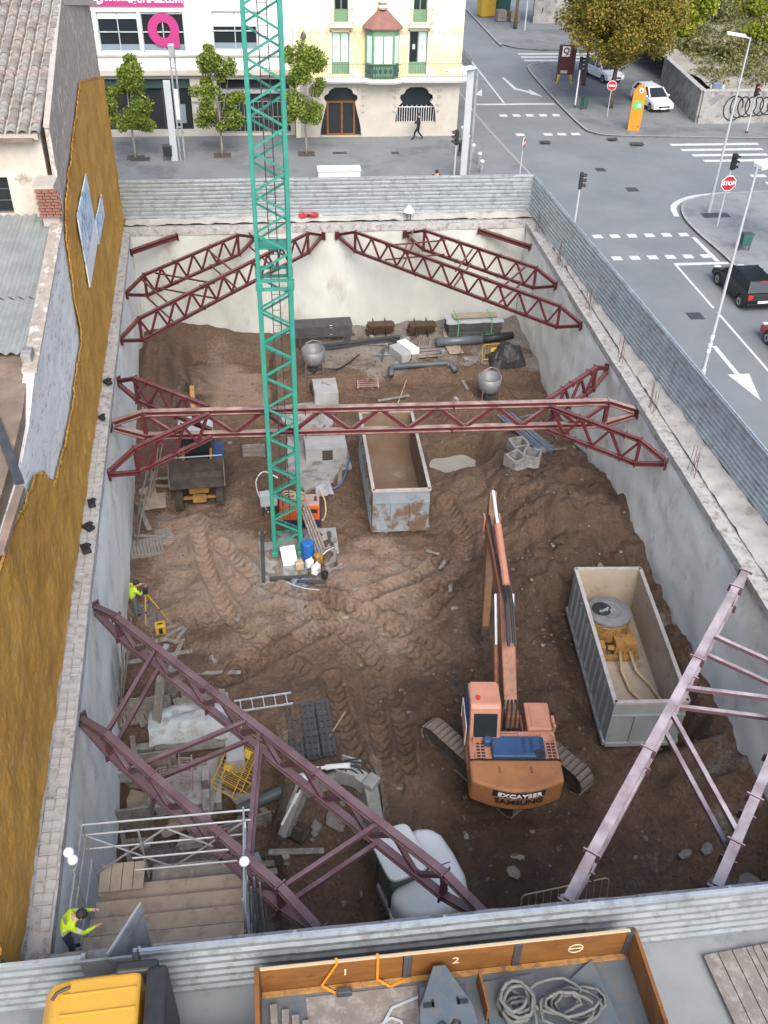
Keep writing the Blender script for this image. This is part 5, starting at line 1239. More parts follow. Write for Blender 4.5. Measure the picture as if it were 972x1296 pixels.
pr = [(2.25,2.6),(2.3,1.95),(2.45,1.72),(3.05,1.62),(3.07,1.67),(2.52,1.8),(2.38,2.0),(2.32,2.58)]
mb = MB(); mb.prism(pr,-1.2,1.2,'x'); bo_ = mb.build('front_bucket','mudrubber',lo)
for sx in (-1,1): mb = MB(); mb.prism([(2.26,2.58),(2.3,1.95),(2.45,1.72),(3.05,1.63),(2.8,2.2)],sx*1.2-.02,sx*1.2+.02,'x'); mb.build('bucket_side','trackpad',bo_)
mb = MB(); mb.bx(-.35,.35,-1.6,-1.15,.5,1.5); mb.build('swing_frame','yellowrust',lo,bevel=.04)
boxpath(lo,'rear_boom',[Vector((0,-1.5,1.4)),Vector((.1,-2.2,2.6)),Vector((.1,-2.9,3.2))],.26,.2,'yellowrust',(0,0,0))
boxpath(lo,'rear_stick',[Vector((.1,-2.8,3.3)),Vector((.1,-3.3,2.2)),Vector((.1,-3.1,1.3))],.2,.16,'yellowrust',(0,0,0))
mb = MB(); plate_beam(mb,[(0,0),(.1,-.3),(-.05,-.6),(-.4,-.62),(-.4,-.56),(-.1,-.52),(.0,-.3),(-.1,0)],.6,(.1,-3.2,1.3),(0,1,0)); mb.build('rear_bucket','mudrubber',lo)

# ------------------------------------------------------------------ skips
def skip(label, corners, zt, zb, mo, mi, ribs, door=True):
    c = [Vector((*p,0)) for p in corners]; ctr = sum(c,Vector())/4; ctr.z = zb; t = thing('skip_container', label, 'skip', ctr); O = ctr; th = .07
    ic = [p+(Vector((ctr.x,ctr.y,0))-p).normalized()*.10 for p in c]
    for i in range(4):
        j = (i+1)%4; a,b = c[i],c[j]; ia,ib = ic[i],ic[j]; d = (b-a).normalized(); n = Vector((d.y,-d.x,0))
        if n.dot(a-Vector((ctr.x,ctr.y,0))) < 0: n = -n
        P = [(a.x,a.y,zb+.18),(b.x,b.y,zb+.18),(b.x,b.y,zt),(a.x,a.y,zt),(ia.x,ia.y,zb+.18),(ib.x,ib.y,zb+.18),(ib.x,ib.y,zt),(ia.x,ia.y,zt)]
        mb = MB(); mb.add(P[:4],[(0,1,2,3)]); mb.add([P[0],P[1],P[5],P[4]],[(0,1,2,3)]); so2 = mb.build('side_panel',mo,t,off=O)
        mb = MB(); mb.add([P[4],P[5],P[6],P[7]],[(0,1,2,3)]); mb.add([P[2],P[3],P[7],P[6]],[(0,1,2,3)]); mb.build('lining',mi,so2,off=O)
        mb = MB(); mb.beam(a+Vector((0,0,zt))-n*.02,b+Vector((0,0,zt))-n*.02,.14,.10); mb.build('rim','skiprim',t,off=O)
        mb = MB(); mb.beam(a+Vector((0,0,zb+.2))+n*.02,b+Vector((0,0,zb+.2))+n*.02,.12,.16); mb.build('bottom_rail',mo,t,off=O)
        Ln = (b-a).length; long_ = Ln > 4
        for k in range(1,(ribs if long_ else 3)):
            p = a+d*(Ln*k/(ribs if long_ else 3)); lo_, hi_ = (zb+.3, zt-.22) if long_ else (zb+.25, zb+(zt-zb)*.72)
            mb = MB(); mb.beam((p.x+n.x*.035,p.y+n.y*.035,lo_),(p.x+n.x*.035,p.y+n.y*.035,hi_),.09,.07,n); mb.build('rib',mo,t,off=O)
        if not long_: mb = MB(); z = zb+(zt-zb)*.73; mb.beam(a+n*.03+Vector((0,0,z)),b+n*.03+Vector((0,0,z)),.06,.07); mb.build('door_bar',mo,t,off=O)
    mb = MB(); mb.add([(p.x,p.y,zb+.24) for p in ic]+[(p.x,p.y,zb+.14) for p in ic],[(0,1,2,3),(7,6,5,4)]); mb.build('floor',mi,t,off=O)
    for k in (.25,.75):
        a = c[0].lerp(c[1],k); b = c[3].lerp(c[2],k); mb = MB(); mb.beam((a.x,a.y,zb+.06),(b.x,b.y,zb+.06),.14,.14); mb.build('skid',mo,t,off=O)
    return t
skip('grey blue open skip smeared with brown mud beside the green mast', [(4.0,32.0),(6.46,31.92),(6.55,38.2),(4.05,38.28)], -4.2, -6.5, 'skipblue', 'skipinside_mud', 10)
skip('grey open skip with cream inside holding a power pack beside the orange excavator', [(10.7,19.68),(13.2,19.5),(13.8,26.15),(11.25,26.36)], -4.2, -6.5, 'skipgrey', 'skipinside', 12)
pp = thing('power_pack', 'rusty yellow drum pump with steel lid inside the cream skip', 'pump', (12.15,23.9,-6.24), R(-4)); 
mb = MB(); mb.lathe([(.72,.35),(.80,.45),(.80,1.15),(.76,1.2)],28,(0,.75,0)); mb.build('drum','yellowrust',pp,smooth=False)
mb = MB(); mb.lathe([(.80,1.2),(.82,1.24),(.82,1.34),(.45,1.42),(.4,1.40)],28,(0,.75,0)); ld = mb.build('drum_lid','lidsteel',pp)
mb = MB(); mb.lathe([(.36,1.42),(.36,1.435)],18,(-.30,.80,0)); mb.build('lid_opening','blackplastic',ld)
for k in range(5): mb = MB(); mb.box((-.35+.12*k,.62+.05*(k%3),1.48),(.16,.07,.06),.6*k); mb.build('lid_fitting','galv',ld)
for k in range(5): a_ = k*1.25-2.6; mb = MB(); mb.box((.80*math.cos(a_),.75+.80*math.sin(a_),.75),(.10,.16,.7),a_); mb.build('drum_bracket','yellowrust',pp,bevel=.02)
mb = MB(); mb.bx(-1.0,1.0,-.62,-.48,.1,.3); mb.bx(-1.0,-.85,-.55,1.2,.1,.28); mb.bx(.85,1.0,-.55,1.2,.1,.28); mb.build('frame','yellowrust',pp)
mb = MB(); mb.bx(.05,.85,-.5,.05,.3,.85); mb.build('motor_box','yellowrust',pp,bevel=.03)
mb = MB(); mb.bx(-.65,-.3,-.5,-.1,.3,.7); mb.tube((-.2,-.35,.5),(.05,-.35,.5),.12); mb.build('gearbox','yellowrust',pp,bevel=.03)
mb = MB(); mb.path([(.25,-.5,.45),(.2,-1.2,.15),(.3,-2.1,.10),(.75,-2.95,.12),(1.15,-3.1,.15),(1.3,-2.7,.14),(1.1,-1.9,.12),(.75,-1.2,.14),(.62,-.5,.45)],.06,8); mb.build('hose','hosecream',pp,smooth=True)

# ------------------------------------------------------------------ lorry on the pavement
lr = thing('lorry', 'yellow lorry with open orange wooden bed parked along the ribbed fence', 'lorry', (1,7.8,0)); O = (1,7.8,0)
def BX(nm, m_, x0,x1,y0,y1,z0,z1, par=lr, bev=.01): mb = MB(); mb.bx(x0,x1,y0,y1,z0,z1); return mb.build(nm,m_,par,bevel=bev,off=O)
ZB = 1.02; ZT_ = 1.88
BX('bed_floor','steelplate',-.9,6.6,6.55,9.02,ZB-.1,ZB)
for x0,x1 in ((-.85,1.92),(2.1,4.15),(4.3,6.5)): BX('side_board','truckwood',x0,x1,8.98,9.06,ZB,ZT_)
for x0,x1 in ((-.85,1.95),(2.1,4.15),(4.3,6.5)): BX('side_board','truckwood',x0,x1,6.5,6.58,ZB,ZT_)
for x_ in (1.95,4.16,6.46): BX('stake','darksteel',x_-.02,x_+.14,8.95,9.08,ZB-.1,ZT_+.01)
BX('head_board','truckwood',-.95,-.86,6.5,9.06,ZB,ZT_+.05); BX('tail_board','truckwood',6.56,6.64,6.5,9.06,ZB,ZT_)
for x0,x1 in ((-.85,6.5),): BX('board_edge','hosecream',x0,x1,8.985,9.055,ZT_+.001,ZT_+.02); BX('floor_edge','yellowrust',x0,x1,8.86,8.975,ZB,ZB+.05)
BX('chassis','darksteel',-4.4,6.3,7.3,8.2,.55,.9)
def lwheel(x_,y_):
    mb = MB(); mb.lathe([(.25,-.15),(.47,-.15),(.5,-.1),(.5,.1),(.47,.15),(.25,.15)],20,(0,0,0),'y'); o = mb.build('wheel','rubber',lr); o.location = (x_-O[0],y_-O[1],.51)
    mb = MB(); mb.lathe([(.26,-.12),(.1,-.1),(.1,.1),(.26,.12)],14,(0,0,0),'y'); mb.build('rim','rim',o)
for x_ in (-3.5,3.6,5.0):
    for y_ in (6.75,8.8): lwheel(x_,y_)
cabp = [(-4.75,.7),(-4.85,1.6),(-4.62,2.5),(-4.45,2.80),(-4.1,2.92),(-2.95,2.98),(-2.9,2.9),(-2.85,.7)]
mb = MB(); mb.prism(cabp,6.55,8.72,'y'); cb_ = mb.build('cab','yellowcab',lr,bevel=.10,seg=4,off=O)
mb = MB(); mb.add([(-4.84,6.75,1.75),(-4.84,8.5,1.75),(-4.655,8.5,2.42),(-4.655,6.75,2.42)],[(0,1,2,3)]); mb.build('windscreen','glassdark',cb_,off=O)
for y_ in (6.54,8.735): mb = MB(); mb.prism([(-4.55,1.7),(-4.45,2.4),(-3.5,2.45),(-3.4,1.7)],y_-.006,y_+.006,'y'); mb.build('side_window','glassdark',cb_,off=O)
for y_ in (8.40,8.05,7.7): mb = MB(); mb.beam((-4.25,y_,2.93),(-2.95,y_,2.99),.025,.03); mb.build('roof_rib','yellowcab',cb_,off=O)
mb = MB(); mb.path([(-4.42,8.38,2.86),(-4.34,8.46,2.93),(-4.12,8.53,2.96)],.028,6); mb.build('roof_handle','blackplastic',cb_,off=O)
mb = MB(); mb.bx(-2.80,-2.42,6.6,8.75,.9,3.05); mb.build('air_intake','blackplastic',lr,bevel=.10,seg=3,off=O)
mb = MB(); mb.bx(-3.35,-2.6,8.66,8.88,2.75,3.02); mb.build('roof_deflector','blackplastic',lr,bevel=.06,seg=3,off=O)
# numbers chalked on the side board
for body,u_,v_ in (('1',437,1222),('2',578,1208)):
    p = atY(u_,v_,8.97); text('chalk_mark',body,.34,'chalk',lr, Matrix.Translation((p.x-O[0],8.972-O[1],1.5)) @ FRONT, .003)
p = atY(728,1203,8.97); mb = MB(); mb.path([(p.x-O[0]+.15*math.cos(a_),8.975-O[1],1.47+.15*math.sin(a_)) for a_ in np.linspace(0,6.2,20)],.012,5); mb.path([(p.x-O[0]-.13,8.975-O[1],1.47),(p.x-O[0]+.13,8.975-O[1],1.47)],.012,5); mb.build('chalk_mark','chalk',lr)
# load on the bed
pl = thing('coupling_plate', 'dark blue steel towing plate standing on the lorry bed', 'plate', (2.62,8.0,ZB))
mb = MB(); mb.prism([(-.12,.86),(.12,.86),(.5,.1),(.58,-.5),(-.58,-.5),(-.5,.1)],.55,.62); mb.build('top_plate','steelplate',pl,bevel=.02)
for sx in (-1,1):
    mb = MB(); mb.box((sx*.33,.12,.63),(.2,.09,.02)); mb.box((sx*.24,.14,.63),(.05,.14,.02)); mb.build('slot','blackplastic',pl)
    mb = MB(); mb.path([(sx*.05,-.3,.63),(sx*.12,-.22,.63),(sx*.2,-.26,.63),(sx*.2,-.36,.63)],.035,6); mb.build('jaw','blackplastic',pl)
mb = MB(); mb.bx(-.58,.58,-.55,-.38,.0,.60); mb.build('front_block','blackplastic',pl,bevel=.02); mb = MB(); mb.bx(-.45,.45,-.3,.5,.0,.54); mb.build('pedestal','darksteel',pl)
def slab(label, x, y, a_, b_, rz, z=ZB, m_='steelplate', h=.03, nm='steel_plate', cat='plate', pts=None):
    t = thing(nm,label,cat,(x,y,z+.003),rz); mb = MB()
    mb.prism(pts,0,h) if pts else mb.box((0,0,h/2),(a_,b_,h)); mb.build('sheet',m_,t,bevel=.008); return t
p_ = slab('blue steel sheet leaning on the lorry bed beside the rope coil',4.0,8.25,1.1,.9,.05,h=.12)
mb = MB(); mb.lathe([(.09,.121),(.09,.126)],12,(-.25,-.2,0)); mb.build('hole','blackplastic',p_)
p_ = slab('triangular blue steel sheet by the tail board of the lorry',5.45,8.3,1,1,.0,h=.10,pts=[(-.75,-.1),(.35,.6),(.55,-.75),(-.3,-.75)])
mb = MB(); mb.lathe([(.09,.101),(.09,.106)],12,(.32,-.15,0)); mb.build('hole','blackplastic',p_)
slab('grey rubber mat lying on the lorry bed by the chalked board',1.1,8.2,2.2,1.2,.0,m_='woodgrey',h=.02,nm='mat',cat='mat')
slab('upright orange divider board between steel sheets on the lorry bed',3.42,8.35,.05,.75,.05,m_='truckwood',h=.5,nm='divider_board',cat='board')
for k in range(4): 
    mb = MB(); mb.box((0,0,.05),(.14,1.0,.10)); tag(put(mb.build('timber','woodgrey',bevel=.01),(-.62+k*.2,8.2-.12*k,ZB+.003),random.uniform(-.05,.05)),'short grey timber lying against the head board of the lorry bed','timber','timbers on the lorry bed')
mb = MB(); mb.box((0,0,.09),(.3,.12,.18)); tag(put(mb.build('chock','darksteel',bevel=.02),(1.1-.35,8.78,ZB+.003)),'dark wheel chock at the foot of the chalked board','chock')
def coil(label, cx, cy, R0, n, m_, r_, z, nm='rope_coil', flat=.6, turns=5, seed=1):
    rs = random.Random(seed); pts = []
    for k in range(turns*14):
        a_ = k*2*math.pi/14; rr = R0*(.75+.35*math.sin(k*.37+seed)+rs.uniform(-.08,.08)); pts.append((rr*math.cos(a_)+.1*math.sin(k*.11), rr*flat*math.sin(a_)+.12*math.sin(k*.17), r_+.03+ (k/14)*r_*1.4+rs.uniform(0,.02)))
    mb = MB(); mb.path(pts, r_, 6); o = mb.build(nm, m_, None, smooth=True); put(o,(cx,cy,z)); return tag(o,label,'rope')
coil('loose coil of thick grey rope near the tail board on the lorry bed',5.0,8.0,.62,5,'rope',.035,ZB+.10,seed=3,turns=6); coil('tight grey rope coil beside the triangular steel sheet',4.0,8.05,.36,4,'rope',.04,ZB+.13,seed=5,flat=1.1,turns=6)
mb = MB(); mb.box((0,0,.08),(1.9,.14,.16)); tag(put(mb.build('timber','yellowrust',bevel=.02),(4.9,7.45,ZB+.01),.03),'long yellow timber lying across the lorry bed under the ropes','timber')
mb = MB(); pts_ = [(0,0,.02),(.25,.12,.03),(.45,.02,.05),(.40,-.2,.04),(.2,-.25,.03),(.05,-.05,.06),(.3,.3,.03),(.7,.42,.02),(1.0,.5,.02),(1.2,.75,.04)]
for k in range(len(pts_)-1): mb.beam(Vector(pts_[k]),Vector(pts_[k+1]),.05,.008)
tag(put(mb.build('lashing_strap','polegrey'),(1.35,8.1,ZB+.02)),'pale grey lashing strap twisted on the lorry bed','strap')
for x_,lab,dx in ((1.42,'orange lashing strap hanging straight down the chalked side board',0),(.62,'orange lashing strap slanting down the chalked side board',-.3)):
    mb = MB(); mb.beam((0,0,0),(dx,-.02,-.75),.05,.01,(0,1,0)); mb.beam((0,0,0),(0,.12,.01),.05,.01); mb.beam((dx,-.02,-.75),(dx+.25,-.15,-.83),.05,.01); mb.beam((dx+.25,-.15,-.83),(dx+.55,-.05,-.83),.05,.01)
    tag(put(mb.build('lashing_strap','orangesign'),(x_,8.95,ZT_+.03)),lab,'strap')
tp = thing('board_stack','weathered grey timber panel lying on the pavement beside the lorry','panel',(9.45,7.75,.016),R(4))
for k in range(5): mb = MB(); mb.box((-.66+k*.33,0,.09),(.31,3.0,.05)); mb.build('plank','woodgrey',tp,bevel=.008)
for y_ in (-1.3,0,1.3): mb = MB(); mb.box((0,y_,.03),(1.6,.12,.06)); mb.build('batten','woodgrey',tp)
for k in (-.83,.32): mb = MB(); mb.box((k,0,.14),(.04,2.9,.05)); mb.build('edge_strip','woodgrey',tp)
# ================================================================== people
def human(name, label, loc, rz, J=None, top='hivis', legs='navycloth', shoes='blackcloth', hair=True, scale=1.0, band=False, sleeves=None):
    B = {'pelvis':(0,0,.95),'spine':(0,0,1.18),'chest':(0,.0,1.38),'neck':(0,0,1.50),'head':(0,.02,1.60),'crown':(0,.02,1.70)}
    for s_, k in ((-1,'l'),(1,'r')):
        B.update({k+'sho':(s_*.19,0,1.42),k+'elb':(s_*.25,.0,1.14),k+'wri':(s_*.25,.08,.90),k+'hip':(s_*.10,0,.90),k+'kne':(s_*.11,.03,.50),k+'ank':(s_*.11,-.02,.09),k+'toe':(s_*.13,.17,.04)})
    if J: B.update(J)
    rad = {'pelvis':.155,'spine':.145,'chest':.16,'neck':.062,'head':.098,'crown':.07,'sho':.075,'elb':.055,'wri':.036,'hip':.105,'kne':.072,'ank':.050,'toe':.042}
    names = list(B); idx = {n:i for i,n in enumerate(names)}; V = [Vector(B[n]) for n in names]; rr = [rad.get(n, rad.get(n[1:])) for n in names]
    E = [('pelvis','spine'),('spine','chest'),('chest','neck'),('neck','head'),('head','crown')]
    for k in 'lr': E += [('chest',k+'sho'),(k+'sho',k+'elb'),(k+'elb',k+'wri'),('pelvis',k+'hip'),(k+'hip',k+'kne'),(k+'kne',k+'ank'),(k+'ank',k+'toe')]
    E = [(idx[a],idx[b]) for a,b in E]
    kind = {}
    for k in 'lr':
        w_ = Vector(B[k+'wri']); d = (w_-Vector(B[k+'elb'])).normalized(); sd2 = d.orthogonal().normalized(); pal = w_+d*.07
        V.append(pal); rr.append(.036); ip = len(V)-1; names.append('palm'); E.append((idx[k+'wri'],ip))
        for f_ in range(5):
            off = sd2*(-.032+.019*f_) if f_ < 4 else sd2*.045; ln = (.075,.085,.08,.062,.05)[f_]; base = pal+off*.9+d*(.012 if f_ < 4 else -.03)
            up_ = d.cross(sd2); tip = base+d*ln*.6+up_*.012; tip2 = tip+d*ln*.4+up_*.025
            V += [base,tip,tip2]; rr += [.011,.0095,.008]; names += ['fin']*3; n = len(V); E += [(ip,n-3),(n-3,n-2),(n-2,n-1)]
    me = bpy.data.meshes.new(name); me.from_pydata([v*scale for v in V],E,[]); o = bpy.data.objects.new(name,me); col.objects.link(o)
    md = o.modifiers.new('skin','SKIN'); md.use_smooth_shade = True; sv = me.skin_vertices[0].data
    for i,r_ in enumerate(rr): sv[i].radius = (r_*scale,r_*scale)
    sv[0].use_root = True
    sb = o.modifiers.new('sub','SUBSURF'); sb.levels = 1; sb.render_levels = 1
    dg = bpy.context.evaluated_depsgraph_get(); nm = bpy.data.meshes.new_from_object(o.evaluated_get(dg)); bpy.data.objects.remove(o)
    nm.materials.clear()
    for m_ in ('skin',top,legs,shoes,'hivisband'): nm.materials.append(M[m_])
    cls = []
    for n in names:
        b_ = n[1:] if n[0] in 'lr' and n[1:] in rad else n
        cls.append({'head':0,'crown':0,'neck':0,'palm':0,'fin':0,'wri':1,'elb':1,'sho':1,'chest':1,'spine':1,'pelvis':1,'hip':2,'kne':2,'ank':2,'toe':3}[b_])
    pts = [v*scale for v in V]
    mids = [((pts[a]+pts[b])/2, cls[b] if cls[a] != 0 else cls[a]) for a,b in E]+list(zip(pts,cls))
    for p in nm.polygons:
        c = p.center; k = min(mids, key=lambda q: (q[0]-c).length_squared)[1]; p.material_index = k
        if band and k == 1 and (abs((c.z/scale)-1.17) < .03 or abs((c.z/scale)-1.03) < .03): p.material_index = 4
        p.use_smooth = True
    ob = bpy.data.objects.new(name,nm); col.objects.link(ob); put(ob,loc,rz); tag(ob,label,'person')
    hd = Vector(B['head']); cr = Vector(B['crown']); up_ = (cr-hd).normalized()
    if hair:
        mb = MB(); mb.ball((hd+up_*.045-Vector((0,.015,0)))*scale,.112*scale,10,(1,1.08,.98),.03); h = mb.build('hair','hair',ob,smooth=True)
    mb = MB(); f = (hd+Vector((0,.095,.0)))*scale
    mb.ball(f+Vector((0,.012,-.012))*scale,.02*scale,6,(.8,1,1.3),0,4); mb.build('nose','skin',ob)
    for s_ in (-1,1):
        mb = MB(); mb.ball((hd+Vector((s_*.035,.09,.018)))*scale,.012*scale,6,(1.2,.6,.7),0,4); mb.build('eye','hair',ob)
        mb = MB(); mb.ball((hd+Vector((s_*.1,.0,.0)))*scale,.028*scale,6,(.5,.8,1.2),0,4); mb.build('ear','skin',ob)
    mb = MB(); mb.box((hd+Vector((0,.094,-.045)))*scale,(.05*scale,.012*scale,.01*scale)); mb.build('mouth','maroon',ob)
    return ob
pW = at(172,778,-6.55); zW = gz(pW.x,pW.y)
human('person','surveyor in yellow hi-vis jacket and grey trousers bending to a tripod instrument',(pW.x,pW.y,zW-.02),R(-60),
      {'pelvis':(0,-.08,.93),'spine':(0,.0,1.14),'chest':(0,.10,1.31),'neck':(0,.17,1.42),'head':(0,.22,1.51),'crown':(0,.25,1.61),'lsho':(-.19,.10,1.35),'rsho':(.19,.10,1.35),'lelb':(-.30,.18,1.14),'relb':(.30,.22,1.16),'lwri':(-.16,.42,1.24),'rwri':(.14,.45,1.26)},legs='greycloth',band=True,scale=1.05)
ts = thing('survey_tripod','yellow survey tripod with a black total station beside the left wall','tripod',at(190,783,-6.55)); ts.location.z = gz(ts.location.x,ts.location.y)
for dx,dy in ((.75,-.25),(-.1,.5),(-.12,-.45)):
    mb = MB(); mb.beam((dx*.08,dy*.08,1.25),(dx*.6,dy*.6,.55),.045,.03); mb.beam((dx*.58,dy*.58,.58),(dx,dy,0),.035,.025); mb.build('leg','yellowpaint',ts)
    mb = MB(); mb.box((dx*.6,dy*.6,.55),(.07,.07,.06)); mb.build('leg_clamp','blackplastic',ts)
mb = MB(); mb.lathe([(.09,1.24),(.09,1.29)],12); mb.build('head_plate','yellowpaint',ts)
mb = MB(); mb.box((0,0,1.43),(.20,.16,.26)); mb.tube((0,-.14,1.46),(0,.14,1.46),.045,10); mb.build('instrument','blackplastic',ts,bevel=.02)
p = ground_at(204,800); ts = thing('instrument_case','yellow plastic instrument case standing beside grey plank scraps','case',p,R(8))
mb = MB(); mb.box((0,0,.22),(.40,.34,.44)); mb.build('shell','yellowpaint',ts,bevel=.03); mb = MB(); mb.box((0,-.172,.22),(.14,.012,.3)); mb.build('strap','blackplastic',ts); mb = MB(); mb.box((0,0,.45),(.2,.06,.03)); mb.build('handle','blackplastic',ts)
for k,(u,v,l_,a_) in enumerate(((222,800,.8,.6),(228,806,.9,1.1),(217,812,.7,-.4),(215,795,.5,.2))):
    q = ground_at(u,v); mb = MB(); mb.box((0,0,.03),(l_,.14,.04)); tag(put(mb.build('plank_scrap','woodgrey'),q+Vector((0,0,.02)),a_),'short pale plank scrap beside the yellow instrument case','plank','plank scraps by the instrument case')

# ================================================================== scaffold stair in the near left corner
sc_o = (-4.9,10.95,-6.95)
sf = thing('scaffold_stair','galvanised tube scaffold stair with plywood decks in the near corner','scaffold',sc_o)
def T(nm,a,b,r_=.026,m_='scaffold'): mb = MB(); mb.tube(a,b,r_,8); return mb.build(nm,m_,sf,off=sc_o)
xa, xb, ya, yb2 = -4.92,-1.22,11.0,13.45
for x_ in (xa,xb):
    for y_ in (ya,yb2,(ya+yb2)/2): T('standard',(x_,y_,-7.2),(x_,y_,.75 if y_ != ya else 1.0))
for z in (.62,.22,-.35): T('guard_rail',(xa-.05,yb2,z),(xb+.15,yb2,z+.02))
for z in (.45,-.05): T('guard_rail',(xa+1.1,yb2-.55,z-.5),(xb-.05,yb2-.55,z-.5))
for x_ in (xa,xb):
    for z in (.6,.1,-.8,-2.2,-4): T('guard_rail',(x_,ya,z),(x_,yb2,z))
for z in (-2.2,-4.2): T('ledger',(xa,yb2,z),(xb,yb2,z)); T('ledger',(xa,ya,z),(xb,ya,z))
for x0,x1 in ((xa,xa+1.8),(xb,xb-1.8)): T('brace',(x0,yb2,.2),(x1,yb2,-1.4)); T('brace',(x1,yb2-.02,.2),(x0,yb2-.02,-1.4))
T('brace',(xb,ya,-1.8),(xb,yb2,.2)); T('brace',(xb+.03,yb2,-1.8),(xb+.03,ya,.2)); T('post_mid',(xa+1.25,yb2-.1,-1.6),(xa+1.25,yb2-.1,.35))
for k in range(5): T('standard',(xb+.08+.07*k,12.0+.2*(k%3),-6.5),(xb+.1+.07*k,12.1+.2*(k%3),-.4+.05*k))
for k in range(4):
    y0 = 10.98+.66*k; z = -.62-.42*k
    mb = MB(); mb.bx(xa+.08,xb-.08,y0,y0+.42,z-.05,z); mb.build('deck_board','ply',sf,bevel=.006,off=sc_o)
    mb = MB(); mb.bx(xa+.1,xb-.1,y0+.02,y0+.06,z-.20,z-.055); mb.build('edge_beam','woodgrey',sf,off=sc_o)
    T('ledger',(xa,y0+.25,z-.09),(xb,y0+.25,z-.09))
for k in range(4): mb = MB(); x_ = xa+.08+k*.27; mb.bx(x_,x_+.255,13.0,13.75,-1.55,-1.51); mb.build('landing_plank','ply',sf,bevel=.005,off=sc_o)
mb = MB(); mb.bx(xa+1.2,xb-.1,13.5,14.15,-2.45,-2.40); mb.build('deck_board','woodgrey',sf,off=sc_o)
for x_,y_,z in ((xa-.12,12.55,.95),(xa-.02,12.4,.88),(xb+.02,12.05,.75)):
    mb = MB(); mb.ball((x_,y_,z),.12,12,(1,1,1),0,8); mb.build('lamp_globe','white',sf,smooth=True,off=sc_o)
    T('lamp_stem',(x_,y_,z-.1),(x_-.02,y_-.15,z-1.2),.012)
human('person','worker in yellow hi-vis jacket and dark trousers leaning on the scaffold rail',(-5.0,11.05,-.62),R(-75),
      {'pelvis':(0,-.15,.92),'spine':(0,.0,1.1),'chest':(0,.16,1.22),'neck':(0,.28,1.28),'head':(0,.36,1.32),'crown':(0,.43,1.37),'lsho':(-.19,.16,1.25),'rsho':(.19,.16,1.25),'lelb':(-.26,.34,1.05),'relb':(.26,.34,1.05),'lwri':(-.2,.56,1.06),'rwri':(.2,.56,1.06)},band=True,scale=1.05)
# ================================================================== trenches, formwork and gear in the near left corner
def TT(nm,label,cat,u,v,rz=0.0,dz=0.0,z=None,group=None):
    p = ground_at(u,v) if z is None else at(u,v,z); p.z += dz; return thing(nm,label,cat,p,rz,group)
def part(t,nm,m_,fn,bev=0.0,smooth=False): mb = MB(); fn(mb); return mb.build(nm,m_,t,bevel=bev,smooth=smooth)
def sheetmesh(mb, w_, d_, amp, seed, zf, nx_=22, ny2=16):
    mb.grid(lambda u,v: ((u-.5)*w_+.08*mnoise.noise(Vector((u*4,v*4,seed))), (v-.5)*d_+.08*mnoise.noise(Vector((u*4,v*4,seed+5))), zf(u,v)+amp*mnoise.fractal(Vector((u*3,v*3,seed)),1,2,4)), nx_, ny2)
    k = len(mb.v); mb.v += [(a,b,c-.03) for a,b,c in mb.v]; mb.f += [tuple(i+k for i in q)[::-1] for q in list(mb.f)]
t = TT('membrane_sheet','pale blue-white membrane draped over a footing between the mauve struts','membrane',240,918,.05,.12)
part(t,'sheet','membrane',lambda m_: sheetmesh(m_,2.7,1.6,.22,3,lambda u,v: .55*math.sin(math.pi*min(1,max(0,v*1.1)))**.5*(.8+.2*math.sin(3*u))),smooth=True)
part(t,'footing','concrete_grey',lambda m_: m_.box((0,0,-.3),(2.5,1.4,.75)),.05)
t = TT('concrete_pier','light grey concrete pier wall rising beside the draped membrane','pier',299,965,R(4)); part(t,'stem','concrete_new',lambda m_: m_.box((0,1.0,.2),(.62,2.9,1.0)),.03); part(t,'footing','concrete_grey',lambda m_: m_.box((0,.9,-.35),(1.0,3.3,.3)),.03)
t = TT('concrete_footing','grey concrete footing with a ladder standing in the trench','footing',240,1000); part(t,'block','concrete_grey',lambda m_: m_.box((0,.2,.0),(2.2,1.9,.5)),.04)
for k,(u,v) in enumerate(((166,1012),)):
    t = TT('formwork_shaft','dark timber formwork shaft with square opening beside the left wall','formwork',u,v+10,R(3))
    for dx,dy,sx,sy in ((0,-.8,1.5,.08),(0,.8,1.5,.08),(-.72,0,.08,1.6),(.72,0,.08,1.6)): part(t,'board','woodgrey',lambda m_: m_.box((dx,dy,.45),(sx,sy,1.2)),.01)
    for dx in (-.45,.45): part(t,'stud','woodgrey',lambda m_: m_.box((dx,-.88,.5),(.1,.08,1.3)),.01)
    part(t,'dark_floor','soilbed',lambda m_: m_.box((0,0,-.02),(1.4,1.5,.1)))
def leaning(label,u,v,n,w_,L_,tilt,rz,m_='woodgrey',grp=None,nm='plank',cat='plank',spread=.22,z=None):
    for k in range(n):
        p = ground_at(u,v); o = MB(); o.box((0,0,L_*(.42+.1*(k%3))),(w_,.035,L_*(.84+.2*(k%3)))); o = o.build(nm,m_,bevel=.004); o.location = p+Vector((math.cos(rz)*spread*k,math.sin(rz)*spread*k,-.1)); o.rotation_euler = (tilt+.05*((k*7)%3),.06*((k*5)%3-1),rz); tag(o,label,cat,grp)
leaning('tall weathered plank leaning on the left wall beside the mauve struts',150,925,7,.24,2.9,R(7),R(92),grp='planks leaning near the mauve struts',spread=.38)
leaning('grey plank leaning on the left wall beside the backhoe loader',172,690,6,.26,2.6,R(14),R(94),grp='planks leaning by the loader',spread=.5)
leaning('long pale plank standing behind the front wheel of the backhoe loader',190,630,3,.2,3.0,R(10),R(80),'ply',grp='planks behind the loader',spread=.25)
t = TT('timber_post','wide grey timber post standing in front of the draped membrane','post',196,935); part(t,'plank','woodgrey',lambda m_: m_.beam((0,0,0),(.45,.7,2.4),.32,.08),.01)
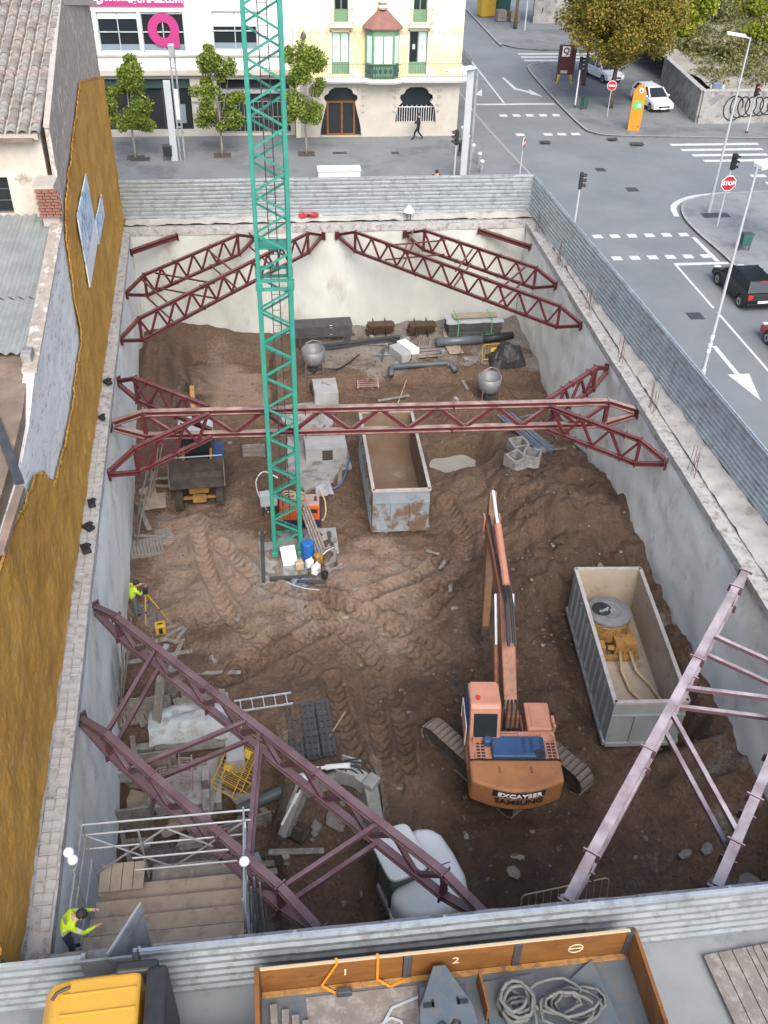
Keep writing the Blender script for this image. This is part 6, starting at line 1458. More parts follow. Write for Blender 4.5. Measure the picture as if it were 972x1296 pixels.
def ladder(label,a,b,wd,m_,n):
    a = Vector(a); b = Vector(b); d = (b-a).normalized(); t = thing('ladder',label,'ladder',a); up = Vector((0,0,1)); s_ = d.cross(up)
    s_ = Vector((1,0,0)) if s_.length < .1 else s_.normalized()
    for k in (-1,1): mb = MB(); mb.beam(s_*(k*wd/2),b-a+s_*(k*wd/2),.035,.07); mb.build('rail',m_,t)
    for k in range(n): q = (b-a)*((k+.5)/n); mb = MB(); mb.beam(q-s_*wd/2,q+s_*wd/2,.03,.03); mb.build('rung',m_,t)
pa = ground_at(236,1015); ladder('slim rusty pink ladder leaning out of the trench',pa,pa+Vector((.1,.65,1.7)),.42,'dustysteel',7)
pa = ground_at(298,900); pb = ground_at(370,888); ladder('aluminium ladder lying flat beside the black formwork panels',pa+Vector((0,0,.25)),pb+Vector((0,0,.2)),.5,'alu',5)
for k in range(3):
    p = ground_at(378+20*k,968-4*k); t = thing('shuttering','black ribbed formwork panel lying beside the aluminium ladder','formwork',p+Vector((0,0,.07)),R(3),'black formwork panels'); L_ = 2.5
    part(t,'sheet','darkpanel',lambda m_: m_.box((0,L_/2,.04),(.50,L_,.05)),.006)
    for j in range(3): part(t,'rail','darkpanel',lambda m_: m_.box((-.18+.18*j,L_/2,.10),(.05,L_,.07)))
    for j in range(9): part(t,'cleat','darksteel',lambda m_: m_.box((.0,.15+j*.27,.10),(.5,.03,.05)))
def barrier(label,p,rz,m_,w_=2.0,h=1.1,tilt=0.0,grp=None,n=12,z=None):
    t = thing('barrier',label,'barrier',p,rz,grp); t.rotation_euler = (tilt,0,rz)
    mb = MB(); r_ = .12; P = [(-w_/2,0,0),(-w_/2,0,h-r_),(-w_/2+.04,0,h-.04),(-w_/2+r_,0,h),(w_/2-r_,0,h),(w_/2-.04,0,h-.04),(w_/2,0,h-r_),(w_/2,0,0)]
    mb.path(P,.022,6); mb.tube((-w_/2,0,.18),(w_/2,0,.18),.02,6); mb.build('frame',m_,t)
    for k in range(1,n): mb = MB(); x_ = -w_/2+w_*k/n; mb.tube((x_,0,.18),(x_,0,h),.010,5); mb.build('bar',m_,t)
    mb = MB(); mb.box((0,0,.72),(.34,.012,.26)); mb.build('plate','yellowpaint' if m_ == 'yellowpaint' else 'white',t)
    for s_ in (-1,1): mb = MB(); mb.beam((s_*w_*.4,-.25,.02),(s_*w_*.4,.25,.02),.05,.03); mb.build('foot',m_,t)
    return t
for k in range(3): barrier('yellow steel crowd barrier leaning over the trench under the mauve strut',ground_at(312+12*k,985-8*k)+Vector((0,0,.1)),R(70),'yellowpaint',1.9,1.0,R(-62),'barriers over the trench')
pb = at(712,1128,-5.2); pb = Vector((pb.x,13.0,gz(pb.x,13.0))); 
pq = at(710,1150,-4.9); barrier('large cream steel crowd barrier under the pale mauve strut by the fence',ground_at(712,1158)+Vector((0,0,.1)),R(6),'hosecream',2.7,1.15,R(-10))
t = TT('pipe','thick dark grey pipe lying under the long mauve strut','pipe',350,1010,R(22)); part(t,'tube','pipe',lambda m_: m_.tube((-1.4,0,.22),(1.7,0,.26),.2,14),0,True)
t = TT('shutter_board','wide pale shutter board lying askew beside the yellow barriers','board',312,1020,R(-52),.15); part(t,'board','woodgrey',lambda m_: m_.box((0,0,.1),(2.0,.62,.05)),.01); part(t,'cut_out','soilbed',lambda m_: m_.box((.55,.05,.127),(.35,.16,.004)))
t = TT('timber','thin split timber lying at the rim of the black panels','timber',425,925,R(55)); part(t,'stick','wood',lambda m_: m_.beam((-.75,0,.1),(.75,.05,.2),.05,.05))
for k,(u,v,a_,L_) in enumerate(((215,980,.2,2.6),(180,962,.1,2.4),(270,945,.15,1.8),(205,1000,-.2,2.2),(265,1045,.1,2.3),(225,1040,.0,2.6))):
    p = ground_at(u,v); mb = MB(); mb.box((0,0,.12),(L_,.16,.12)); tag(put(mb.build('trench_timber','woodgrey',bevel=.008),p,a_),'weathered timber beam lying across the trenches in the near corner','timber','timbers across the trenches')
t = TT('rebar_mat','rusty reinforcement mat lying in the trench behind the scaffold','reinforcement',215,960,R(5),.05)
for k in range(14): part(t,'bar','rebar',lambda m_: m_.tube((-.9,-.7+k*.11,.06),(.9,-.7+k*.11,.06),.011,5))
for k in range(10): part(t,'bar','rebar',lambda m_: m_.tube((-.85+k*.19,-.75,.08),(-.85+k*.19,.8,.08),.011,5))
t = TT('concrete_bucket_trough','grey mortar trough resting by the rubble behind the near fence','trough',310,1110,R(20),.1); part(t,'tub','galv_dull',lambda m_: m_.box((0,0,.2),(1.0,.6,.4),taper=1.25),.02)

# ================================================================== gear at the far end
def stack(nm,label,cat,u,v,rz,n,dims,m_,gap=.02,dz=0.0,pn='panel'):
    t = TT(nm,label,cat,u,v,rz,dz)
    for k in range(n): part(t,pn,m_ if isinstance(m_,str) else m_[k%len(m_)],lambda q: q.box((.03*((k*5)%3-1),.04*((k*3)%3-1),dims[2]*(k+.5)+gap*k),dims),.008)
    return t
t = stack('formwork_stack','black formwork beams stacked on trestles against the far wall beside the mast','formwork',408,432,R(3),5,(3.3,1.0,.12),'darkpanel',.02,.55)
for dx in (-1.3,1.5): part(t,'trestle_leg','darksteel',lambda q: q.box((dx,-.4,-.3),(.14,.14,.75)))
part(t,'trestle_beam','darksteel',lambda q: q.box((.1,-.45,.02),(3.4,.14,.12))); 
for dx,z in ((.45,.82),(.45,.3)): part(t,'paper_tag','white',lambda q: q.box((dx,-.52,z-.2),(.16,.02,.16)))
def bundle(label,u,v):
    t = TT('mesh_bundle',label,'bundle',u,v,R(2)); 
    for k in range(9): part(t,'layer','rustymesh',lambda q: q.box((.04*((k*7)%5-2),.25-.06*k,.12+.09*k),(1.45,.6,.085)),.02)
    for dx in (-.4,.3): part(t,'tie','darksteel',lambda q: q.box((dx,-.05,.5),(.03,.9,.85)))
bundle('rusty brown mesh bundle against the far wall beside the black formwork stack',481,424); bundle('rusty brown mesh bundle against the far wall beside the strapped panels',533,424)
t = stack('panel_stack','dark panel stack under pale boards tied with green straps at the far wall','panels',597,425,R(2),7,(3.1,1.2,.15),('darkpanel','darksteel','darkpanel'),.01)
part(t,'top_sheet','tarp',lambda q: sheetmesh(q,3.3,1.35,.05,2,lambda u,v: 1.16,14,8),smooth=True); part(t,'top_board','ply',lambda q: q.box((.1,.1,1.26),(2.6,.6,.06)),.01)
for dx in (-1.0,.95): part(t,'strap','greenstrap',lambda q: (q.box((dx,-.66,.58),(.06,.02,1.2)), q.box((dx,0,1.30),(.06,1.4,.02))))
part(t,'strap_tangle','greenstrap',lambda q: q.path([(.7+.35*math.cos(k*.9),-.8+.15*math.sin(k*1.3),.1+.12*(k%5)) for k in range(16)],.018,5))
t = TT('pipe','dark blue plastic pipe roll in front of the green-strapped panel stack','pipe',582,436,R(4)); part(t,'tube','steelplate',lambda q: q.tube((-1.4,0,.25),(1.3,0,.25),.24,14),0,True)
t = TT('pipe','black ribbed pipe lying beside the green-strapped panel stack','pipe',628,432,R(12)); part(t,'tube','blackplastic',lambda q: q.tube((-.9,0,.25),(1.0,0,.25),.22,14),0,True)
t = TT('tarp_heap','crumpled black tarpaulin heap behind the yellow barrier at the far wall','tarpaulin',640,456); part(t,'sheet','blackplastic',lambda q: sheetmesh(q,2.0,1.7,.28,8,lambda u,v: 1.05*max(0,math.sin(math.pi*u)*math.sin(math.pi*v))**.6),smooth=False)
barrier('yellow steel barrier standing in front of the black tarpaulin heap',ground_at(624,458),R(5),'yellowpaint',1.3,1.05,R(-8),None,8)
for k,(u,v,a_,m_) in enumerate(((506,452,R(-65),'concrete_new'),(516,446,R(-62),'white'))):
    mb = MB(); mb.box((0,0,.25),(1.4,.6,.5)); tag(put(mb.build('concrete_beam',m_,bevel=.03),ground_at(u,v),a_),('grey precast concrete block beside the plank pile','white precast concrete block leaning on the grey block')[k],'block')
t = TT('plank_pile','low pile of pale planks beside the white concrete block','planks',545,446,R(8))
for k in range(6): part(t,'plank','woodgrey',lambda q: q.box((.1*((k*3)%4),-.5+.19*k,.06+.07*(k%2)),(3.0,.17,.05),.04*((k*5)%3-1)),.005)
def upipe(label,u,v,rz,L_,dn):
    t = TT('drain_pipe',label,'pipe',u,v,rz); part(t,'tube','pipe',lambda q: q.path([(-L_/2-.1,-dn,.15),(-L_/2,-.15,.2),(-L_/2+.2,0,.22),(L_/2-.2,0,.22),(L_/2,-.15,.2),(L_/2+.1,-dn,.15)],.16,10),0,True)
upipe('dark green drain pipe bent at both ends on the earth bank',532,466,R(4),3.4,.8)
t = TT('steel_beam','long black steel beam lying in front of the rusty mesh bundles','beam',460,436,R(10)); part(t,'beam','darksteel',lambda q: q.ibeam((-2.6,0,.15),(2.2,0,.15),.25,.25,.03))
t = TT('rebar_cage','pinkish rusty reinforcement cage of short bars lying on the bank','reinforcement',466,496,R(-4),.05)
for sx in (-.55,.55): part(t,'rail','dustysteel',lambda q: q.beam((sx,0,.2),(sx,2.2,.25),.07,.07))
for k in range(11): part(t,'bar','dustysteel',lambda q: q.tube((-.55,.1+k*.2,.23),(.55,.1+k*.2,.26),.02,5))
for k in range(18): part(t,'stirrup','rebar',lambda q: q.tube((random.uniform(-.5,.5),random.uniform(.1,2.1),.1),(random.uniform(-.5,.5),random.uniform(.1,2.1),.42),.018,5))
def hopper(label,u,v,s_):
    t = TT('concrete_hopper',label,'hopper',u,v,R(12))
    part(t,'shell','lidsteel',lambda q: q.lathe([(.25*s_,.45*s_),(.62*s_,.85*s_),(.66*s_,1.55*s_),(.60*s_,1.55*s_),(.56*s_,.9*s_),(.2*s_,.5*s_)],20),0,True)
    part(t,'spout','darksteel',lambda q: q.lathe([(.24*s_,.2*s_),(.26*s_,.46*s_)],14))
    for k in range(4): a_ = k*math.pi/2+.6; part(t,'leg','rebar',lambda q: q.beam((.75*s_*math.cos(a_),.75*s_*math.sin(a_),0),(.62*s_*math.cos(a_),.62*s_*math.sin(a_),1.0*s_),.06,.06))
    part(t,'base_ring','rebar',lambda q: q.path([(.75*s_*math.cos(a_),.75*s_*math.sin(a_),.06) for a_ in np.linspace(.6,.6+2*math.pi,5)],.035,6)); part(t,'bail','scaffold',lambda q: q.path([(.6*s_,0,1.5*s_),(.4*s_,0,1.95*s_),(0,0,2.1*s_),(-.4*s_,0,1.95*s_),(-.6*s_,0,1.5*s_)],.025,6))
hopper('pale grey concrete hopper on four legs beside the blue bar bundle',617,507,.95); hopper('pale grey concrete hopper on four legs beside the far footing block',397,472,.95)
# footings and slab between mast and skip
mb = MB(); mb.prism([(.2,42.6),(2.6,43.0),(3.0,40.8),(2.4,40.0),(3.2,37.2),(2.6,36.0),(1.2,35.2),(.4,36.5),(.6,39.5)],-6.75,-6.32); struct(mb.build('blinding_slab','concrete_grey',bevel=.03))
t = TT('footing_block','pale concrete footing block beyond the main strut','footing',413,510,R(2)); part(t,'block','concrete_new',lambda q: q.box((0,.5,.30),(1.25,1.5,.95)),.02); part(t,'lifting_loop','rebar',lambda q: q.path([(-.2,.6,.78),(-.1,.7,.88),(.1,.5,.84),(.3,.45,.79)],.015,5))
t = TT('footing_block','wide pale concrete footing block with an olive stain beside the muddy skip','footing',413,582,R(2)); part(t,'block','concrete_new',lambda q: q.box((0,.6,.32),(2.0,1.5,.95)),.02); part(t,'stain','mudrubber',lambda q: q.box((.05,-.157,.3),(.5,.012,.7))); part(t,'footing_slab','concrete_grey',lambda q: q.box((-.3,.4,-.1),(2.9,2.3,.25)),.03)
def hose(label,pts,r_,m_,nm='hose'):
    P = [ground_at(u,v)+Vector((0,0,r_+dz)) for u,v,dz in pts]; Q = smoothline3(P); mb = MB(); mb.path(Q,r_,6); return tag(mb.build(nm,m_,None,smooth=True),label,'hose')
def smoothline3(P,n=5):
    out = []
    for i in range(len(P)-1):
        p0,p1,p2,p3 = P[max(i-1,0)],P[i],P[i+1],P[min(i+2,len(P)-1)]
        for k in range(n):
            t = k/n; out.append(.5*((2*p1)+(p2-p0)*t+(2*p0-5*p1+4*p2-p3)*t*t+(3*p1-p0-3*p2+p3)*t**3))
    return out+[P[-1]]
hose('blue hose looping down from the stained footing block to the generator',[(412,556,.8),(394,568,.3),(404,578,.02),(392,590,.02),(394,604,.02),(404,618,.02),(424,619,.02),(436,605,.02),(443,580,.1)],.05,'hoseblue')
hose('black hose running along the blinding slab beyond the main strut',[(396,505,.2),(393,484,.2),(405,472,.2),(430,468,.05),(455,450,.05)],.04,'hoseblack')
hose('pale cable snaking over the bank from the precast blocks to the skip',[(532,432,.05),(527,450,.05),(516,478,.05),(508,500,.05),(502,515,.05)],.03,'hosecream')
t = TT('tarp_strip','pale blue tarpaulin strip on the earth beside the blue hose','tarpaulin',407,612,R(8)); part(t,'sheet','tarp',lambda q: sheetmesh(q,.75,2.0,.10,6,lambda u,v: .08,10,14),smooth=True)
t = TT('bar_bundle','long bundle of blue-grey steel props beside the right knee trusses','props',702,572,R(22))
for k in range(16): part(t,'prop','bluesteel',lambda q: q.tube((-.75+.1*(k%8)+random.uniform(-.04,.04),random.uniform(-.1,.3),.07+.1*(k//8)),(-.7+.1*(k%8)+random.uniform(-.06,.06),3.6+random.uniform(-.3,.2),.07+.1*(k//8)),.042,6))
for k,(u,v,a_) in enumerate(((652,590,.5),(672,586,-.4),(655,572,.2))):
    t = TT('hollow_block',('open grey concrete pit ring lying at the foot of the spoil heap','grey concrete pit ring tipped beside the blue props','small grey pit ring behind the other two rings')[k],'block',u,v,a_)
    for dx,dy,sx,sy in ((0,-.35,.8,.1),(0,.35,.8,.1),(-.35,0,.1,.6),(.35,0,.1,.6)): part(t,'side','concrete_grey',lambda q: q.box((dx,dy,.3),(sx,sy,.6)),.01)
# by the mast
t = TT('generator','orange generator with dark base and hose coil behind the green mast','generator',380,658,R(-3)); 
part(t,'housing','generatororange',lambda q: q.box((0,0,.72),(1.75,.95,.72)),.03); part(t,'base','navy',lambda q: q.box((0,0,.18),(1.85,1.0,.36)),.02); part(t,'top_cover','dustysteel',lambda q: q.box((.1,.02,1.10),(1.5,.8,.04)),.01); part(t,'vent_panel','blackplastic',lambda q: q.box((.55,-.482,.85),(.45,.012,.22))); part(t,'exhaust','darksteel',lambda q: q.box((.7,.05,1.15),(.12,.3,.06)))
coil('cream hose coil lying on top of the orange generator',t.location.x-.25,t.location.y,.42,4,'hosecream',.035,t.location.z+1.13,nm='hose_coil',flat=.8,seed=2)
hose('cream hose hanging from the generator to the ground',[(404,632,.5),(411,640,.3),(412,652,.02),(408,660,.02)],.04,'hosecream')
t = TT('switch_box','grey electric switch box on legs left of the green mast','switch box',341,650,R(4)); part(t,'cabinet','polegrey',lambda q: q.box((0,0,.85),(.75,.4,.6)),.02); part(t,'legs_frame','darksteel',lambda q: (q.box((-.3,0,.3),(.06,.3,.6)),q.box((.3,0,.3),(.06,.3,.6)),q.box((0,0,.2),(.6,.05,.06))))
hose('pale cable looping over the grey switch box',[(352,612,.3),(334,602,.2),(324,612,.05),(330,634,.05),(340,650,.05)],.03,'white')
t = thing('board','white board leaning on the foot of the green mast','board',at(368,716,-6.43)); o = part(t,'sheet','white',lambda q: q.box((0,.1,.42),(.62,.03,.9)),.005); o.rotation_euler = (R(-18),R(-8),0)
def drum(label,u,v,r_,h,m_,nm='drum',cat='drum'): 
    p = at(u,v,-6.43); t = thing(nm,label,cat,p); part(t,'shell',m_,lambda q: q.lathe([(r_*.95,0),(r_,.03),(r_,h*.33),(r_*1.03,h*.35),(r_,h*.37),(r_,h*.66),(r_*1.03,h*.68),(r_,h*.7),(r_,h*.97),(r_*.9,h)],18)); return part(t,'lid',m_,lambda q: q.lathe([(r_*.25,h),(r_*.25,h+.04)],10))
drum('blue plastic drum standing against the green mast leg',390,707,.26,.9,'bluedrum')
def jug(label,u,v,m_,s_,rz): 
    t = thing('jerrycan',label,'jerrycan',at(u,v,-6.43),rz); part(t,'body',m_,lambda q: q.box((0,0,.17*s_),(.30*s_,.2*s_,.34*s_)),.04); part(t,'neck',m_,lambda q: q.tube((.08*s_,0,.33*s_),(.08*s_,0,.42*s_),.035*s_)); part(t,'handle',m_,lambda q: q.path([(-.1*s_,0,.33*s_),(-.1*s_,0,.4*s_),(.02*s_,0,.4*s_),(.02*s_,0,.33*s_)],.018*s_,6))
jug('yellowish plastic jerrycan beside the leaning white board',379,720,'hosecream',1.15,.2); jug('white plastic jerrycan in front of the blue drum',392,717,'white',1.1,.5); jug('white plastic canister lying apart in front of the mast',400,726,'white',1.3,1.0)
t = thing('grinder','yellow and grey cutting machine beside the blue drum','machine',at(403,712,-6.43),R(20)); part(t,'body','yellowrust',lambda q: q.box((0,0,.25),(.35,.3,.45)),.06); part(t,'handle','scaffold',lambda q: q.path([(.1,0,.3),(.4,.05,.45),(.75,.1,.5)],.025,6))
for k in range(4):
    p = at(402+3*k,704-3*k,-6.43); mb = MB(); mb.tube((0,0,0),(-.55-.05*k,1.6,1.2+.1*k),.05,8); tag(put(mb.build('leaning_pipe','woodgrey'),p),'grey pipe leaning beside the orange generator','pipe','pipes leaning near the generator')
for k,(u,v,a_) in enumerate(((420,690,.9),(412,700,.3),(424,705,1.4),(418,715,.6),(426,722,.2),(415,728,1.0))):
    p = ground_at(u,v); mb = MB(); mb.box((0,0,.06),(.55,.14,.09),0); mb.box((.15,.08,.1),(.3,.12,.1),.6); tag(put(mb.build('scrap_timber','woodgrey',bevel=.01),p+Vector((0,0,.05)),a_),'weathered timber scrap lying beside the mast slab','timber','timber scraps by the mast')
hose('thin blue line and rope lying on the mud in front of the mast',[(362,738,.05),(380,745,.05),(400,748,.05),(430,750,.05)],.025,'polegrey')
t = TT('cloth','blue rag lying on the mud in front of the mast','rag',380,738); part(t,'sheet','bluesteel',lambda q: sheetmesh(q,.7,.5,.10,9,lambda u,v: .05,8,8))
t = TT('excavated_shoring','dark timber shoring box behind the mast foot','shoring',322,578,R(0)); 
for k in range(4): part(t,'board','woodgrey',lambda q: q.box((0,0,-.1+.24*k),(1.3,.06,.2)),.005)
for dx in (-.6,.6): part(t,'post','darksteel',lambda q: q.box((dx,-.06,.35),(.1,.1,1.1)))
# light papers and scraps on the clay
for k,(u,v) in enumerate(((575,770),(570,745),(548,700),(220,735),(270,835),(455,745),(700,690),(655,1085),(560,715),(300,785),(500,720))):
    p = ground_at(u,v); mb = MB(); sheetmesh(mb,.28+.16*(k%3),.15,.05,k+11,lambda u_,v_: .06,6,4); tag(put(mb.build('plastic_scrap','rubble'),p-Vector((0,0,.02)),k*1.3),'pale scrap of torn sheeting trodden into the brown clay','scrap','pale scraps on the clay')
# ================================================================== trees
LM = {'green': leafmat('leaf_green',[S(66,90,36),S(94,118,46),S(122,140,58),S(158,166,78)]), 'autumn': leafmat('leaf_autumn',[S(74,84,38),S(104,108,48),S(128,122,54),S(152,134,60),S(172,146,70)]),
      'gold': leafmat('leaf_gold',[S(150,96,20),S(188,128,30),S(206,150,44)]), 'shrub': leafmat('leaf_shrub',[S(70,78,40),S(104,106,60),S(134,130,84),S(150,146,106)]), 'moss': leafmat('leaf_moss',[S(96,110,28),S(128,136,40),S(146,150,62)]),
      'yellowgreen': leafmat('leaf_yellowgreen',[S(84,108,28),S(120,138,38),S(158,160,56),S(176,170,76)])}
def leaves(name, par, m_, centers, rad, n, size, seed, off):
    r = np.random.default_rng(seed); C = np.asarray(centers); k = r.integers(0,len(C),n); d = r.normal(size=(n,3)); d /= np.linalg.norm(d,axis=1)[:,None]
    P = C[k]+d*(r.random((n,1))**.45)*np.asarray(rad)[k][:,None]*np.array([1,1,.85])-np.asarray(off)
    a = r.normal(size=(n,3)); a /= np.linalg.norm(a,axis=1)[:,None]; b = np.cross(a,r.normal(size=(n,3))); b /= np.linalg.norm(b,axis=1)[:,None]; s_ = size*(.6+.8*r.random((n,1)))
    V = np.stack([P-a*s_*.5,P+b*s_*.38,P+a*s_*.6,P-b*s_*.38],1).reshape(-1,3); F = np.arange(4*n).reshape(n,4)
    me = bpy.data.meshes.new(name); me.from_pydata(V.tolist(),[],F.tolist()); me.materials.append(LM[m_]); o = bpy.data.objects.new(name,me); col.objects.link(o); o.parent = par; return o
def tree(label, base, h, trunk_h, tr, clumps, crad, nleaf, lsize, lm, seed, bark='bark', cat='tree'):
    rs = random.Random(seed); base = Vector(base); t = thing('tree',label,cat,base)
    C = [Vector(c) for c in clumps]; fork = Vector((0,0,trunk_h))
    mb = MB(); mb.path([(0,0,-.05),(.02,.01,trunk_h*.4),(rs.uniform(-.05,.05),rs.uniform(-.05,.05),trunk_h*.8),fork,(0,0,min(h*.75,trunk_h+1.5))],tr,8,[tr*1.25,tr,tr*.85,tr*.75,tr*.25]); mb.build('trunk',bark,t,smooth=True)
    for c in C[::2]:
        mb = MB(); m1 = fork.lerp(c,.5)+Vector((0,0,-.12)); mb.path([fork,m1,c],.03,5,[tr*.4,tr*.22,tr*.08]); mb.build('limb',bark,t,smooth=True)
    leaves('crown',t,lm,[tuple(c) for c in C],[crad*rs.uniform(.75,1.25) for _ in C],nleaf,lsize,seed,(0,0,0)); return t
def blob(rs, n, rx, ry, z0, z1, bias=0.0):
    out = []
    for _ in range(n):
        a = rs.uniform(0,6.28); f = rs.random()**.5; z = rs.uniform(-1,1); k = math.sqrt(max(0,1-z*z))
        out.append((rx*f*k*math.cos(a),ry*f*k*math.sin(a),(z0+z1)/2+(z1-z0)/2*z*(.6+.4*f)))
    return out
rs = random.Random(3)
def small_tree(label, x, y, h, wd, seed, m_='green'):
    rs = random.Random(seed); C = []
    for k in range(34):
        f = rs.random(); z = 1.9+f*(h-2.2); rr = wd*(.95*math.sin(math.pi*min(1,(f*.85+.18)))**.8)*rs.uniform(.4,1); a = rs.uniform(0,6.28); C.append((rr*math.cos(a),rr*math.sin(a),z))
    for k in range(5): a = rs.uniform(0,6.28); q = rs.uniform(.2,.55)*wd; z = h*rs.uniform(.82,.97); C += [(q*math.cos(a),q*math.sin(a),z),(q*math.cos(a)*1.05,q*math.sin(a)*1.05,z+.4)]
    t = tree(label,(x,y,.12),h,1.9,.07,C,.48,13000,.135,m_,seed,'barkpale')
    mb = MB(); mb.box((0,0,.006),(1.1,1.0,.012)); mb.build('tree_pit','soilbed',t); return t
small_tree('small green street tree in front of the dark shop window',-7.85,62.7,5.4,1.75,11); small_tree('bright green street tree in front of the stone shop pillar',-2.4,62.9,6.1,1.7,12); small_tree('green street tree in front of the arched wooden door',3.0,63.0,6.4,1.65,13)
rs = random.Random(21); tree('large plane tree turning brown over the parked white cars',(26.6,73.0,.12),9,3.0,.2,blob(rs,85,4.5,3.8,3.7,9.0),1.15,60000,.17,'autumn',21)
rs = random.Random(22); tree('smaller plane tree beside the maroon notice board',(26.4,79.5,.12),8,3.6,.14,blob(rs,40,3.0,2.8,4.6,9.2),1.0,11000,.26,'autumn',22)
rs = random.Random(23); tree('leafy street tree beyond the side street crossing',(25.6,100.5,.12),8,4.2,.16,blob(rs,34,2.8,2.8,4.4,9.5),1.0,8000,.28,'autumn',23)
rs = random.Random(24); tree('golden tree behind the vacant lot by the dark wall',(54,98,1.5),9,2.2,.2,blob(rs,40,2.6,2.6,1.6,9),1.1,9000,.30,'gold',24)
rs = random.Random(25); tree('young tree with yellow-green leaves on the pavement by the stop sign',(27.4,45.6,.12),5.6,2.7,.08,blob(rs,26,1.5,1.5,2.7,5.6),.5,5200,.17,'yellowgreen',25,'barkpale')
rs = random.Random(26); tree('pale green tree standing at the edge of the vacant lot',(36.5,86,1.6),7,1.5,.14,blob(rs,36,2.6,2.4,1.2,7.0),1.0,9000,.26,'yellowgreen',26)

# ================================================================== vacant lot behind the graffiti wall
A_ = at(882,159); B_ = at(962,164); Cw = at(836,112)
mb = MB(); rs = random.Random(5)
def lotz(x, y): return 1.75+.03*(y-70)+.35*mnoise.fractal(Vector((x*.3,y*.3,3)),1,2,4)
mb.grid(lambda u,v: (lambda x,y: (x,y,lotz(x,y)))(34.2-u*0+u*60-3*v*(1-u), 70.2+v*28), 60, 30); struct(mb.build('vacant_lot','lotground',smooth=True))
gw = thing('graffiti_wall','grey rendered wall with black looping graffiti below the vacant lot','wall',A_)
HWL = 2.35; XW = A_.x; YW = A_.y
part(gw,'front_face','concrete_grey',lambda q: q.bx(0,30,0,.3,0,HWL),.02); part(gw,'return_face','concrete_grey',lambda q: q.beam((0,.15,HWL/2-.02),(Cw.x-XW,Cw.y-YW,HWL/2-.02),.3,HWL-.03),.02); part(gw,'coping','capstone',lambda q: q.bx(-.06,30,-.05,.35,HWL,HWL+.09),.01)
part(gw,'coping','capstone',lambda q: q.beam((0,.15,HWL+.045),(Cw.x-XW,Cw.y-YW,HWL+.045),.42,.085),.01)
gx = at(925,140).x-XW-1.0
mb = MB(); pts_ = []
for k in range(150):
    f = k/149; a = f*2*math.pi*8.5; pts_.append((2.55+4.6*f+.5*math.cos(a)*(1.2-.4*f),-.012,1.25+.15*f+.75*math.sin(a)*(1-.35*f)))
mb.path(pts_,.045,5); mb.path([(2.5+.75*math.cos(a),-.012,1.2+.85*math.sin(a)) for a in np.linspace(.8,5.6,24)],.045,5); mb.build('graffiti','graffiti',gw)
bw = thing('lot_back_wall','long grey wall with pale coping behind the vacant lot','wall',(40,103,0)); part(bw,'face','concrete_grey',lambda q: q.bx(-12,60,0,.4,0,5.4)); part(bw,'coping','white',lambda q: q.bx(-12,60,-.08,.48,5.4,5.52))
sb = thing('dark_building','dark brown building wall at the end of the graffiti wall','building',(XW+9.2,YW-1.2,0)); part(sb,'wall','brownrender',lambda q: q.bx(0,14,0,9,0,2.5)); part(sb,'plinth','concrete_grey',lambda q: q.bx(-.06,14,-.06,9,0,.9)); part(sb,'cornice','brownrender',lambda q: q.bx(-.15,14,-.15,9,2.5,2.7))
for (x,y,r_,n,m_,lab) in ((38.5,79,1.8,2600,'shrub','grey-green shrub growing behind the graffiti wall corner'),(43.5,83,2.4,3600,'moss','broad mossy green bush in the middle of the vacant lot'),(47.5,78,1.9,2600,'moss','rounded yellow-green bush behind the graffiti'),(50,86,2.6,3200,'shrub','dry tangled bush near the dark building'),(41,92,2.8,3600,'shrub','wide dry thicket at the foot of the back wall'),(46,94,2.4,2600,'moss','green bush at the foot of the back wall'),(36.3,82,1.6,2200,'shrub','dry low bush beside the pale green lot tree')):
    z = lotz(x,y); t = thing('bush',lab,'bush',(x,y,z)); rs = random.Random(int(x*10)); C = blob(rs,16,r_,r_*.8,.15,r_*.75); leaves('foliage',t,m_,C,[r_*.32]*len(C),n,.22,int(x*7),(0,0,0))
    mb = MB(); 
    for k in range(5): mb.path([(0,0,-.1),(C[k][0]*.5,C[k][1]*.5,C[k][2]*.6),C[k]],.03,5)
    mb.build('stems','bark',t)
C = [(random.uniform(34.5,56),random.uniform(72,99),0) for _ in range(700)]; C = [(x,y,lotz(x,y)+.12) for x,y,_ in C]
o = leaves('weeds',None,'shrub',C,[.9]*len(C),42000,.2,77,(0,0,0)); o['kind'] = 'stuff'

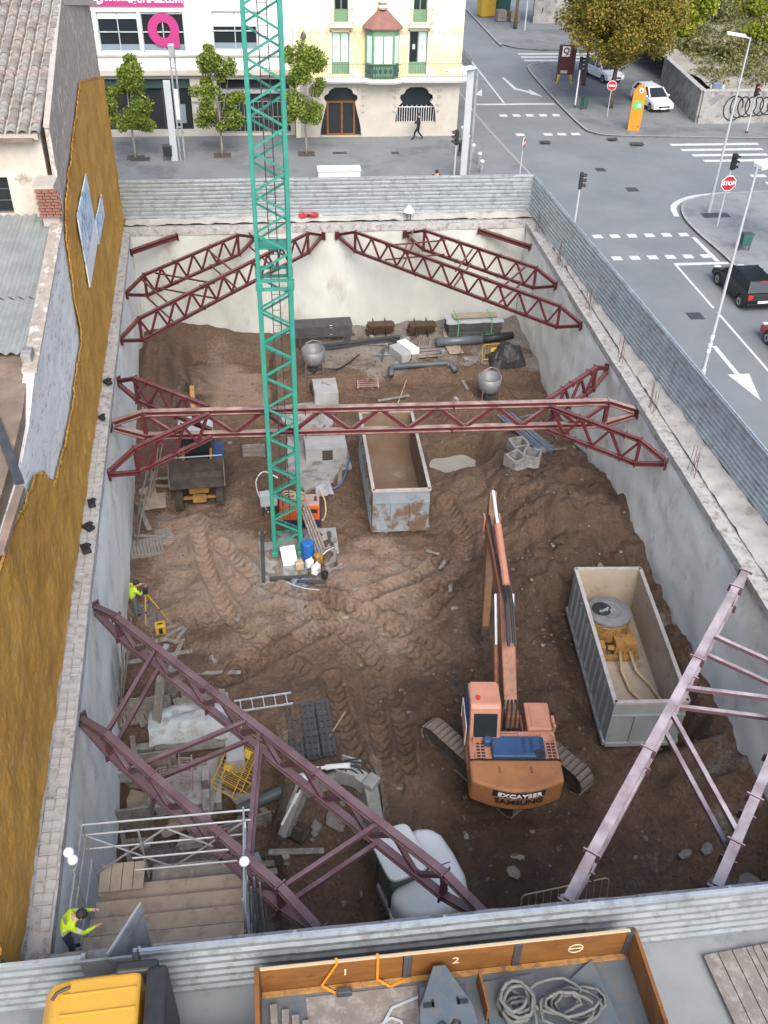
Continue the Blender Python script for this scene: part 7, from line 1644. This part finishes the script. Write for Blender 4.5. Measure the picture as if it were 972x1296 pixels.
# ================================================================== cars
def car(label, loc, rz, paint, Ln=3.95, wd=1.68, group=None, plate=True):
    t = thing('parked_car',label,'car',loc,rz,group); h = wd/2; L2 = Ln/2
    def arch(y0, r_): return [(y0+r_*math.cos(a), .30+r_*math.sin(a)) for a in np.linspace(math.pi,0,9)] if False else [(y0-r_*math.cos(a), .28+r_*math.sin(a)) for a in np.linspace(math.pi,0,9)]
    yf, yr = L2-.75, -L2+.68; r_ = .36
    low = [(L2-.02,.28)]+[(p[0],p[1]) for p in arch(yf,r_)][::1]
    low = [(L2,.30)]+[(yf+r_*math.cos(a),.28+r_*math.sin(a)) for a in np.linspace(0,math.pi,9)]+[(yr+r_*math.cos(a),.28+r_*math.sin(a)) for a in np.linspace(0,math.pi,9)]+[(-L2,.32)]
    up = [(-L2-.02,.62),(-L2+.06,.92),(-L2+.5,.98),(0,.96),(L2-1.25,.93),(L2-.5,.80),(L2-.08,.66),(L2+.02,.5)]
    pr = low+up; n = len(pr); secs = []
    for x_,sc in ((-h,.0),(-h*.93,1),(h*.93,1),(h,.0)): secs.append(x_)
    mb = MB(); P = []
    for x_, k in ((-h*.985,0),(-h*.90,1),(h*.90,1),(h*.985,0)):
        for y_, z in pr: P.append((x_*(1 if z < .75 else .97), y_*(.985 if k == 0 else 1), z if (k or z < .7) else z-.05))
    F = [tuple(range(n))[::-1],tuple(range(3*n,4*n))]
    for s_ in range(3):
        for i in range(n): j = (i+1)%n; F.append((s_*n+i,s_*n+j,(s_+1)*n+j,(s_+1)*n+i))
    mb.add(P,F); body = mb.build('body',paint,t,bevel=.07,seg=3)
    gl = [(-L2+.12,.94),(-L2+.42,1.40),(L2-1.75,1.42),(L2-1.02,.92)]
    b1 = [( -h*.90,*gl[0]),(h*.90,*gl[0]),(h*.90,*gl[3]),(-h*.90,*gl[3])]; t1 = [(-h*.70,*gl[1]),(h*.70,*gl[1]),(h*.70,*gl[2]),(-h*.70,*gl[2])]
    mb = MB(); mb.add(b1+t1,MB.BF); gh = mb.build('windows','glassdark',t,bevel=.02)
    mb = MB(); mb.add([(a*1.02,b,c-.03) for a,b,c in t1]+[(a*.93,b*.96,c+.035) for a,b,c in t1],MB.BF); mb.build('roof',paint,t,bevel=.045,seg=3)
    for i,j in ((0,4),(1,5),(2,6),(3,7)): mb = MB(); v = b1+t1; mb.beam(Vector(v[i])*1.0,Vector(v[j]),.08,.08); mb.build('pillar',paint,t)
    for s_ in (-1,1): mb = MB(); mb.beam((s_*h*.905,-.12,.95),(s_*h*.72,-.18,1.42),.07,.05); mb.build('pillar',paint,t)
    for s_ in (-1,1):
        for y_ in (yf,yr):
            mb = MB(); mb.lathe([(.17,-.09),(.27,-.10),(.30,-.07),(.30,.07),(.27,.10),(.17,.09)],18,(0,0,0),'x'); o = mb.build('wheel','rubber',t); o.location = (s_*(h-.10),y_,.30)
            mb = MB(); mb.lathe([(.19,.085),(.17,.10),(.05,.085)],14,(0,0,0),'x'); mb.move(Matrix.Rotation(0 if s_ > 0 else math.pi,4,'Z')); mb.build('rim','rim',o)
        mb = MB(); mb.box((s_*h*.74,L2-.13,.66),(.34,.20,.14)); mb.build('headlight','headlamp',t,bevel=.03)
        mb = MB(); mb.box((s_*h*.80,-L2+.02,.78),(.22,.12,.2)); mb.build('tail_light','redlamp',t,bevel=.02)
        mb = MB(); mb.box((s_*(h+.07),L2-1.25,.98),(.16,.08,.11)); mb.build('mirror',paint,t,bevel=.02)
    mb = MB(); mb.box((0,L2+.0,.46),(wd*.55,.05,.14)); mb.build('grille','blackplastic',t,bevel=.01)
    mb = MB(); mb.box((0,-L2-.01,.40),(wd*.93,.08,.14)); mb.build('bumper',paint,t,bevel=.03)
    for y_,z in ((-L2-.03,.55),(L2+.035,.36)): mb = MB(); mb.box((0,y_,z),(.5,.012,.11)); mb.build('number_plate','signwhite',t)
    mb = MB(); mb.box((0,-L2+.40,1.40),(.36,.05,.03)); mb.build('brake_light','redlamp',t)
    return t
car('black hatchback parked beside the white parking line',(23.22,40.95,0),R(1),'carblack',3.95)
car('red car parked behind the black hatchback',(22.98,34.75,0),R(1),'carred',3.9)
car('white hatchback parked beside the orange totem',(29.9,73.3,.12),R(188),'carwhite',4.0)
car('white car parked in the shade of the large plane tree',(28.6,81.6,.12),R(196),'carwhite',4.0)

# ================================================================== street furniture
def pole(t, x, y, z0, z1, r_, m_='polegrey', nm='pole', r2=None): mb = MB(); mb.tube((x,y,z0),(x,y,z1),r_,10,r2); return mb.build(nm,m_,t)
def tl_head(t, x, y, z, rz, lit=None):
    mb = MB(); mb.box((0,0,0),(.26,.20,.86)); h = mb.build('signal_head','blackplastic',t,bevel=.03); h.location = (x,y,z); h.rotation_euler = (0,0,rz)
    for k,(c_,m_) in enumerate(((.27,'redlit' if lit == 'red' else 'redlamp'),(0,'yellowrust'),(-.27,'binteal'))):
        mb = MB(); mb.lathe([(.09,-.115),(.09,-.10)],12,(0,0,c_),'y'); mb.build('lens',m_,h)
        mb = MB(); mb.prism([(.12*math.cos(a),c_+.12*math.sin(a)) for a in np.linspace(-.2,math.pi+.2,9)]+[(.10*math.cos(a),c_+.10*math.sin(a)) for a in np.linspace(math.pi+.2,-.2,9)],-.30,-.10,'y'); mb.build('visor','blackplastic',h)
def traffic_light(label, x, y, h, rz, lit=None, z0=.12, m_='polegrey', low=False):
    t = thing('traffic_light',label,'traffic light',(x,y,z0)); pole(t,0,0,0,h-.35,.055,m_); tl_head(t,0,-.0,h-.4,rz,lit); part(t,'base','darksteel',lambda q: q.lathe([(.11,0),(.11,.12),(.07,.16)],12))
    if low: tl_head(t,.12,0,h-1.25,rz+.5)
    return t
traffic_light('traffic light on the narrow pavement behind the road side fence',17.05,49.4,3.1,R(70))
traffic_light('traffic light on a white striped pole near the maroon notice board',23.9,73.2,3.5,R(100),None,.12,'polewhite',True)
traffic_light('traffic light on the square beside the tall grey column',11.75,57.5,3.0,R(-80))
traffic_light('traffic light showing red in front of the graffiti wall',34.6,66.4,3.3,R(10),'red')
st = thing('stop_sign','red octagonal STOP sign under a traffic light on the rounded pavement','sign',(25.4,49.4,.12)); pole(st,0,0,0,3.2,.05)
tl_head(st,.05,0,3.6,R(25)); 
def octa(r_): return [(r_*math.cos(R(22.5+45*k)),r_*math.sin(R(22.5+45*k))) for k in range(8)]
mb = MB(); mb.prism(octa(.44),-.02,0,'y'); sgn = mb.build('plate','signwhite',st); sgn.location = (.02,-.07,2.45)
mb = MB(); mb.prism(octa(.40),-.03,-.021,'y'); mb.build('face','signred',sgn); text('lettering','STOP',.30,'signwhite',sgn, Matrix.Translation((0,-.034,0)) @ FRONT,.003,bold=.012)
def no_entry(label, x, y, h, rz):
    t = thing('no_entry_sign',label,'sign',(x,y,.12),rz); pole(t,0,0,0,h,.035)
    mb = MB(); mb.lathe([(.34,0),(.34,.02)],24,(0,-.06,h-.3),'y'); d_ = mb.build('disc','signwhite',t); mb = MB(); mb.lathe([(.31,-.012),(.31,0)],24,(0,-.06,h-.3),'y'); mb.build('face','signred',d_); mb = MB(); mb.box((0,-.078,h-.3),(.44,.01,.11)); mb.build('bar','signwhite',d_)
no_entry('round red no-entry sign on the pavement by the orange totem',25.6,70.6,2.5,R(-14)); no_entry('round red no-entry sign on the square by the fence corner',15.9,57.6,2.5,R(62))
def lamp(label, x, y, h, dx, dy, head=(1.0,.34,.14), r_=.075):
    t = thing('street_lamp',label,'street lamp',(x,y,.12)); pole(t,0,0,0,h,r_,'polegrey','pole',r_*.55); part(t,'sleeve','polegrey',lambda q: q.lathe([(r_*1.5,0),(r_*1.5,1.1),(r_,1.2)],12))
    d = Vector((dx,dy,0)).normalized(); mb = MB(); mb.beam((0,0,h-.05),tuple(d*.5+Vector((0,0,h+.08))),.06,.06); mb.build('arm','polegrey',t)
    mb = MB(); mb.box((0,0,0),head); o = mb.build('luminaire','white',t,bevel=.05,seg=3); o.location = d*.75+Vector((0,0,h+.10)); o.rotation_euler = (0,R(-6),math.atan2(dy,dx)); return t
lamp('tall street lamp on the rounded pavement by the stop sign',25.75,51.5,9.3,-1,.25)
l2 = lamp('tall street lamp with stickers on the narrow pavement by the road side fence',17.3,31.8,9.2,1,.3,(1.5,.5,.2))
for z in (1.9,2.15,2.5): part(l2,'sticker','white',lambda q: q.lathe([(.085,z),(.085,z+.15)],10))
def column(label, x, y, h, w_, second):
    t = thing('light_column',label,'street lamp',(x,y,.12)); part(t,'post','polegrey',lambda q: q.box((0,0,h*.35),(w_,.14,h*.7)),.01); part(t,'post','galv_dull',lambda q: q.box((w_*.85,.02,h/2),(.10,.12,h)),.01); part(t,'post','galv_dull',lambda q: q.box((w_*1.5,.02,h/2),(.10,.12,h)),.01)
    part(t,'light_panel','white',lambda q: q.box((w_*1.18,-.05,h*.5),(w_*.5,.08,h*.26)),.01); part(t,'head','galv',lambda q: q.box((w_*1.18,-.2,h-.35),(w_*.75,.5,.7)),.02)
    for z in (h*.3,h*.62,h*.8): part(t,'cross_bar','galv_dull',lambda q: q.box((w_*1.18,.02,z),(w_*.65,.08,.08)))
    return t
column('tall twin-post light column in front of the dark shop window',-5.35,62.0,6.8,.42,True)
t = thing('light_column','tall flat grey light column on the square by the bollards','street lamp',(12.3,57.5,.12)); part(t,'post','polegrey',lambda q: q.box((0,0,3.2),(.40,.16,6.4)),.01); part(t,'post','galv_dull',lambda q: q.box((.42,.1,3.1),(.12,.12,6.2)),.01); o = part(t,'head','white',lambda q: q.box((-.3,-.1,6.5),(1.7,.5,.10)),.02); o.rotation_euler = (0,R(-4),R(18))
for k,(u,v) in enumerate(((585,177),(591,188),(598,200),(606,211),(609,221))):
    p = at(u,v); t = thing('bollard','grey cylindrical bollard in the row on the square by the kerb','bollard',(p.x,p.y,.12),0,'bollards on the square'); part(t,'shaft','galv_dull',lambda q: q.lathe([(.13,0),(.13,.68)],14)); part(t,'cap','white',lambda q: q.lathe([(.135,.68),(.135,.74),(.10,.78)],14))
def bin_(label, u, v, m_='blackplastic', rz=0.0):
    p = at(u,v); t = thing('litter_bin',label,'bin',(p.x,p.y,.12),rz); part(t,'basket',m_,lambda q: q.box((0,0,.62),(.5,.36,.62),taper=1.12),.03); part(t,'rim','darksteel',lambda q: q.box((0,0,.95),(.58,.42,.05)),.01)
    for s_ in (-1,1): part(t,'leg','darksteel',lambda q: q.box((s_*.28,0,.45),(.04,.05,.9)))
bin_('dark litter bin on legs by the stop sign',940,320,'binteal'); bin_('dark litter bin beside the white striped traffic light',738,141,'binteal',.6); bin_('black litter bin beside the twin-post light column',214,206); bin_('small dark litter bin on the square by the bollards',585,200,'blackplastic')
t = thing('orange_totem','tall orange totem sign with green panel and round emblem','sign',(26.5,67.3,.12),R(-12)); part(t,'body','orangesign',lambda q: q.prism([(-.42,0),(.42,0),(.46,2.55),(.25,3.05),(-.12,3.05),(-.44,2.6)],-.12,.12,'y'),.02); part(t,'panel','signgreen',lambda q: q.box((0,-.13,1.75),(.62,.02,.5))); part(t,'panel_print','white',lambda q: q.box((.08,-.143,1.72),(.26,.01,.22)))
part(t,'emblem','white',lambda q: q.lathe([(.17,-.135),(.17,-.12)],18,(.08,0,2.72),'y')); part(t,'emblem_mark','bluedrum',lambda q: q.prism([(-.02,2.62),(.18,2.62),(.08,2.84)],-.15,-.136,'y')); part(t,'small_print','maroon',lambda q: q.box((.25,-.125,.3),(.12,.01,.06)))
t = thing('notice_board','maroon notice board with white Q panel on yellow feet','sign',(24.95,80.2,.12),R(-6)); part(t,'board','maroon',lambda q: q.box((0,0,1.75),(1.35,.12,2.2)),.02); part(t,'logo_panel','signwhite',lambda q: q.box((-.12,-.07,2.38),(.62,.02,.75))); part(t,'frame','darksteel',lambda q: (q.box((-.66,-.02,1.5),(.08,.16,2.7)),q.box((.66,-.02,1.5),(.08,.16,2.7))))
q_ = text('lettering','Q',.62,'darksteel',t, Matrix.Translation((-.12,-.085,2.42)) @ FRONT,.003,bold=.02); part(t,'text_strip','polegrey',lambda q: q.box((-.12,-.085,2.10),(.36,.008,.06))); part(t,'lower_panel','polegrey',lambda q: q.box((-.12,-.07,.85),(.55,.02,.22)))
for s_ in (-1,1): part(t,'foot','yellowpaint',lambda q: q.prism([(s_*.35,.65),(s_*.68,.65),(s_*.66,0),(s_*.56,0)],-.08,.08,'y'))
t = thing('utility_box','pale green utility cabinet in front of the rendered wall','cabinet',(at(885,153).x,at(885,153).y,.12),R(-8)); part(t,'cabinet','shutterpale',lambda q: q.box((0,0,.8),(.75,.4,1.4)),.03); part(t,'plinth','concrete_grey',lambda q: q.box((0,0,.05),(.8,.45,.12))); part(t,'door_seam','polegrey',lambda q: q.box((0,-.205,.8),(.02,.01,1.25)))
t = thing('poster_board','poster board covered in torn grey-blue posters against the wall','poster',(at(898,154).x,at(898,154).y,.12),R(-6)); part(t,'board','polegrey',lambda q: q.box((0,0,1.3),(1.05,.1,2.3)),.02)
for k in range(8): part(t,'sheet',('white','poster1','darksteel','white')[k%4],lambda q: q.box((-.25+.5*(k%2),-.055-.004*k,.55+.48*(k//2)),(.46,.006,.42)))
t = thing('street_sign_box','small teal meter box behind the graffiti wall corner','box',(XW+1.3,YW+1.0,1.9)); part(t,'box','bluesteel',lambda q: q.box((0,0,.5),(.7,.4,.6)),.02); part(t,'post','darksteel',lambda q: q.box((0,0,.1),(.1,.1,.5)))
t = thing('plaza_counter','white rectangular counter on the square behind the sheet fence','counter',(at(429,214,1.0).x,at(429,214,1.0).y,.12)); part(t,'top','white',lambda q: q.box((0,0,.92),(2.6,1.0,.06)),.01); part(t,'side','white',lambda q: q.box((0,-.4,.45),(2.5,.05,.9))); part(t,'side','white',lambda q: q.box((0,.4,.45),(2.5,.05,.9)))
for k,(x,y,m_,lab) in enumerate(((23.9,106.5,'yellowpaint','yellow recycling container on the far pavement'),(25.6,107.2,'binteal','dark green recycling container with pale lids'),(24.9,104.0,'woodgrey','brown cardboard crate beside the recycling containers'),(26.2,103.8,'wood','second brown crate beside the recycling containers'),(33,104,'binteal','large dark green container behind the walking person'))):
    t = thing('recycling_container' if k in (0,1,4) else 'crate',lab,'container' if k in (0,1,4) else 'crate',(x,y,.12),.2); s_ = 1.0 if k in (0,1) else (.62 if k < 4 else 1.2)
    part(t,'body',m_,lambda q: q.box((0,0,.85*s_),(1.5*s_,1.3*s_,1.6*s_),taper=1.06),.06)
    if s_ >= 1: part(t,'lid','white' if k == 0 else 'polegrey',lambda q: q.box((0,-.1,1.72*s_),(1.4*s_,1.1*s_,.16)),.05)
    else: part(t,'flap','ply',lambda q: q.box((0,0,1.03),(.85,.75,.03)))
pn = thing('street_lamp','slim grey lamp post beside the recycling containers','street lamp',(26.4,99.8,.12)); pole(pn,0,0,0,9,.07); part(pn,'luminaire','white',lambda q: q.box((-.4,0,9),(1.0,.3,.12)),.04)
# fence-top lamp and red cloth by the far wall
t = thing('work_lamp','white work lamp on a short stand at the far capping beam','lamp',(8.1,51.45,.1)); part(t,'shade','white',lambda q: q.lathe([(.10,.75),(.33,.45),(.30,.42),(.05,.5)],16)); part(t,'stand','darksteel',lambda q: (q.box((-.1,0,.22),(.04,.04,.44)),q.box((.1,0,.22),(.04,.04,.44))))
t = thing('red_cloth','red cloth lying on the footing below the far fence','cloth',(2.5,51.75,.28)); part(t,'sheet','signred',lambda q: sheetmesh(q,1.1,.4,.12,4,lambda u,v: .08,12,6),smooth=True)
# people on the square
human('person','pedestrian in black jacket and dark trousers walking past the barred window',(10.75,66.0 if False else 65.7,.12),R(78),{'lkne':(-.1,.22,.52),'lank':(-.1,.30,.10),'ltoe':(-.1,.48,.06),'rkne':(.1,.02,.50),'rank':(.1,-.32,.14),'rtoe':(.1,-.20,.04),'lelb':(-.24,.06,1.15),'lwri':(-.14,.28,1.12),'relb':(.24,.04,1.15),'rwri':(.12,.28,1.10)},top='blackcloth',legs='blackcloth')
human('person','pedestrian in dark clothes standing behind the fence beside the traffic light',(at(553,216,1.8).x,at(553,216,1.8).y,.12),R(170),top='blackcloth',legs='navycloth')
human('person','pedestrian in dark clothes walking near the large green container',(29.0,103.2,.12),R(60),{'lkne':(-.1,.18,.52),'lank':(-.1,.24,.10),'ltoe':(-.1,.42,.06),'rkne':(.1,.02,.50),'rank':(.1,-.26,.12),'rtoe':(.1,-.12,.04)},top='blackcloth',legs='navycloth')
# ================================================================== loose material lying about
CL = {}
def loose(kind, label, cat, group, u, v, rz, z_off=0.0, tilt=0.0):
    p = ground_at(u, v)
    if kind == 'pallet':
        t = thing('pallet',label,cat,p+Vector((0,0,z_off)),rz,group); t.rotation_euler = (tilt,0,rz)
        if 'pb' not in CL: mb = MB(); mb.box((0,0,0),(1.1,.11,.022)); CL['pb'] = mb.build('slat','woodgrey',t); CL['pb'].location=(0,-.42,.13); i0 = 1; mb = MB(); mb.box((0,0,0),(.1,.95,.10)); CL['pr'] = mb.build('runner','woodgrey',t); CL['pr'].location=(-.48,0,.06); r0 = 1
        else: i0 = r0 = 0
        for k in range(i0,7): share(CL['pb'],t,(0,-.42+.14*k,.13))
        for k in range(r0,3): share(CL['pr'],t,(-.48+.48*k,0,.06))
        return t
    if kind not in CL:
        mb = MB()
        {'plank': lambda: mb.box((0,0,.03),(2.4,.2,.05)), 'board': lambda: mb.box((0,0,.03),(1.5,.75,.04)), 'bar': lambda: mb.tube((-1.3,0,.03),(1.3,.05,.05),.022,6), 'pipe': lambda: mb.tube((-1.0,0,.07),(1.0,0,.07),.06,8),
         'bucket': lambda: mb.lathe([(.12,0),(.16,.3),(.145,.3),(.11,.03)],12), 'brick': lambda: mb.box((0,0,.07),(.4,.2,.18)), 'prop': lambda: (mb.tube((-1.2,0,.06),(.2,0,.06),.035,8), mb.tube((.2,0,.06),(1.4,0,.06),.024,8), mb.box((-1.2,0,.06),(.02,.14,.14)))}[kind]()
        o = mb.build({'bar':'steel_bar','prop':'steel_prop'}.get(kind,kind), {'plank':'woodgrey','board':'ply','bar':'rebar','pipe':'pipe','bucket':'blackplastic','brick':'concrete_grey','prop':'bluesteel'}[kind], None, bevel=.004 if kind in ('plank','board','brick') else 0); CL[kind] = o
    else:
        s_ = CL[kind]; o = bpy.data.objects.new(s_.name.split('.')[0], s_.data); col.objects.link(o)
        for md in s_.modifiers: b = o.modifiers.new('bevel','BEVEL'); b.width = md.width; b.segments = md.segments; b.limit_method='ANGLE'
    o.location = p+Vector((0,0,z_off)); o.rotation_euler = (random.uniform(-.05,.05),tilt+random.uniform(-.06,.06),rz); s = random.uniform(.6,1.05); o.scale = (s,random.uniform(.8,1.1),1)
    return tag(o,label,cat,group)
rs = random.Random(17)
def spread(n, kinds, box, where):
    for k in range(n):
        kd = kinds[k % len(kinds)]; u = rs.uniform(box[0],box[1]); v = rs.uniform(box[2],box[3])
        lab, cat = {'plank':('weathered plank lying loose','plank'),'board':('pale plywood board lying loose','board'),'bar':('rusty steel bar lying loose','bar'),'pipe':('dark plastic pipe lying loose','pipe'),'bucket':('black rubber bucket standing','bucket'),'brick':('grey concrete block lying','block'),'prop':('blue-grey steel prop lying','prop'),'pallet':('grey wooden pallet lying','pallet')}[kd]
        loose(kd, lab+' '+where, cat, lab.split(' lying')[0].split(' standing')[0]+' pieces '+where, u, v, rs.choice((rs.uniform(-.5,.5), rs.uniform(1.1,2.0))), .04*(k%4))
spread(26, ('plank','plank','bar','board','prop','brick'), (150,330,945,1075), 'in the trenches of the near corner')
spread(14, ('brick','plank','bar','pallet'), (130,300,850,950), 'beside the draped membrane')
spread(10, ('plank','brick','bar'), (285,400,1075,1150), 'behind the near fence under the mauve struts')
spread(24, ('plank','pipe','bar','brick','prop','board'), (430,600,425,452), 'at the foot of the far wall')
spread(9, ('plank','bar','brick'), (455,600,455,510), 'on the earth bank at the far end')
spread(12, ('brick','prop','bar','plank'), (640,715,480,590), 'beside the right knee trusses')
spread(12, ('plank','brick','bucket','bar'), (325,440,600,740), 'around the foot of the mast')
spread(10, ('plank','board','pallet'), (176,205,600,700), 'along the left wall by the loader')
spread(8, ('plank','brick','bar'), (165,240,795,850), 'by the surveyor at the left wall')
# rungs of dark trench shoring seen between the struts
for k,(u,v,L_) in enumerate(((178,905,2.2),(180,975,2.4),(160,1045,1.6),(255,900,1.8),(300,1060,2.4))):
    t = TT('trench_shoring',('dark plank shoring on the trench side by the leaning planks','dark plank shoring across the trench below the rebar mat','dark plank shoring behind the scaffold rail','dark plank shoring above the draped membrane','dark plank shoring beside the scaffold standards')[k],'shoring',u,v,.06*k)
    for j in range(4): part(t,'board','woodgrey',lambda q: q.box((0,0,.1+.23*j),(L_,.05,.2)),.004)
    for j in (-.4,.4): part(t,'strut','woodgrey',lambda q: q.box((j*L_,-.07,.45),(.1,.08,1.1)),.004)
# concrete wall stub and ring beam pieces in the trenches
for k,(u,v,a,b,h) in enumerate(((205,955,1.9,.25,.7),(262,1010,.25,1.6,.6),(150,985,1.2,.3,.5))):
    t = TT('wall_stub',('low grey concrete wall stub behind the rebar mat','low grey concrete wall stub beside the slim ladder','low concrete stub next to the timber shaft')[k],'wall stub',u,v,.05); part(t,'concrete','concrete_grey',lambda q: q.box((0,0,h/2-.1),(a,b,h)),.02)
    for j in range(5): part(t,'starter_bar','rebar',lambda q: q.tube((-a*.4+a*.2*j,0,h-.12),(-a*.4+a*.2*j,.02,h+.35),.012,5))

# covers and gratings in the paving
for k,(u,v,w_,d_) in enumerate(((178,204,1.2,.8),(500,196,.5,.5),(690,182,.7,.5),(806,184,.9,.6),(775,178,.7,.5),(905,275,1.6,.7),(430,196,.9,.4),(800,240,.7,.7),(760,215,.6,.6),(880,400,.7,.7))):
    p = at(u,v); mb = MB(); mb.box((0,0,0),(w_,d_,.012)); o = mb.build('manhole_cover','darksteel'); o.location = (p.x,p.y,.128 if k not in (7,8,9) else .009); struct(o)
